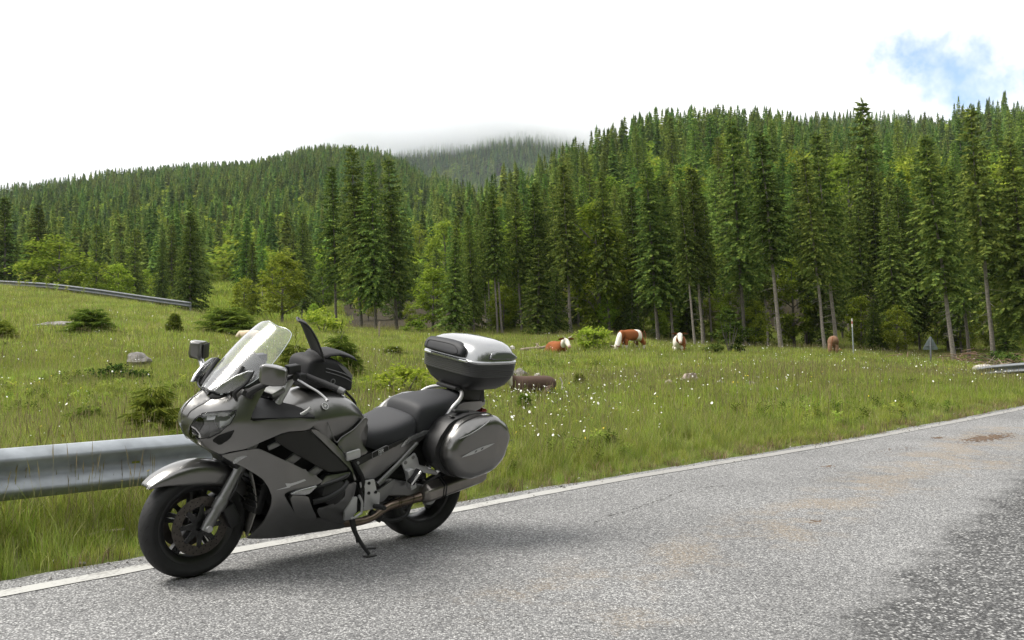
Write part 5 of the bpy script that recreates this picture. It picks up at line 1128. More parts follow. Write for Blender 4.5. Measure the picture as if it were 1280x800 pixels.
    # bars, grips, levers, mirrors
    for s in (1, -1):
        g = lambda *P: [(x, y * s, z) for x, y, z in P]
        V, F = tube(g((1.14, .10, 1.065), (1.12, .16, 1.10), (1.075, .235, 1.118)), .013, 10, True, 14); part('handlebar', V, F, M_PLASTIC, BK)
        V, F = tube(g((1.075, .235, 1.118), (1.01, .315, 1.09), (.962, .385, 1.068)), [.016, .0175, .0175], 14); part('grip', V, F, M_RUBBER, BK)
        V, F = tube(g((.962, .385, 1.068), (.942, .413, 1.058)), [.019, .017], 14); part('bar_end', V, F, M_GREYMETAL, BK)
        V, F = tube(g((1.125, .235, 1.10), (1.10, .285, 1.078), (1.065, .345, 1.052), (1.045, .392, 1.024), (1.043, .405, 1.014)), [.007, .007, .0065, .0075, .010], 8, True, 20); part('brake_lever' if s < 0 else 'clutch_lever', V, F, M_ALU, BK)
        V, F = box((1.10, .215 * s, 1.108), (.05, .07, .05), None, .008); part('switch_block', V, F, M_PLASTIC, BK)
        V, F = box((1.125, .175 * s, 1.148), (.075, .055, .045), (R(6), 'Y'), .006); part('fluid_reservoir', V, F, M_PLASTIC, BK)
        # mirror: stalk, housing, glass
        Lx, Ly = .72, -.69; ms = []
        for t, hd, z0, z1 in ((-.062, .022, 1.130, 1.190), (-.054, .034, 1.112, 1.203), (0, .040, 1.106, 1.214), (.060, .038, 1.112, 1.217), (.074, .024, 1.13, 1.205)):
            c_ = (1.378 + Lx * t, .405 + Ly * t); n_ = (.69, .72)
            ms.append([((c_[0] + n_[0] * d), (c_[1] + n_[1] * d) * s, z) for d, z in ((-hd, z0), (hd * .8, z0 + .006), (hd, z0 + .03), (hd * .8, z1), (-hd, z1))])
        V, F = loft(ms, True)
        if s > 0: F = [f[::-1] for f in F]
        bm_ = part('mirror', V, F, M_PAINT, BK, 50); md = bm_.modifiers.new('b', 'BEVEL'); md.width = .012; md.segments = 3
        V, F = box((1.348, .374 * s, 1.158), (.10, .006, .085), (R(-43.8 * s), 'Z'), .002); part('mirror_glass', V, F, M_DARK if s > 0 else M_PLASTIC, bm_)
        V, F = tube(g((1.42, .235, 1.035), (1.405, .275, 1.07), (1.39, .34, 1.105), (1.385, .385, 1.13)), [.022, .018, .016, .02], 10, True, 16); part('mirror_stalk', V, F, M_PLASTIC if s > 0 else M_PAINT_SILVER, BK)
        V, F = box((1.425, .232 * s, 1.035), (.075, .03, .03), (R(-25 ), 'Y'), .008); part('turn_signal', V, F, M_PLASTIC, BK)
        # cockpit side trim
        V, F = prism(g((1.385, .235, .905), (1.15, .285, .905), (1.01, .255, .895), (1.04, .13, .93), (1.30, .10, .99), (1.36, .16, .96)), (0, 0, -.02)); part('cockpit_panel', V, F, M_PLASTIC, BK)
        V, F = tube(g((1.09, .24, .905), (1.06, .255, .93), (1.045, .262, .945)), [.012, .009, .012], 8); part('fairing_lever', V, F, M_ALU, BK)
        # bracket inside screen
        V, F = tube(g((1.50, .115, 1.02), (1.44, .135, 1.10), (1.40, .13, 1.16)), .012, 8, True, 10); part('screen_arm', V, F, M_PLASTIC, BK)
    V, F = loft([[(1.47 - .05 * q, y, z) for y, z in ((.16, .98 + .02 * q), (.15, 1.04 + .03 * q), (0, 1.08 + .035 * q), (-.15, 1.04 + .03 * q), (-.16, .98 + .02 * q), (0, .95))] for q in range(5)], True); part('dashboard', V, F, M_PLASTIC, BK, 50)
    # ---------------- windscreen
    S = []
    for x, z, w, cv in ((1.535, 1.028, .10, .02), (1.508, 1.058, .155, .045), (1.465, 1.105, .195, .075), (1.41, 1.172, .213, .09), (1.35, 1.24, .212, .092), (1.285, 1.305, .198, .085), (1.235, 1.348, .178, .07), (1.210, 1.368, .155, .05), (1.196, 1.380, .118, .028), (1.190, 1.3845, .06, .007)):
        S.append([(x - cv * t * t - .012 * abs(t) ** 4, w * t, z - .018 * t * t) for t in np.linspace(-1, 1, 13)])
    V, F = loft(S, False, False); o = part('windscreen', V, F, M_SCREEN, BK, 80); subsurf(o, 2)
    rimpts = [s[-1] for s in S] + [S[-1][6]] + [s[0] for s in S[::-1]]; V, F = tube(rimpts, .0022, 6, False, 70); part('screen_edge', V, F, mat('pale_screen_edge', (.55, .6, .62), .15, coat=.3), o)
    df = [(1.548, .118, 1.040), (1.515, .14, 1.082), (1.462, .168, 1.125), (1.405, .19, 1.152), (1.375, .198, 1.152), (1.40, .198, 1.115), (1.432, .19, 1.075), (1.475, .17, 1.045), (1.52, .145, 1.03)]
    V, F = prism(df, (.010, .012, -.004), .003); pair('screen_deflector', V, F, M_PAINT_SILVER, BK, 40)
    V, F = tube([(1.375, .198, 1.150), (1.40, .205, 1.11), (1.435, .20, 1.07), (1.47, .185, 1.035), (1.46, .19, .995)], [.005, .008, .010, .013, .006], 8, True, 18); pair('deflector_trim', V, F, M_PLASTIC, BK)
    V, F = tube([(1.548, .0, 1.022), (1.54, .06, 1.022), (1.515, .13, 1.035), (1.49, .165, 1.05)], [.004, .005, .006, .004], 8, True, 18); pair('screen_base_trim', V, F, M_PLASTIC, BK)
    # ---------------- exhaust
    V, F = merge(tube([(.68, .12, .20), (.563, .15, .208), (.471, .155, .226), (.40, .155, .262), (.33, .16, .285), (.20, .175, .306), (.12, .19, .322)], [.024, .024, .025, .026, .027, .028, .034], 16, True, 40)); hp = pair('exhaust_pipe', V, F, M_HEADER, BK)
    def hexa(c, a, b, t): return [(c[0], c[1] + a * math.cos(k * 1.0472 + .52), c[2] + b * math.sin(k * 1.0472 + .52)) for k in range(6)]
    S = [hexa((.148, .20, .335), .035, .038, 0), hexa((.125, .205, .342), .062, .066, 0), hexa((.09, .21, .350), .066, .070, 0), hexa((-.28, .235, .425), .062, .066, 0), hexa((-.32, .24, .434), .052, .055, 0)]
    V, F = loft(S, True); 
    for mu in pair('muffler', V, F, M_STEEL, BK, 20):
        md = mu.modifiers.new('b', 'BEVEL'); md.width = .010; md.segments = 3; s = 1 if mu.name == 'muffler' else -1
        for x, c in ((.03, (.214, .362)), (.012, (.2155, .3655))):
            v, f = loft([hexa((x, c[0], c[1]), .068, .0715, 0), hexa((x - .008, c[0] + .0005, c[1] + .0015), .068, .0715, 0)], True); v = [(a, b * s, e) for a, b, e in v]; part('muffler_strap', v, f, M_PLASTIC, mu)
        v, f = lathe([(0, -.001), (.026, -.001), (.03, .03)], 20, 0, (-.322, .24 * s, .435)); part('tailpipe', v, f, M_DARK, mu)
        v, f = merge(*[lathe([(.0285, .004), (.031, .004), (.031, -.004), (.0285, -.004)], 20, 0, (x, y * s, z)) for x, y, z in ((.30, .163, .290), (.285, .164, .292), (.20, .175, .306))]); part('pipe_clamp', v, f, M_HEADER, mu)
    # ---------------- swingarm, foot controls, stands
    S = [[(x, y + dy, z + dz) for dy, dz in ((.02, h), (.02, -h), (-.02, -h), (-.02, h))] for x, y, z, h in ((.50, .14, .385, .055), (.38, .15, .40, .055), (.25, .155, .375, .045), (.1, .155, .34, .04), (-.04, .15, .318, .036), (-.08, .15, .316, .02))]
    V, F = loft(S, True); 
    for o in pair('swing_arm', V, F, M_GREYMETAL, BK, 40): md = o.modifiers.new('b', 'BEVEL'); md.width = .01; md.segments = 2
    V, F = lathe([(0, .185), (.03, .183), (.034, .175), (.034, .15)], 20, 1, (0, 0, .316)); part('rear_axle_cap', V, F, M_ALU, BK)
    fb = [(.629, .483), (.55, .488), (.524, .413), (.499, .401), (.496, .323), (.524, .307), (.61, .304), (.611, .419)]
    V, F = prism([(x, .225, z) for x, z in fb], (0, .018, 0), .004)
    for o in pair('footrest_bracket', V, F, M_ALU, BK, 30):
        s = 1 if o.name == 'footrest_bracket' else -1
        for x, z in ((.585, .41), (.535, .41), (.59, .47)):
            v, f = lathe([(0, .249), (.009, .249), (.010, .243)], 12, 1, (x, 0, z)); part('bolt', [(a, b * s, c) for a, b, c in v], f, M_DARK, o)
        v, f = tube([(.535, .245 * s, .325), (.53, .30 * s, .335), (.528, .335 * s, .338)], [.014, .016, .013], 10); part('footrest', v, f, M_RUBBER, o)
        v, f = prism([(x, .195 * s, z) for x, z in ((.505, .335), (.50, .40), (.37, .462), (.375, .395), (.44, .33))], (0, .012 * s, 0), .003); part('heel_guard', v, f, M_GREYMETAL, o)
    V, F = prism([(.748, .232, .32), (.701, .235, .399), (.667, .232, .40), (.657, .225, .308), (.692, .22, .262), (.736, .22, .262)], (0, .02, 0), .006); pair('engine_side_cover', V, F, M_ALU, BK, 30)
    V, F = merge(tube([(.655, .245, .405), (.632, .25, .36), (.63, .25, .30)], .008, 8, True, 10), tube([(.63, .25, .30), (.68, .265, .285), (.72, .285, .29)], .007, 8, True, 10), tube([(.65, .24, .48), (.635, .245, .42)], .006, 8)); part('gear_lever', V, F, M_ALU, BK)
    V, F = merge(tube([(.71, .228, .612), (.675, .24, .56), (.632, .24, .49), (.638, .238, .42), (.62, .235, .33)], .014, 8, True, 18)); pair('frame_tube', V, F, M_DARK, BK)
    V, F = tube([(.49, .20, .44), (.35, .195, .545), (.21, .19, .665)], [.016, .014, .012], 8); pair('subframe_tube', V, F, M_GREYMETAL, BK)
    V, F = box((.715, .236, .648), (.10, .02, .055), (R(10), 'Y'), .012); pair('frame_cap', V, F, M_ALU, BK)
    pb = [(.329, .557), (.23, .607), (.208, .575), (.189, .529), (.097, .499), (.027, .462), (.039, .448), (.159, .478), (.235, .45), (.262, .43), (.296, .50)]
    V, F = prism([(x, .19, z) for x, z in pb], (0, .016, 0), .004)
    for o in pair('pillion_footrest_bracket', V, F, M_ALU, BK, 30):
        s = 1 if o.name == 'pillion_footrest_bracket' else -1
        for x, z in ((.30, .555), (.245, .583)):
            v, f = lathe([(0, .210), (.011, .210), (.012, .205)], 12, 1, (x, 0, z)); part('bolt', [(a, b * s, c) for a, b, c in v], f, M_GREYMETAL, o)
        v, f = merge(box((.265, .225 * s, .455), (.045, .045, .13), (R(18), 'Y'), .008)); part('peg_hanger', v, f, M_ALU, o)
        v, f = merge(box((.262, .262 * s, .478), (.030, .05, .10), (R(-40), 'Y'), .006)); part('pillion_footrest', v, f, M_RUBBER, o)
        v, f = box((.274, .287 * s, .478), (.014, .012, .105), (R(-40), 'Y'), .003); part('footrest_edge', v, f, M_CHROME, o)
        for x, z in ((.12, .515), (.05, .485)):
            v, f = lathe([(0, .225), (.014, .225), (.016, .21), (.012, .20)], 10, 1, (x, 0, z)); part('bolt', [(a, b * s, c) for a, b, c in v], f, M_CHROME, o)
    V, F = merge(tube([(.668, .20, .29), (.655, .225, .20), (.62, .262, .12), (.582, .298, .058)], [.018, .014, .012, .011], 10, True, 18), box((.580, .303, .050), (.07, .05, .008), (R(8.6), 'X'), .003), tube([(.60, .285, .09), (.55, .315, .095)], .006, 8), tube([(.66, .215, .27), (.63, .24, .12)], .009, 8)); part('side_stand', V, F, M_PLASTIC, BK)
    V, F = merge(tube([(.44, .12, .24), (.40, .16, .20), (.30, .175, .19), (.22, .17, .215), (.20, .17, .30)], .012, 8, True, 20), tube([(.44, -.12, .24), (.40, -.16, .20), (.30, -.17, .19)], .012, 8, True, 12), box((.45, .155, .23), (.10, .03, .05), (R(-30), 'Y'), .006)); part('centre_stand', V, F, M_PLASTIC, BK)
    V, F = merge(lathe([(0, .175), (.05, .17), (.055, .14)], 20, 1, (.04, 0, .30))); part('brake_caliper', V, F, M_ALU, BK)
    # ---------------- panniers
    lid = [(.053, .80), (.110, .73), (.138, .663), (.137, .608), (.112, .56), (.071, .515), (.03, .485), (-.017, .468), (-.085, .457), (-.256, .494), (-.337, .564), (-.387, .712), (-.340, .79), (-.226, .855), (-.098, .853), (.014, .823)]
    def lid_y(x, z):
        c = z - (.735 + .42 * (.10 - x)); return .440 - np.maximum(0, c) * .9 - .10 * np.maximum(0, .60 - z) - .14 * np.maximum(0, x - .02) - .12 * np.maximum(0, -.22 - x)
    shell = [(x * .97 + .02, z * .97 + .02) for x, z in lid]
    for s in (1, -1):
        sh = [[(x * q + (1 - q) * -.12 + .035, y * s, z * q + (1 - q) * .66) for x, z in lid] for y, q in ((.17, .90), (.185, .955), (.30, 1.0), (.322, 1.0))]
        V, F = loft(sh, True); F = F if s < 0 else [f[::-1] for f in F]
        c = part('side_case', V, F, M_PLASTIC, BK, 50)
        P = lid; ld = sheet('case_lid', [(p[0] , p[1]) for p in P], lambda q: lid_y(q[:, 0], q[:, 1]), lambda q, d: np.c_[q[:, 0], d * s, q[:, 1]], M_PAINT, c, .052, .015, 0, (), False, None, None, .16, 80)[0]
        rim_ = [(x, .322 * s, z) for x, z in chaikin(np.array(lid), k=.16)]; ring = [rim_, [(x, .372 * s, z) for x, _, z in rim_]]; V, F = loft(ring, True, False); part('lid_rim', V, F if s < 0 else [f[::-1] for f in F], M_PAINT, c, 60)
        V, F = tube(rim_ + rim_[:1], .005, 6, False); part('lid_seal', V, F, M_DARK, c)
        # lozenge emblem with two dark marks
        Mx = frame_mat((-.066, (lid_y(-.066, .655) + .002) * s, .656), (-.971 * 1, 0, .24), (.24, 0, .971)) if s > 0 else frame_mat((-.066, -(lid_y(-.066, .655) + .002), .656), (.971, 0, -.24), (.24, 0, .971))
        em = []
        for k in range(25):
            t = -1 + 2 * k / 24; em.append((t * .135, .0115 * (1 - t * t)))
        poly = em + [(x, -y) for x, y in em[-2:0:-1]]; V, F = prism([tuple(Mx @ Vector((x, y, 0))) for x, y in poly], tuple(Mx.to_3x3() @ Vector((0, 0, .003)))); e1 = part('case_emblem', V, F, M_BADGE, c)
        for k in (-.022, .03):
            V, F = prism([tuple(Mx @ Vector((k + x, y, .003))) for x, y in ((-.012, -.006), (.004, -.003), (.012, .006), (-.004, .003))], tuple(Mx.to_3x3() @ Vector((0, 0, .0008)))); part('emblem_mark', V, F, M_DARK, c)
        V, F = tube([(.09, (lid_y(.085, .735) + .001) * s, .735), (.0, (lid_y(.0, .765) + .001) * s, .765), (-.09, (lid_y(-.09, .805) + .001) * s, .805), (-.15, (lid_y(-.15, .835) - .004) * s, .838)], [.002, .004, .004, .002], 8, True, 20); part('lid_crease', V, F, M_PAINT_SILVER, c)
        V, F = merge(box((-.06, .25 * s, .857), (.12, .04, .02), (R(-6), 'Y'), .006), box((.03, .28 * s, .835), (.03, .03, .012), (R(-18), 'Y'), .004)); part('case_handle', V, F, M_PLASTIC, c)
    text('model_badge', 'FJR', .034, frame_mat((.50, .2120, .640), (-.955, -.08, .29), (.28, -.2, .93)), M_BADGE, BK, .0012, .3)
    bx = [(-.062, -.017), (.058, -.017), (.066, .006), (.052, .019), (-.058, .019), (-.068, -.004)]; Mb = frame_mat((.50, .2110, .640), (-.955, -.08, .29), (.28, -.2, .93)); V, F = tube([tuple(Mb @ Vector((x, y, 0))) for x, y in bx + bx[:1]], .0018, 6, False); part('badge_frame', V, F, M_GREYMETAL, BK)
    V, F = lathe([(0, .004), (.009, .004), (.010, 0)], 16, 1, (.672, .229, .595)); part('bolt', V, F, M_GREYMETAL, BK)
    # ---------------- topcase
    C0 = (-.325, 0); tc = []
    def sec_(z, hx, hy, e=4.5, dx=0): return superellipse(hx * .97, hy * .97, z, 56, e, C0[0] + dx, C0[1])
    V, F = loft([sec_(.992, .13, .17, 3.5), sec_(1.0, .155, .20, 3.5), sec_(1.03, .182, .243, 4), sec_(1.075, .200, .275), sec_(1.105, .206, .286), sec_(1.165, .210, .290)], True); tcs = part('top_case', V, F, M_PLASTIC, BK, 50); tcs.location.z = -.028
    V = []; S = [];
    for k in range(7):
        z = 1.096 + .0115 * k; gx = .004 * (z - 1.096) / .07
        S += [sec_(z, .2085 + gx, .2885 + gx), sec_(z + .0015, .2115 + gx, .2915 + gx), sec_(z + .0085, .2118 + gx, .2918 + gx), sec_(z + .0105, .2088 + gx, .2888 + gx)]
    V, F = loft(S, True, False); part('ribbed_band', V, F, mat('dark_grey_trim', (.07, .07, .072), .4, .4, coat=.2), tcs, 25)
    V, F = loft([sec_(1.176, .209, .289), sec_(1.178, .217, .297), sec_(1.190, .219, .299), sec_(1.197, .214, .294), sec_(1.199, .205, .285)], True, False); part('silver_trim', V, F, M_PAINT_SILVER, tcs, 40)
    V, F = loft([sec_(1.196, .210, .290), sec_(1.225, .204, .284, 4.2), sec_(1.258, .192, .270, 4), sec_(1.285, .172, .246, 3.6, -.004), sec_(1.303, .143, .210, 3.2, -.006), sec_(1.314, .10, .155, 2.8, -.008), sec_(1.319, .05, .08, 2.4, -.008), sec_(1.320, .005, .01, 2, -.008)], True, True); part('case_lid', V, F, M_PAINT_SILVER, tcs, 60)
    # smoked lens band on both rear corners of the lid
    for s in (1, -1):
        pz = [(-.23, 1.208), (-.262, 1.258), (-.36, 1.268), (-.44, 1.256), (-.49, 1.208)]
        sheet('lid_window', pz, lambda q: np.interp(q[:, 1], [1.2, 1.225, 1.258, 1.285], [.290, .2855, .272, .249]) + .002, lambda q, d: np.c_[q[:, 0], d * s, q[:, 1]], mat('smoked_lid_window', (.20, .205, .21), .12, .6, coat=.8), tcs, .006, .015, .003, (), False)
    # backrest pad on the front of the lid
    pad = [(-.20, 1.206), (-.215, 1.225), (-.215, 1.268), (-.19, 1.292), (.0, 1.300), (.12, 1.296), (.165, 1.270), (.175, 1.235), (.165, 1.206)]
    def padx(q): return C0[0] + np.interp(q[:, 1], [1.19, 1.225, 1.258, 1.285, 1.303], [.212, .206, .196, .182, .160]) + .030 - .10 * np.maximum(0, np.abs(q[:, 0]) - .12)
    sheet('backrest_pad', pad, padx, lambda q, d: np.c_[d, q[:, 0], q[:, 1]], M_SEAT, tcs, .022, .016, .03, (), False, None, None, .2, 80)
    P = [(padx(np.array([[y, z]]))[0] + .0015, y, z) for y, z in spline([(-.17, 1.225), (-.17, 1.262), (-.12, 1.272), (.08, 1.272), (.115, 1.225), (-.17, 1.225)], 50)]; V, F = tube(P, .0015, 5, False); part('pad_seam', V, F, M_DARK, tcs)
    for s in (1, -1):
        V, F = box((-.118, .17 * s, 1.188), (.022, .07, .016), None, .005); part('case_latch', V, F, M_CHROME, tcs)
    V, F = box((-.108, 0, 1.130), (.01, .0, .0), None); 
    return BK

def build_tank_bag(bk):
    T = empty('tank_bag', bk.matrix_world @ Vector((.84, 0, 1.01)) if False else (0, 0, 0)); bpy.context.view_layer.update()
    M = bk.matrix_world.copy(); T.matrix_world = M @ Matrix.Translation((.84, 0, 1.012)); tag(T, 'black open tank bag lying on the fuel tank with its flap standing up', 'tank bag')
    o = lambda P: [(x - .84, y, z - 1.012) for x, y, z in P]
    S = []
    for x, w, z0, z1 in ((.985, .10, 1.012, 1.15), (.965, .118, 1.008, 1.19), (.90, .125, 1.008, 1.195), (.82, .128, 1.008, 1.19), (.74, .125, 1.0, 1.155), (.68, .112, .985, 1.10), (.655, .095, .98, 1.06)):
        S.append(o([(x, w * .96, z0), (x, w, z0 + .3 * (z1 - z0)), (x, w * .97, z1 - .025), (x, w * .86, z1), (x, 0, z1 + .006), (x, -w * .86, z1), (x, -w * .97, z1 - .025), (x, -w, z0 + .3 * (z1 - z0)), (x, -w * .96, z0), (x, 0, z0)]))
    V, F = loft(S, True); b = part('bag_body', V, [f[::-1] for f in F], M_FABRIC, T, 60); subsurf(b, 2)
    # stiff flap standing up from the front hinge
    Pm = [(.872, 1.178), (.895, 1.225), (.93, 1.29), (.965, 1.345), (1.0, 1.385), (1.035, 1.402)]; S = []
    for k, (x, z) in enumerate(Pm):
        w = (.105, .110, .112, .105, .09, .06)[k]; S.append(o([(x + .035 * t - .012 * (1 - t * t), w * t + .045, z) for t in np.linspace(-1, 1, 9)]))
    V, F = loft(S, False, False); f = part('map_flap', V, F, M_FABRIC, T, 60); md = f.modifiers.new('t', 'SOLIDIFY'); md.thickness = .010; md.offset = 0
    V, F = tube([s[-1] for s in S] + [s[0] for s in S[::-1]], .006, 6, True, 40); part('flap_piping', V, F, M_PLASTIC, f)
    Pm = [(.885, 1.195), (.84, 1.222), (.77, 1.226), (.70, 1.208), (.645, 1.188), (.62, 1.178)]
    S = [o([(x, w * t, z - .02 * t * t) for t in np.linspace(-1, 1, 9)]) for (x, z), w in zip(Pm, (.10, .115, .115, .105, .09, .06))]
    V, F = loft(S, False, False); f2 = part('cover_flap', V, F, M_FABRIC, T, 60); md = f2.modifiers.new('t', 'SOLIDIFY'); md.thickness = .008; md.offset = 0
    for z0, z1, w in ((1.135, 1.065, .0025), (1.115, 1.045, .0022)):
        P = o([(.875, .1265, z0), (.80, .1305, z0 - .02), (.74, .1275, (z0 + z1) / 2 - .005), (.675, .113, z1)]); V, F = tube(P, w, 5, True, 20); part('zip', V, F, M_GREYSTRIP, T)
    P = o([(.80, .1285, 1.158), (.74, .1255, 1.135), (.678, .111, 1.085), (.683, .113, 1.068), (.75, .1275, 1.112)]); V, F = prism(P, (0, .002, 0)); part('reflective_strip', V, F, M_GREYSTRIP, T)
    V, F = lathe([(.011, .001), (.014, .002), (.017, .001)], 20, 1, (-.018, .1275, .045)); part('bag_badge', V, F, M_GREYSTRIP, T)
    V, F = tube(o([(.70, .085, .985), (.62, .07, .92), (.585, .05, .86)]), .008, 6, True, 12); part('bag_strap', V, F, M_FABRIC, T)
    V, F = box((.02, .09, .17), (.014, .02, .01), None, .003); part('flap_buckle', V, F, M_CHROME, T)
BIKE = build_motorcycle(); build_tank_bag(BIKE)
# ------------------------------------------------------------------ guardrails
M_GALV = mat('weathered_galvanised_steel', (.36, .39, .42), .5, .3, var=(.22, 7), bump=(.25, 25, .003))
M_GALV2 = mat('dull_galvanised_steel', (.16, .17, .185), .7, .2, var=(.2, 5))
def wbeam(P, top, m, name, label, posts, dep=.083, post_h=.7, holes=True):
    """W-profile rail along the ground points P (list of xyz of its top edge), facing the first side"""
    P = np.array(P, float); root = empty(name, tuple(P[0] - [0, 0, top])); tag(root, label, 'guardrail')
    t = np.gradient(P, axis=0); t[:, 2] = 0; t /= np.linalg.norm(t, axis=1)[:, None]; nn = np.c_[t[:, 1], -t[:, 0], t[:, 0] * 0]
    prof = [(.004, 0), (.012, -.004), (.020, -.012), (dep * .98, -.052), (dep, -.064), (dep * .98, -.076), (.012, -.132), (0, -.146), (0, -.164), (.012, -.178), (dep * .98, -.234), (dep, -.246), (dep * .98, -.258), (.020, -.298), (.012, -.306), (.004, -.310)]
    S = [[tuple(p + n * d + np.array([0, 0, z]) - P[0] + [0, 0, top]) for d, z in prof] for p, n in zip(P, nn)]
    V, F = loft(S, False, False); o = part('beam', V, F, m, root, 60); md = o.modifiers.new('t', 'SOLIDIFY'); md.thickness = .004
    for i, (f, h) in enumerate(posts):
        k = f * (len(P) - 1); a = int(k); b = min(a + 1, len(P) - 1); p = P[a] + (P[b] - P[a]) * (k - a) - P[0] + [0, 0, top]; n = nn[a]; an = math.atan2(t[a][1], t[a][0])
        V, F = merge(box((p[0] - n[0] * .06, p[1] - n[1] * .06, p[2] - h / 2 - .02), (.06, .10, h), (an, 'Z'), .004)); part('post', V, F, m, root)
    return root, P, t, nn
def rail_near():
    A = np.array((-7.5, 1.72)); B = np.array((-2.99, 6.02)); C = np.array((-1.10, 7.82)); L_ = []
    for q in np.linspace(0, 1, 40): p = A + (C - A) * q; L_.append((p[0], p[1], .622))
    r, P, t, nn = wbeam(L_, .62, M_GALV, 'guardrail', 'galvanised guardrail along the near road verge, running in behind the motorcycle', [(.30, .75), (.93, .75)])
    # rounded terminal at the end behind the motorcycle
    e = P[-1] - P[0]; d = t[-1]; n = nn[-1]
    S = []
    for k in range(9):
        a = k / 8 * 2.9; c = e + d * .13 * math.sin(a) + n * (-.13 + .13 * math.cos(a) + .03) ; S.append([(c[0], c[1], .62 - z) for z in (0, .06, .12, .155, .19, .25, .31)])
    V, F = loft(S, False, False); o = part('end_terminal', V, F, M_GALV, r, 60); md = o.modifiers.new('t', 'SOLIDIFY'); md.thickness = .004
    # slotted bolt hole and bolts
    for f, z, sz in ((.805, -.155, (.05, .012)), (.86, -.06, (.012, .012))):
        k = int(f * 39); p = P[k] - P[0]; V, F = box((p[0] + nn[k][0] * (.003 if z < -.1 else .086), p[1] + nn[k][1] * (.003 if z < -.1 else .086), .62 + z), (sz[0], .004, sz[1]), (math.atan2(t[k][1], t[k][0]), 'Z'), .001); part('bolt_slot' if sz[0] > .02 else 'bolt', V, F, mat('yellow_green_gap', (.20, .24, .03), .9) if sz[0] > .02 else M_DARK, r)
rail_near()
def rail_far():
    pts_ = [(-60, 61, 347), (0, 61, 350.5), (60, 60.5, 354), (120, 60, 361), (180, 59.5, 369.5), (239, 59, 377.5)]
    L_ = []
    for px, Y, yt in pts_: L_.append(((px - 640) / 1280 * Y, Y, CAM_H + (404.8 - yt) / 1280 * Y))
    L_ = spline(L_, 40); wbeam(L_, .72, M_GALV2, 'guardrail', 'distant weathered guardrail along the crest of the hill at left', [(f, .95) for f in np.linspace(.02, .995, 7)])
    # lower rail tube of the same barrier
rail_far()
def rail_right():
    L_ = [((px - 640) / 1280 * Y, Y, CAM_H + (404.8 - yt) / 1280 * Y) for px, Y, yt in ((1221, 31.5, 459.5), (1236, 31.3, 457.0), (1255, 31, 455.2), (1280, 30.5, 453.2), (1340, 29.5, 449))]
    wbeam(spline(L_, 16), .55, M_GALV2, 'guardrail', 'low end of a guardrail sloping into the grass at the right edge of the meadow', [(.35, .8), (.8, .8)])
rail_right()
# ------------------------------------------------------------------ rocks
def rock_mesh(seed, sx, sy, sz, m):
    g = np.random.default_rng(seed); bm = bmesh.new(); bmesh.ops.create_icosphere(bm, subdivisions=3, radius=1)
    off = g.uniform(0, 50, 3); planes = [(Vector(g.normal(size=3)).normalized(), g.uniform(.62, .95)) for _ in range(9)]
    for v in bm.verts:
        p = v.co.copy()
        for n, d in planes:
            e = p.dot(n) - d
            if e > 0: p -= n * e * .85
        p *= 1 + .10 * math.sin(p.x * 5 + off[0]) * math.sin(p.y * 6 + off[1]) + .06 * math.sin(p.z * 11 + off[2]) + g.normal() * .012
        v.co = Vector((p.x * sx, p.y * sy, p.z * sz + sz * .25))
    bm.verts.index_update(); V = [tuple(v.co) for v in bm.verts]; F = [tuple(v.index for v in f.verts) for f in bm.faces]; bm.free(); return mesh('rock', V, F, m, 28)
M_ROCK = mat('grey_limestone', (.17, .16, .15), .9, bump=(.9, 9, .05), var=(.5, 4)); M_ROCK2 = mat('pinkish_granite', (.33, .27, .235), .9, bump=(.7, 12, .03), var=(.3, 6)); M_ROCK3 = mat('pale_stone', (.42, .40, .37), .9, bump=(.7, 12, .03), var=(.3, 6))
for i, (px, Y, sx, sy, sz, m, lab) in enumerate([
    (174, 21.5, .27, .24, .25, M_ROCK, 'rough grey boulder half sunk in the meadow at left, above the guardrail'),
    (862, 23, .19, .16, .21, M_ROCK2, 'pinkish pointed boulder in the grass right below the cow facing the road'),
    (836, 22.5, .11, .10, .12, M_ROCK2, 'small pinkish stone just left of the pointed boulder'),
    (651, 27.5, .22, .2, .17, M_ROCK, 'grey rock beside the topcase, above the back of the lying calf'),
    (672, 27, .12, .1, .11, M_ROCK3, 'small pale stone right of the grey rock beside the topcase'),
    (70, 35, .75, .5, .16, M_ROCK, 'flat grey slab of rock in the upper left meadow'),
    (280, 47, .35, .3, .25, M_ROCK3, 'pale stone on the crest below the bright clearing'),
    (900, 22, .10, .10, .09, M_ROCK3, 'little pale stone right of the pointed boulder'),
    (940, 21, .15, .12, .10, M_ROCK, 'flat grey stone in the grass on the slope right of the boulders'),
    (640, 39, .14, .12, .14, M_ROCK3, 'white stone on the crest above the topcase'),
    (1228, 34, .45, .3, .22, M_ROCK3, 'pale rock at the end of the right guardrail')]):
    x, y, z = at(px, Y); o = obj('boulder' if sx > .15 else 'stone', rock_mesh(900 + i, sx, sy, sz, m)); o.location = (x, y, z + sz * .18 + .10); o.rotation_euler = (0, 0, random.uniform(0, 6)); tag(o, lab, 'rock')
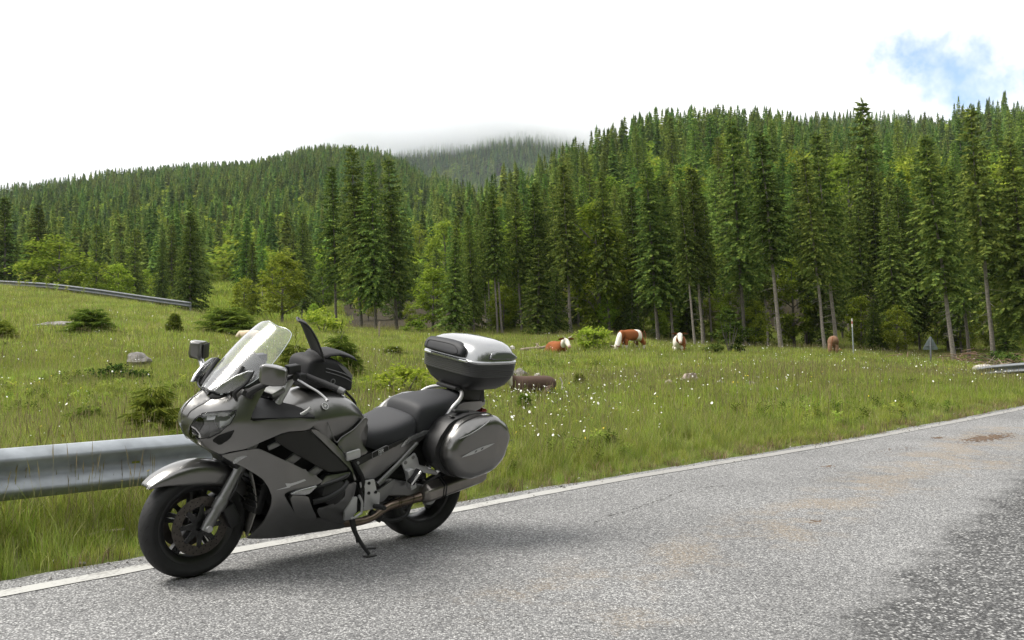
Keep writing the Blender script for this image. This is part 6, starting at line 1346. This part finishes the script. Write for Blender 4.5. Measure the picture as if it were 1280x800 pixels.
# ------------------------------------------------------------------ sign, marker pole, stake, dead wood
def sign_back():
    x, y, z = at(1163, 37); r = empty('road_sign', (x, y, z), (0, 0, R(-8))); tag(r, 'triangular road sign seen from its grey back at the right forest edge', 'sign')
    h = .62; c0 = .56
    def tri(q): return [(-.29 * q, 0, c0 - .02 + (1 - q) * .17), (.29 * q, 0, c0 - .02 + (1 - q) * .17), (0, 0, c0 + .50 - (1 - q) * .33)]
    P = [Vector(p) for p in tri(1)]; poly = []
    for i in range(3):
        a, b, c = P[i - 1], P[i], P[(i + 1) % 3]
        for t in np.linspace(0, 1, 5): p = b + (a - b).normalized() * .05 * (1 - t) + (c - b).normalized() * .05 * t; poly.append(tuple(p * .9 + (b * .1 if 0 else p * .1)))
    V, F = prism(poly, (0, .012, 0), .003); part('plate', V, F, mat('grey_sign_back', (.16, .19, .20), .6, .3, var=(.2, 4)), r)
    V, F = merge(box((0, -.012, c0 + .12), (.34, .02, .035), None, .003)); part('bracket', V, F, M_GALV2, r)
    V, F = tube([(0, -.03, -.3), (0, -.03, c0 + .42)], .03, 10); part('post', V, F, M_GALV2, r)
sign_back()
def marker_pole():
    x, y, z = at(1067, 40); r = empty('snow_pole', (x, y, z), (0, R(-2.5), 0)); tag(r, 'thin pale marker pole with a red and white top at the forest edge', 'pole'); H = top_h(1067, 40, 398)
    V, F = tube([(0, 0, -.3), (0, 0, H * .78)], .024, 10); part('post', V, F, mat('pale_pole_paint', (.30, .33, .34), .6), r)
    for i, (a, b, c) in enumerate(((.78, .86, (.62, .60, .58)), (.86, .93, (.42, .16, .13)), (.93, 1., (.62, .60, .58)))):
        V, F = tube([(0, 0, H * a), (0, 0, H * b)], .027, 10); part('band', V, F, mat('pole_band_%s' % ('lower', 'middle', 'upper')[i], c, .6), r)
marker_pole()
def stake():
    x, y, z = at(474, 44); V, F = box((0, 0, .3), (.06, .05, .85), (R(2), 'Y'), .008); o = part('wooden_stake', V, F, M_DEADWOOD, None); o.location = (x, y, z + .02); tag(o, 'pale upright wooden stake in the grass before the tall spruce clump', 'stake')
stake()
def branch_log(name, px, Y, L, ang, r, label, tw=3):
    x, y, z = at(px, Y); g = np.random.default_rng(int(px)); V, F = merge(tube([(-L / 2, 0, .06), (-L * .1, .03, .12), (L * .25, -.02, .15), (L / 2, 0, .24)], [r, r * .9, r * .7, r * .4], 8, True, 10), *[tube([(L * g.uniform(-.3, .4), 0, .12), (L * g.uniform(-.4, .5), g.uniform(-.3, .3), g.uniform(.3, .6))], [r * .5, r * .15], 6) for _ in range(tw)])
    o = part(name, V, F, M_DEADWOOD, None); o.location = (x, y, z + .06); o.rotation_euler = (0, 0, R(ang)); tag(o, label, 'log')
branch_log('dead_log', 668, 38.5, 1.1, 12, .07, 'grey dead branch lying on the crest left of the lying brown and white cow')
branch_log('dead_log', 286, 50, 1.6, -10, .09, 'pale dead log lying on the crest below the clearing')
branch_log('dead_log', 1232, 37, 2.6, 25, .06, 'bare brown fallen branch sticking out of the brush pile', 6)
def brush():
    g = np.random.default_rng(77); x, y, z = at(1212, 39); V, F = [], []
    for k in range(170):
        c = np.array([g.normal() * 1.1, g.normal() * .5, abs(g.normal()) * .28]); a = g.uniform(0, 3.14); l = g.uniform(.3, 1.0); d = np.array([math.cos(a), math.sin(a) * .6, g.uniform(-.25, .35)]); v, f = tube([c - d * l / 2, c + d * l * .1 + [0, 0, .04], c + d * l / 2], [.016, .012, .004], 4, False); b = len(V); V += list(map(tuple, v)); F += [tuple(i + b for i in q) for q in f]
    o = obj('brush_pile', mesh('brush_pile', V, F, mat('brown_twigs', (.17, .105, .07), .9, var=(.5, 3)))); o.location = (x, y, z); tag(o, 'heap of brown twigs under the forest edge by the right guardrail', 'brush pile'); o['kind'] = 'stuff'
brush()
def dry_stick():
    V, F = tube([(-.11, 0, 0), (-.02, .012, .012), (.10, -.004, .022)], [.010, .012, .006], 8, True, 8); o = part('dry_stick', V, F, mat('bleached_wood', (.42, .36, .28), .9), None); x, y = -2.46, 6.22; o.location = (x, y, gz(x, y) + .03); o.rotation_euler = (0, 0, R(28)); tag(o, 'bleached little stick lying at the verge left of the front wheel', 'stick')
dry_stick()
def tall_heads():
    g = np.random.default_rng(31); px = g.uniform(-40, 185, 30); Y = g.uniform(5.75, 6.5, 30) + (px / 185) * .45; P = np.c_[(px - 640) / 1280 * Y, Y]; k = (edge_dist(P[:, 0], P[:, 1]) > .15) & (edge_dist(P[:, 0], P[:, 1]) < .85); P = P[k]
    put('tall_seed_heads', P, g.uniform(.6, .95, len(P)), g.integers(0, 3, len(P)), [tuft(540 + i, 3, .05, .3, .48, .004, M_GRASS, 3) for i in range(3)], g, 'tall grass stalks with brownish seed heads before the guardrail')
tall_heads()
# ------------------------------------------------------------------ shrubs and young trees in the meadow
def shrub_mesh(seed, H, rad, n, leaf, m): return broad_crown(seed, H, .02, rad, n, 42, leaf, m)
SAP = (spruce_crown(71, 1.0, .03, .42, .05, 10, .011, .95, .22, M_NEEDLE_NEW, .28, .9, .05), spruce_trunk(71, 1.0, .018, .1, M_BARK, 0), 1.0)
SAP2 = (spruce_crown(72, 1.0, .03, .48, .085, 8, .011, .85, .12, M_NEEDLE_NEW, .30, .8, .12), spruce_trunk(72, 1.0, .018, .1, M_BARK, 0), 1.0)
SAP3 = (spruce_crown(73, 1.0, .02, .62, .06, 10, .013, .95, .16, M_NEEDLE_NEW, .30, .7, .06), spruce_trunk(73, 1.0, .02, .1, M_BARK, 0), 1.0)
def sapling(pr, px, Y, h, w, label): x, y, z = at(px, Y); place_tree('spruce_sapling', pr, x, y, h, label, 'sapling', None, w, (random.uniform(-.05, .05), 0), -.02)
sapling(SAP2, 187, 10.2, .74, 1.15, 'knee-high bright spruce sapling behind the guardrail, left of the motorcycle nose')
sapling(SAP3, 225, 9.4, .36, 1.6, 'low spreading spruce sapling right behind the guardrail under the motorcycle nose')
sapling(SAP3, 108, 11.5, .40, 1.5, 'low dull green spruce sapling behind the guardrail in the left meadow')
sapling(SAP, 725, 22.5, .52, 1.0, 'small neat conical spruce sapling in the meadow below the grazing cow')
sapling(SAP3, 115, 33, 1.0, 1.6, 'dark wide spruce sapling in the upper left meadow')
sapling(SAP3, 2, 30, .8, 1.3, 'dark spruce sapling cut by the left edge of the picture')
sapling(SAP, 218, 36, .85, 1.0, 'small dark spruce sapling between the boulder and the distant guardrail')
sapling(SAP3, 288, 40, 1.3, 1.9, 'broad dark spruce sapling behind the motorcycle mirror')
sapling(SAP2, 372, 17, 1.05, 1.1, 'bright sparse spruce sapling seen right of the windscreen')
sapling(SAP2, 425, 21, 1.10, 1.2, 'bright spruce sapling showing behind the open tank bag')
sapling(SAP3, 491, 33, .50, 1.7, 'low dark spruce sapling on the crest left of the topcase')
sapling(SAP3, 812, 20.5, .26, 1.3, 'tiny dark spruce sapling in the grass left of the pointed boulder')
sapling(SAP, 655, 13.2, .42, .9, 'pale green sapling at the road side of the meadow right of the pannier')
def shrub(px, Y, H, rad, n, leaf, m, label, seed, dz=0):
    x, y, z = at(px, Y); r = empty('leafy_bush', (x, y, z + dz)); tag(r, label, 'bush'); obj('foliage', shrub_mesh(seed, H, rad, n, leaf, m), r)
    V, F = merge(*[tube([(0, 0, -.05), (rad * .3 * math.cos(k * 1.3), rad * .3 * math.sin(k * 1.3), H * .4), (rad * .5 * math.cos(k * 1.3), rad * .5 * math.sin(k * 1.3), H * .75)], [.02, .014, .006], 5) for k in range(5)]); part('stem', V, F, M_BARK, r)
shrub(500, 17.5, .62, .62, 46, .075, M_LEAF, 'dense bright green bush behind the rider seat', 601)
shrub(741, 38, .95, .70, 40, .12, M_LEAF, 'round green bush on the crest between the lying and the grazing cow', 602)
shrub(912, 39, 1.7, .75, 26, .13, M_LEAF_DARK, 'little open-branched leafy tree at the forest edge right of the facing cow', 603, .1)
shrub(893, 38, .45, .4, 14, .11, M_LEAF_DARK, 'low dark bush just right of the facing cow', 604)
shrub(403, 46, 1.2, .9, 26, .14, M_LEAF, 'light green bush right of the motorcycle windscreen, before the forest', 605)
shrub(520, 50, .7, .8, 20, .14, M_LEAF, 'pale green low bush on the crest left of the topcase', 606)
shrub(1250, 40, .8, .9, 26, .14, M_LEAF_DARK, 'green bush behind the right guardrail end', 607)
shrub(150, 19, .35, .5, 18, .07, M_LEAF_DARK, 'low dark herb bush in the left meadow under the boulder', 608)
# tall weeds before the distant guardrail
for i, (px, h) in enumerate(((24, .9), (32, 1.1), (42, .8), (58, 1.0), (70, .7), (84, .95), (104, 1.05))):
    x, y, z = at(px, 54); o = obj('tall_weed', weed(700 + i, 60, h, .16, M_GRASS_LUSH).data); o.location = (x, y, z); tag(o, 'tall upright weed stalk before the distant guardrail', 'weed', 'tall weeds before the distant guardrail')
# ------------------------------------------------------------------ mud and crumbs on the road, crack
M_MUD = mat('dried_mud', (.105, .07, .045), .95, bump=(.8, 30, .01), var=(.4, 12))
def mud():
    def zr(x, y): return float(road_z(np.array([[x, y]]))[0])
    g = np.random.default_rng(12)
    def patch(name, cx, cy, lx, ly, n, label, smin, smax, stuff=True):
        V, F = [], []
        for k in range(n):
            u = g.normal() * lx; v = g.normal() * ly; x = cx + .707 * u - .707 * v; y = cy + .707 * u + .707 * v
            s = g.uniform(smin, smax) * math.exp(-.3 * ((u / lx) ** 2 + (v / ly) ** 2)) + smin * .4; b = len(V); m_ = 7
            V += [(x + s * g.uniform(.7, 1.3) * math.cos(q * 6.283 / m_), y + s * g.uniform(.7, 1.3) * math.sin(q * 6.283 / m_), zr(x, y) + .001) for q in range(m_)] + [(x + g.normal() * s * .2, y + g.normal() * s * .2, zr(x, y) + s * g.uniform(.25, .55))]
            F += [(b + q, b + (q + 1) % m_, b + m_) for q in range(m_)]
        o = obj(name, mesh(name, V, F, M_MUD, 50)); tag(o, label); o['kind'] = 'stuff'
    A = lambda px, py: ((px - 640) / 1280 * (CAM_H * 1280 / (py - 404.8)), CAM_H * 1280 / (py - 404.8))
    x, y = A(1235, 546); patch('mud_crumbs', x, y, .42, .10, 420, 'dark dried mud crumbled on the road at the far right', .006, .035)
    x, y = A(1172, 547); patch('mud_crumbs', x, y, .08, .03, 24, 'small dark mud pieces left of the mud patch', .01, .035)
    x, y = A(1035, 583); patch('mud_crumbs', x, y, .12, .03, 26, 'mud bits on the bright asphalt before the mud patch', .006, .018)
    x, y = A(1018, 652); patch('mud_crumbs', x, y, .09, .05, 16, 'brown clods on the road in the middle of the right lane', .005, .016)
    x, y = A(1120, 562); patch('mud_crumbs', x, y, .35, .10, 70, 'scattered brown crumbs behind the mud patch', .004, .014)
    x, y = A(960, 640); patch('mud_crumbs', x, y, .4, .25, 40, 'a few crumbs strewn over the asphalt', .003, .008)
    P = spline([A(740, 655), A(760, 645), A(790, 637), A(820, 626), A(850, 615), A(872, 610), A(905, 607)], 90); V = []; F = []
    for i, p in enumerate(P):
        w = .0015 + .0045 * abs(math.sin(i * 1.7)) * g.random(); j = g.normal(size=2) * .008; z = zr(*p) + .003
        V += [(p[0] + j[0] - w, p[1] + j[1] + w, z), (p[0] + j[0] + w, p[1] + j[1] - w, z)]
        if i and g.random() < .6: F.append((2 * i - 2, 2 * i, 2 * i + 1, 2 * i - 1))
    o = obj('road_crack', mesh('road_crack', V, F, mat('crack_shadow', (.07, .068, .064), .95))); tag(o, None, None, None, 'structure')
mud()
# ------------------------------------------------------------------ cattle
def hide(name, base, patch, scale, thr, seed, belly=None):
    m, nt, b = nodes_of(name); N = nt.nodes; L = nt.links; tc = N.new('ShaderNodeTexCoord'); mp = N.new('ShaderNodeMapping'); mp.inputs['Location'].default_value = (seed, seed * .7, seed * .3); L.new(tc.outputs['Object'], mp.inputs[0])
    n = N.new('ShaderNodeTexNoise'); n.inputs['Scale'].default_value = scale; n.inputs['Detail'].default_value = 3; L.new(mp.outputs[0], n.inputs['Vector'])
    at_ = N.new('ShaderNodeAttribute'); at_.attribute_name = 'pale'
    ad = N.new('ShaderNodeMath'); ad.operation = 'ADD'; L.new(n.outputs[0], ad.inputs[0]); L.new(at_.outputs['Fac'], ad.inputs[1])
    r = N.new('ShaderNodeValToRGB'); r.color_ramp.elements[0].position = thr - .015; r.color_ramp.elements[1].position = thr + .015; r.color_ramp.elements[0].color = (*base, 1); r.color_ramp.elements[1].color = (*patch, 1); L.new(ad.outputs[0], r.inputs[0])
    f = N.new('ShaderNodeTexNoise'); f.inputs['Scale'].default_value = 60; L.new(tc.outputs['Object'], f.inputs['Vector']); mx = N.new('ShaderNodeMix'); mx.data_type = 'RGBA'; mx.blend_type = 'OVERLAY'; mx.inputs[0].default_value = .35; L.new(r.outputs[0], mx.inputs[6]); L.new(f.outputs[0], mx.inputs[7])
    L.new(mx.outputs[2], b.inputs['Base Color']); b.inputs['Roughness'].default_value = .85; b.inputs['Specular IOR Level'].default_value = .2; return m
def skin_body(name, verts, edges, radii, m, pale=None, root=0):
    me = bpy.data.meshes.new(name); me.from_pydata(verts, edges, []); o = bpy.data.objects.new(name, me); col.objects.link(o)
    sk = o.modifiers.new('skin', 'SKIN'); sk.use_smooth_shade = True; sk.branch_smoothing = .6
    for v, r in zip(me.skin_vertices[0].data, radii): v.radius = r if isinstance(r, tuple) else (r, r)
    me.skin_vertices[0].data[root].use_root = True
    ss = o.modifiers.new('ss', 'SUBSURF'); ss.levels = 2; ss.render_levels = 2
    bpy.context.view_layer.update(); ev = o.evaluated_get(bpy.context.evaluated_depsgraph_get()); nm = bpy.data.meshes.new_from_object(ev); bpy.data.objects.remove(o)
    nm.polygons.foreach_set('use_smooth', np.ones(len(nm.polygons), bool)); nm.materials.clear(); nm.materials.append(m)
    a = nm.attributes.new('pale', 'FLOAT', 'POINT'); co = np.empty(len(nm.vertices) * 3, np.float32); nm.vertices.foreach_get('co', co); co = co.reshape(-1, 3)
    a.data.foreach_set('value', (pale(co) if pale else np.zeros(len(co))).astype(np.float32)); return nm
M_HORN = mat('pale_horn', (.45, .40, .32), .5); M_EYE = mat('dark_eye', (.01, .008, .007), .2, coat=1); M_MUZZLE = mat('pink_muzzle', (.42, .27, .22), .6); M_EAR = {}
def cow(label, px, Y, heading, pose, m, ear_m, pale=None, sz=1.0, horns=True, dz=0.0):
    """heading: degrees, direction the cow faces (0 = to the right of the picture, 90 = away)"""
    x, y, z = at(px, Y); r = empty('cow', (x, y, z + dz), (0, 0, R(heading))); r.scale = (sz,) * 3; tag(r, label, 'cow')
    lying = pose in ('lying', 'lying_curl'); dzb = -.58 if lying else 0.
    head = {'stand': (1.18, 0, 1.32), 'graze': (1.28, .06, .40), 'lying': (1.10, .10, 1.36 + dzb), 'lying_curl': (1.02, .2, 1.20 + dzb), 'graze_low': (1.3, -.05, .45)}[pose]
    hd = {'stand': (.62, .06, -.78), 'graze': (.42, .05, -.9), 'lying': (.72, .12, -.62), 'lying_curl': (.7, .3, -.55), 'graze_low': (.42, 0, -.9)}[pose]; hd = Vector(hd).normalized()
    V = [(-.78, 0, 1.16 + dzb), (-.55, 0, 1.12 + dzb), (-.15, 0, 1.02 + dzb), (.25, 0, 1.02 + dzb), (.55, 0, 1.08 + dzb), (.78, 0, 1.12 + dzb)]
    Rr = [(.20, .20), (.30, .29), (.36, .38), (.36, .38), (.29, .34), (.20, .27)]; E = [(0, 1), (1, 2), (2, 3), (3, 4), (4, 5)]
    H = Vector(head); N1 = (Vector(V[5]) * .45 + H * .55) + Vector((0, 0, .03)); V += [tuple(N1), tuple(H), tuple(H + hd * .16), tuple(H + hd * .32), tuple(H + hd * .42)]; Rr += [(.145, .17), (.125, .13), (.118, .12), (.085, .085), (.075, .07)]; E += [(5, 6), (6, 7), (7, 8), (8, 9), (9, 10)]
    def leg(a, P, rad):
        p = a
        for q, rr in zip(P, rad): V.append(q); Rr.append((rr, rr)); E.append((p, len(V) - 1)); p = len(V) - 1
    if not lying:
        for s in (1, -1):
            k = .06 * s
            leg(4, [(.56 + k, .17 * s, .78), (.57 + k, .17 * s, .46), (.56 + k, .17 * s, .12), (.60 + k, .17 * s, .03)], [.13, .07, .05, .06])
            leg(1, [(-.50 - k, .19 * s, .80), (-.66 - k, .18 * s, .50), (-.60 - k, .18 * s, .13), (-.57 - k, .18 * s, .03)], [.17, .085, .055, .065])
    else:
        for s in (1, -1):
            leg(4, [(.62, .26 * s, .20), (.86, .28 * s, .09), (.70, .36 * s, .06)], [.11, .075, .055])
            leg(1, [(-.42, .32 * s, .22), (-.12, .42 * s, .12), (-.40, .46 * s, .07)], [.16, .085, .06])
    me = skin_body('body', V, E, Rr, m, pale); obj('body', me, r)
    side = Vector((0, 1, 0)); fw = hd; up = fw.cross(side).normalized() * -1; up = up if up.z > -.2 and up.x < .95 else -up
    topv = Vector((0, 0, 1)) - fw * fw.z; topv.normalize()
    for s in (1, -1):
        b = H + hd * -.02 + side * .10 * s + topv * .07
        S = [[tuple(b + (side * s * .26 + topv * -.02) * t + topv * (.06 * w * c) + fw * (.035 * w * d)) for c, d in ((1, 0), (0, 1), (-1, 0), (0, -1))] for t, w in ((0, .5), (.35, 1.1), (.7, 1.0), (1, .15))]
        v, f = loft(S, True); part('ear', v, f, ear_m, r, 80)
        if horns:
            v, f = tube([tuple(b + topv * .05 - side * .03 * s), tuple(b + topv * .10 + side * s * .07), tuple(b + topv * .20 + side * s * .10)], [.026, .02, .006], 8, True, 8); part('horn', v, f, M_HORN, r)
        v, f = lathe([(0, .02), (.014, .014), (.02, 0), (.014, -.014), (0, -.02)], 10, 2, tuple(H + hd * .10 + side * .105 * s + topv * .045)); part('eye', v, f, M_EYE, r)
    v, f = lathe([(0, .03), (.05, .022), (.072, -.01), (.066, -.06)], 14, 2); Mx = hd.to_track_quat('Z', 'Y').to_matrix().to_4x4(); Mx.translation = H + hd * .455; part('muzzle', [tuple(Mx @ Vector(q)) for q in v], f, M_MUZZLE, r, 60)
    tl = [(-.94, 0, 1.22 + dzb), (-1.02, .03, 1.05 + dzb), (-1.0, .06, .75 + dzb * .6), (-.98, .07, .52 + dzb * .5)]
    v, f = tube(tl, [.035, .025, .018, .03], 8, True, 12); part('tail', v, f, ear_m if horns else M_HORN, r)
    return r
B1, W1 = (.24, .075, .022), (.74, .70, .62)
def pale_face(co): return .5 * sstep(.92, 1.02, co[:, 0])
def pale_graze(co): return .5 * sstep(.95, 1.05, co[:, 0]) + .4 * np.exp(-((co[:, 0] + .30) / .16) ** 2) * (co[:, 2] > .7) + .35 * sstep(.62, .45, co[:, 2])
def pale_stand(co): return .5 * sstep(.98, 1.05, co[:, 0]) + .5 * np.exp(-((co[:, 1] + .35) / .3) ** 2) * (co[:, 0] < .9)
M_H1 = hide('brown_white_hide', B1, W1, 1.2, .70, 3); M_H2 = hide('white_hide_brown_patch', B1, W1, 1.5, .62, 9); M_H3 = hide('dusky_brown_hide', (.085, .055, .042), (.62, .58, .50), 1.1, .80, 5); M_H4 = hide('cream_hide', (.56, .45, .32), (.62, .54, .42), 2., .5, 2); M_H5 = hide('grey_brown_hide', (.20, .115, .07), (.50, .40, .28), 1.5, .68, 14)
M_EB = mat('brown_ear', (.20, .065, .022), .85); M_EW = mat('pale_ear', (.55, .46, .38), .85); M_ED = mat('dark_ear', (.03, .022, .02), .85)
cow('brown and white cow grazing on the crest beside the round bush', 790, 38, 222, 'graze', M_H1, M_EB, pale_graze, .72, True, -.14)
cow('white faced cow with brown ears standing and looking at the road', 849, 39, 262, 'stand', M_H2, M_EB, pale_stand, .86, False, -.42)
cow('brown cow with a white face lying in the grass left of the round bush', 695, 37.5, 285, 'lying', M_H1, M_EB, pale_face, .84, True, -.12)
cow('dusky brown calf lying in the grass just right of the topcase', 668, 19.5, 200, 'lying', M_H3, M_ED, lambda co: .5 * sstep(.80, .95, co[:, 0]) + .6 * sstep(-.82, -.95, co[:, 0]), .56, False, .07)
cow('grey-brown cow seen from behind at the forest edge beside the marker pole', 1042, 41, 70, 'graze_low', M_H5, M_EB, lambda co: .3 * sstep(-.7, -.95, co[:, 0]), .72, True, -.10)
cow('pale cow lying behind the bright bush, only its head and ears showing', 519, 21.5, 268, 'lying', M_H4, M_EW, None, .62, True, -.38)
cow('cream coloured cow half hidden behind the motorcycle windscreen', 314, 38, 165, 'graze', M_H4, M_EW, None, .55, False, -.28)
# ------------------------------------------------------------------ air: haze over the valley, low cloud on the far hill
def volume_box(name, c, s, label):
    V, F = box(c, s); o = obj(name, mesh(name, V, F, None, smooth=False)); tag(o, label, None, None, 'stuff'); return o
def haze():
    o = volume_box('haze', (0, 0, 160), (5400, 5400, 326), 'thin pale haze in the valley air'); m = bpy.data.materials.new('haze'); m.use_nodes = True; nt = m.node_tree; N = nt.nodes; N.clear()
    out = N.new('ShaderNodeOutputMaterial'); v = N.new('ShaderNodeVolumePrincipled'); v.inputs['Color'].default_value = (.82, .90, 1, 1); v.inputs['Density'].default_value = .00009; v.inputs['Anisotropy'].default_value = .2
    nt.links.new(v.outputs[0], out.inputs['Volume']); o.data.materials.append(m)
haze()
def mist():
    o = volume_box('cloud_bank', (-85, 1400, 266), (800, 420, 118), 'low cloud of mist hiding the top of the far dark hill'); m = bpy.data.materials.new('mist'); m.use_nodes = True; nt = m.node_tree; N = nt.nodes; L = nt.links; N.clear()
    out = N.new('ShaderNodeOutputMaterial'); v = N.new('ShaderNodeVolumePrincipled'); v.inputs['Color'].default_value = (.97, .98, 1, 1); v.inputs['Anisotropy'].default_value = .3
    tc = N.new('ShaderNodeTexCoord'); mp = N.new('ShaderNodeMapping'); mp.vector_type = 'TEXTURE'; mp.inputs['Location'].default_value = (-85, 1400, 268); mp.inputs['Scale'].default_value = (340, 190, 52); L.new(tc.outputs['Object'], mp.inputs[0])
    ln = N.new('ShaderNodeVectorMath'); ln.operation = 'LENGTH'; L.new(mp.outputs[0], ln.inputs[0])
    n = N.new('ShaderNodeTexNoise'); n.inputs['Scale'].default_value = .011; n.inputs['Detail'].default_value = 4; L.new(tc.outputs['Object'], n.inputs['Vector'])
    a = N.new('ShaderNodeMath'); a.operation = 'MULTIPLY_ADD'; L.new(n.outputs[0], a.inputs[0]); a.inputs[1].default_value = 1.1; a.inputs[2].default_value = .42
    s = N.new('ShaderNodeMath'); s.operation = 'SUBTRACT'; L.new(a.outputs[0], s.inputs[0]); L.new(ln.outputs['Value'], s.inputs[1])
    r = N.new('ShaderNodeMapRange'); r.interpolation_type = 'SMOOTHSTEP'; L.new(s.outputs[0], r.inputs[0]); r.inputs[1].default_value = -.05; r.inputs[2].default_value = .55; r.inputs[4].default_value = .026
    L.new(r.outputs[0], v.inputs['Density']); L.new(v.outputs[0], out.inputs['Volume']); o.data.materials.append(m)
mist()
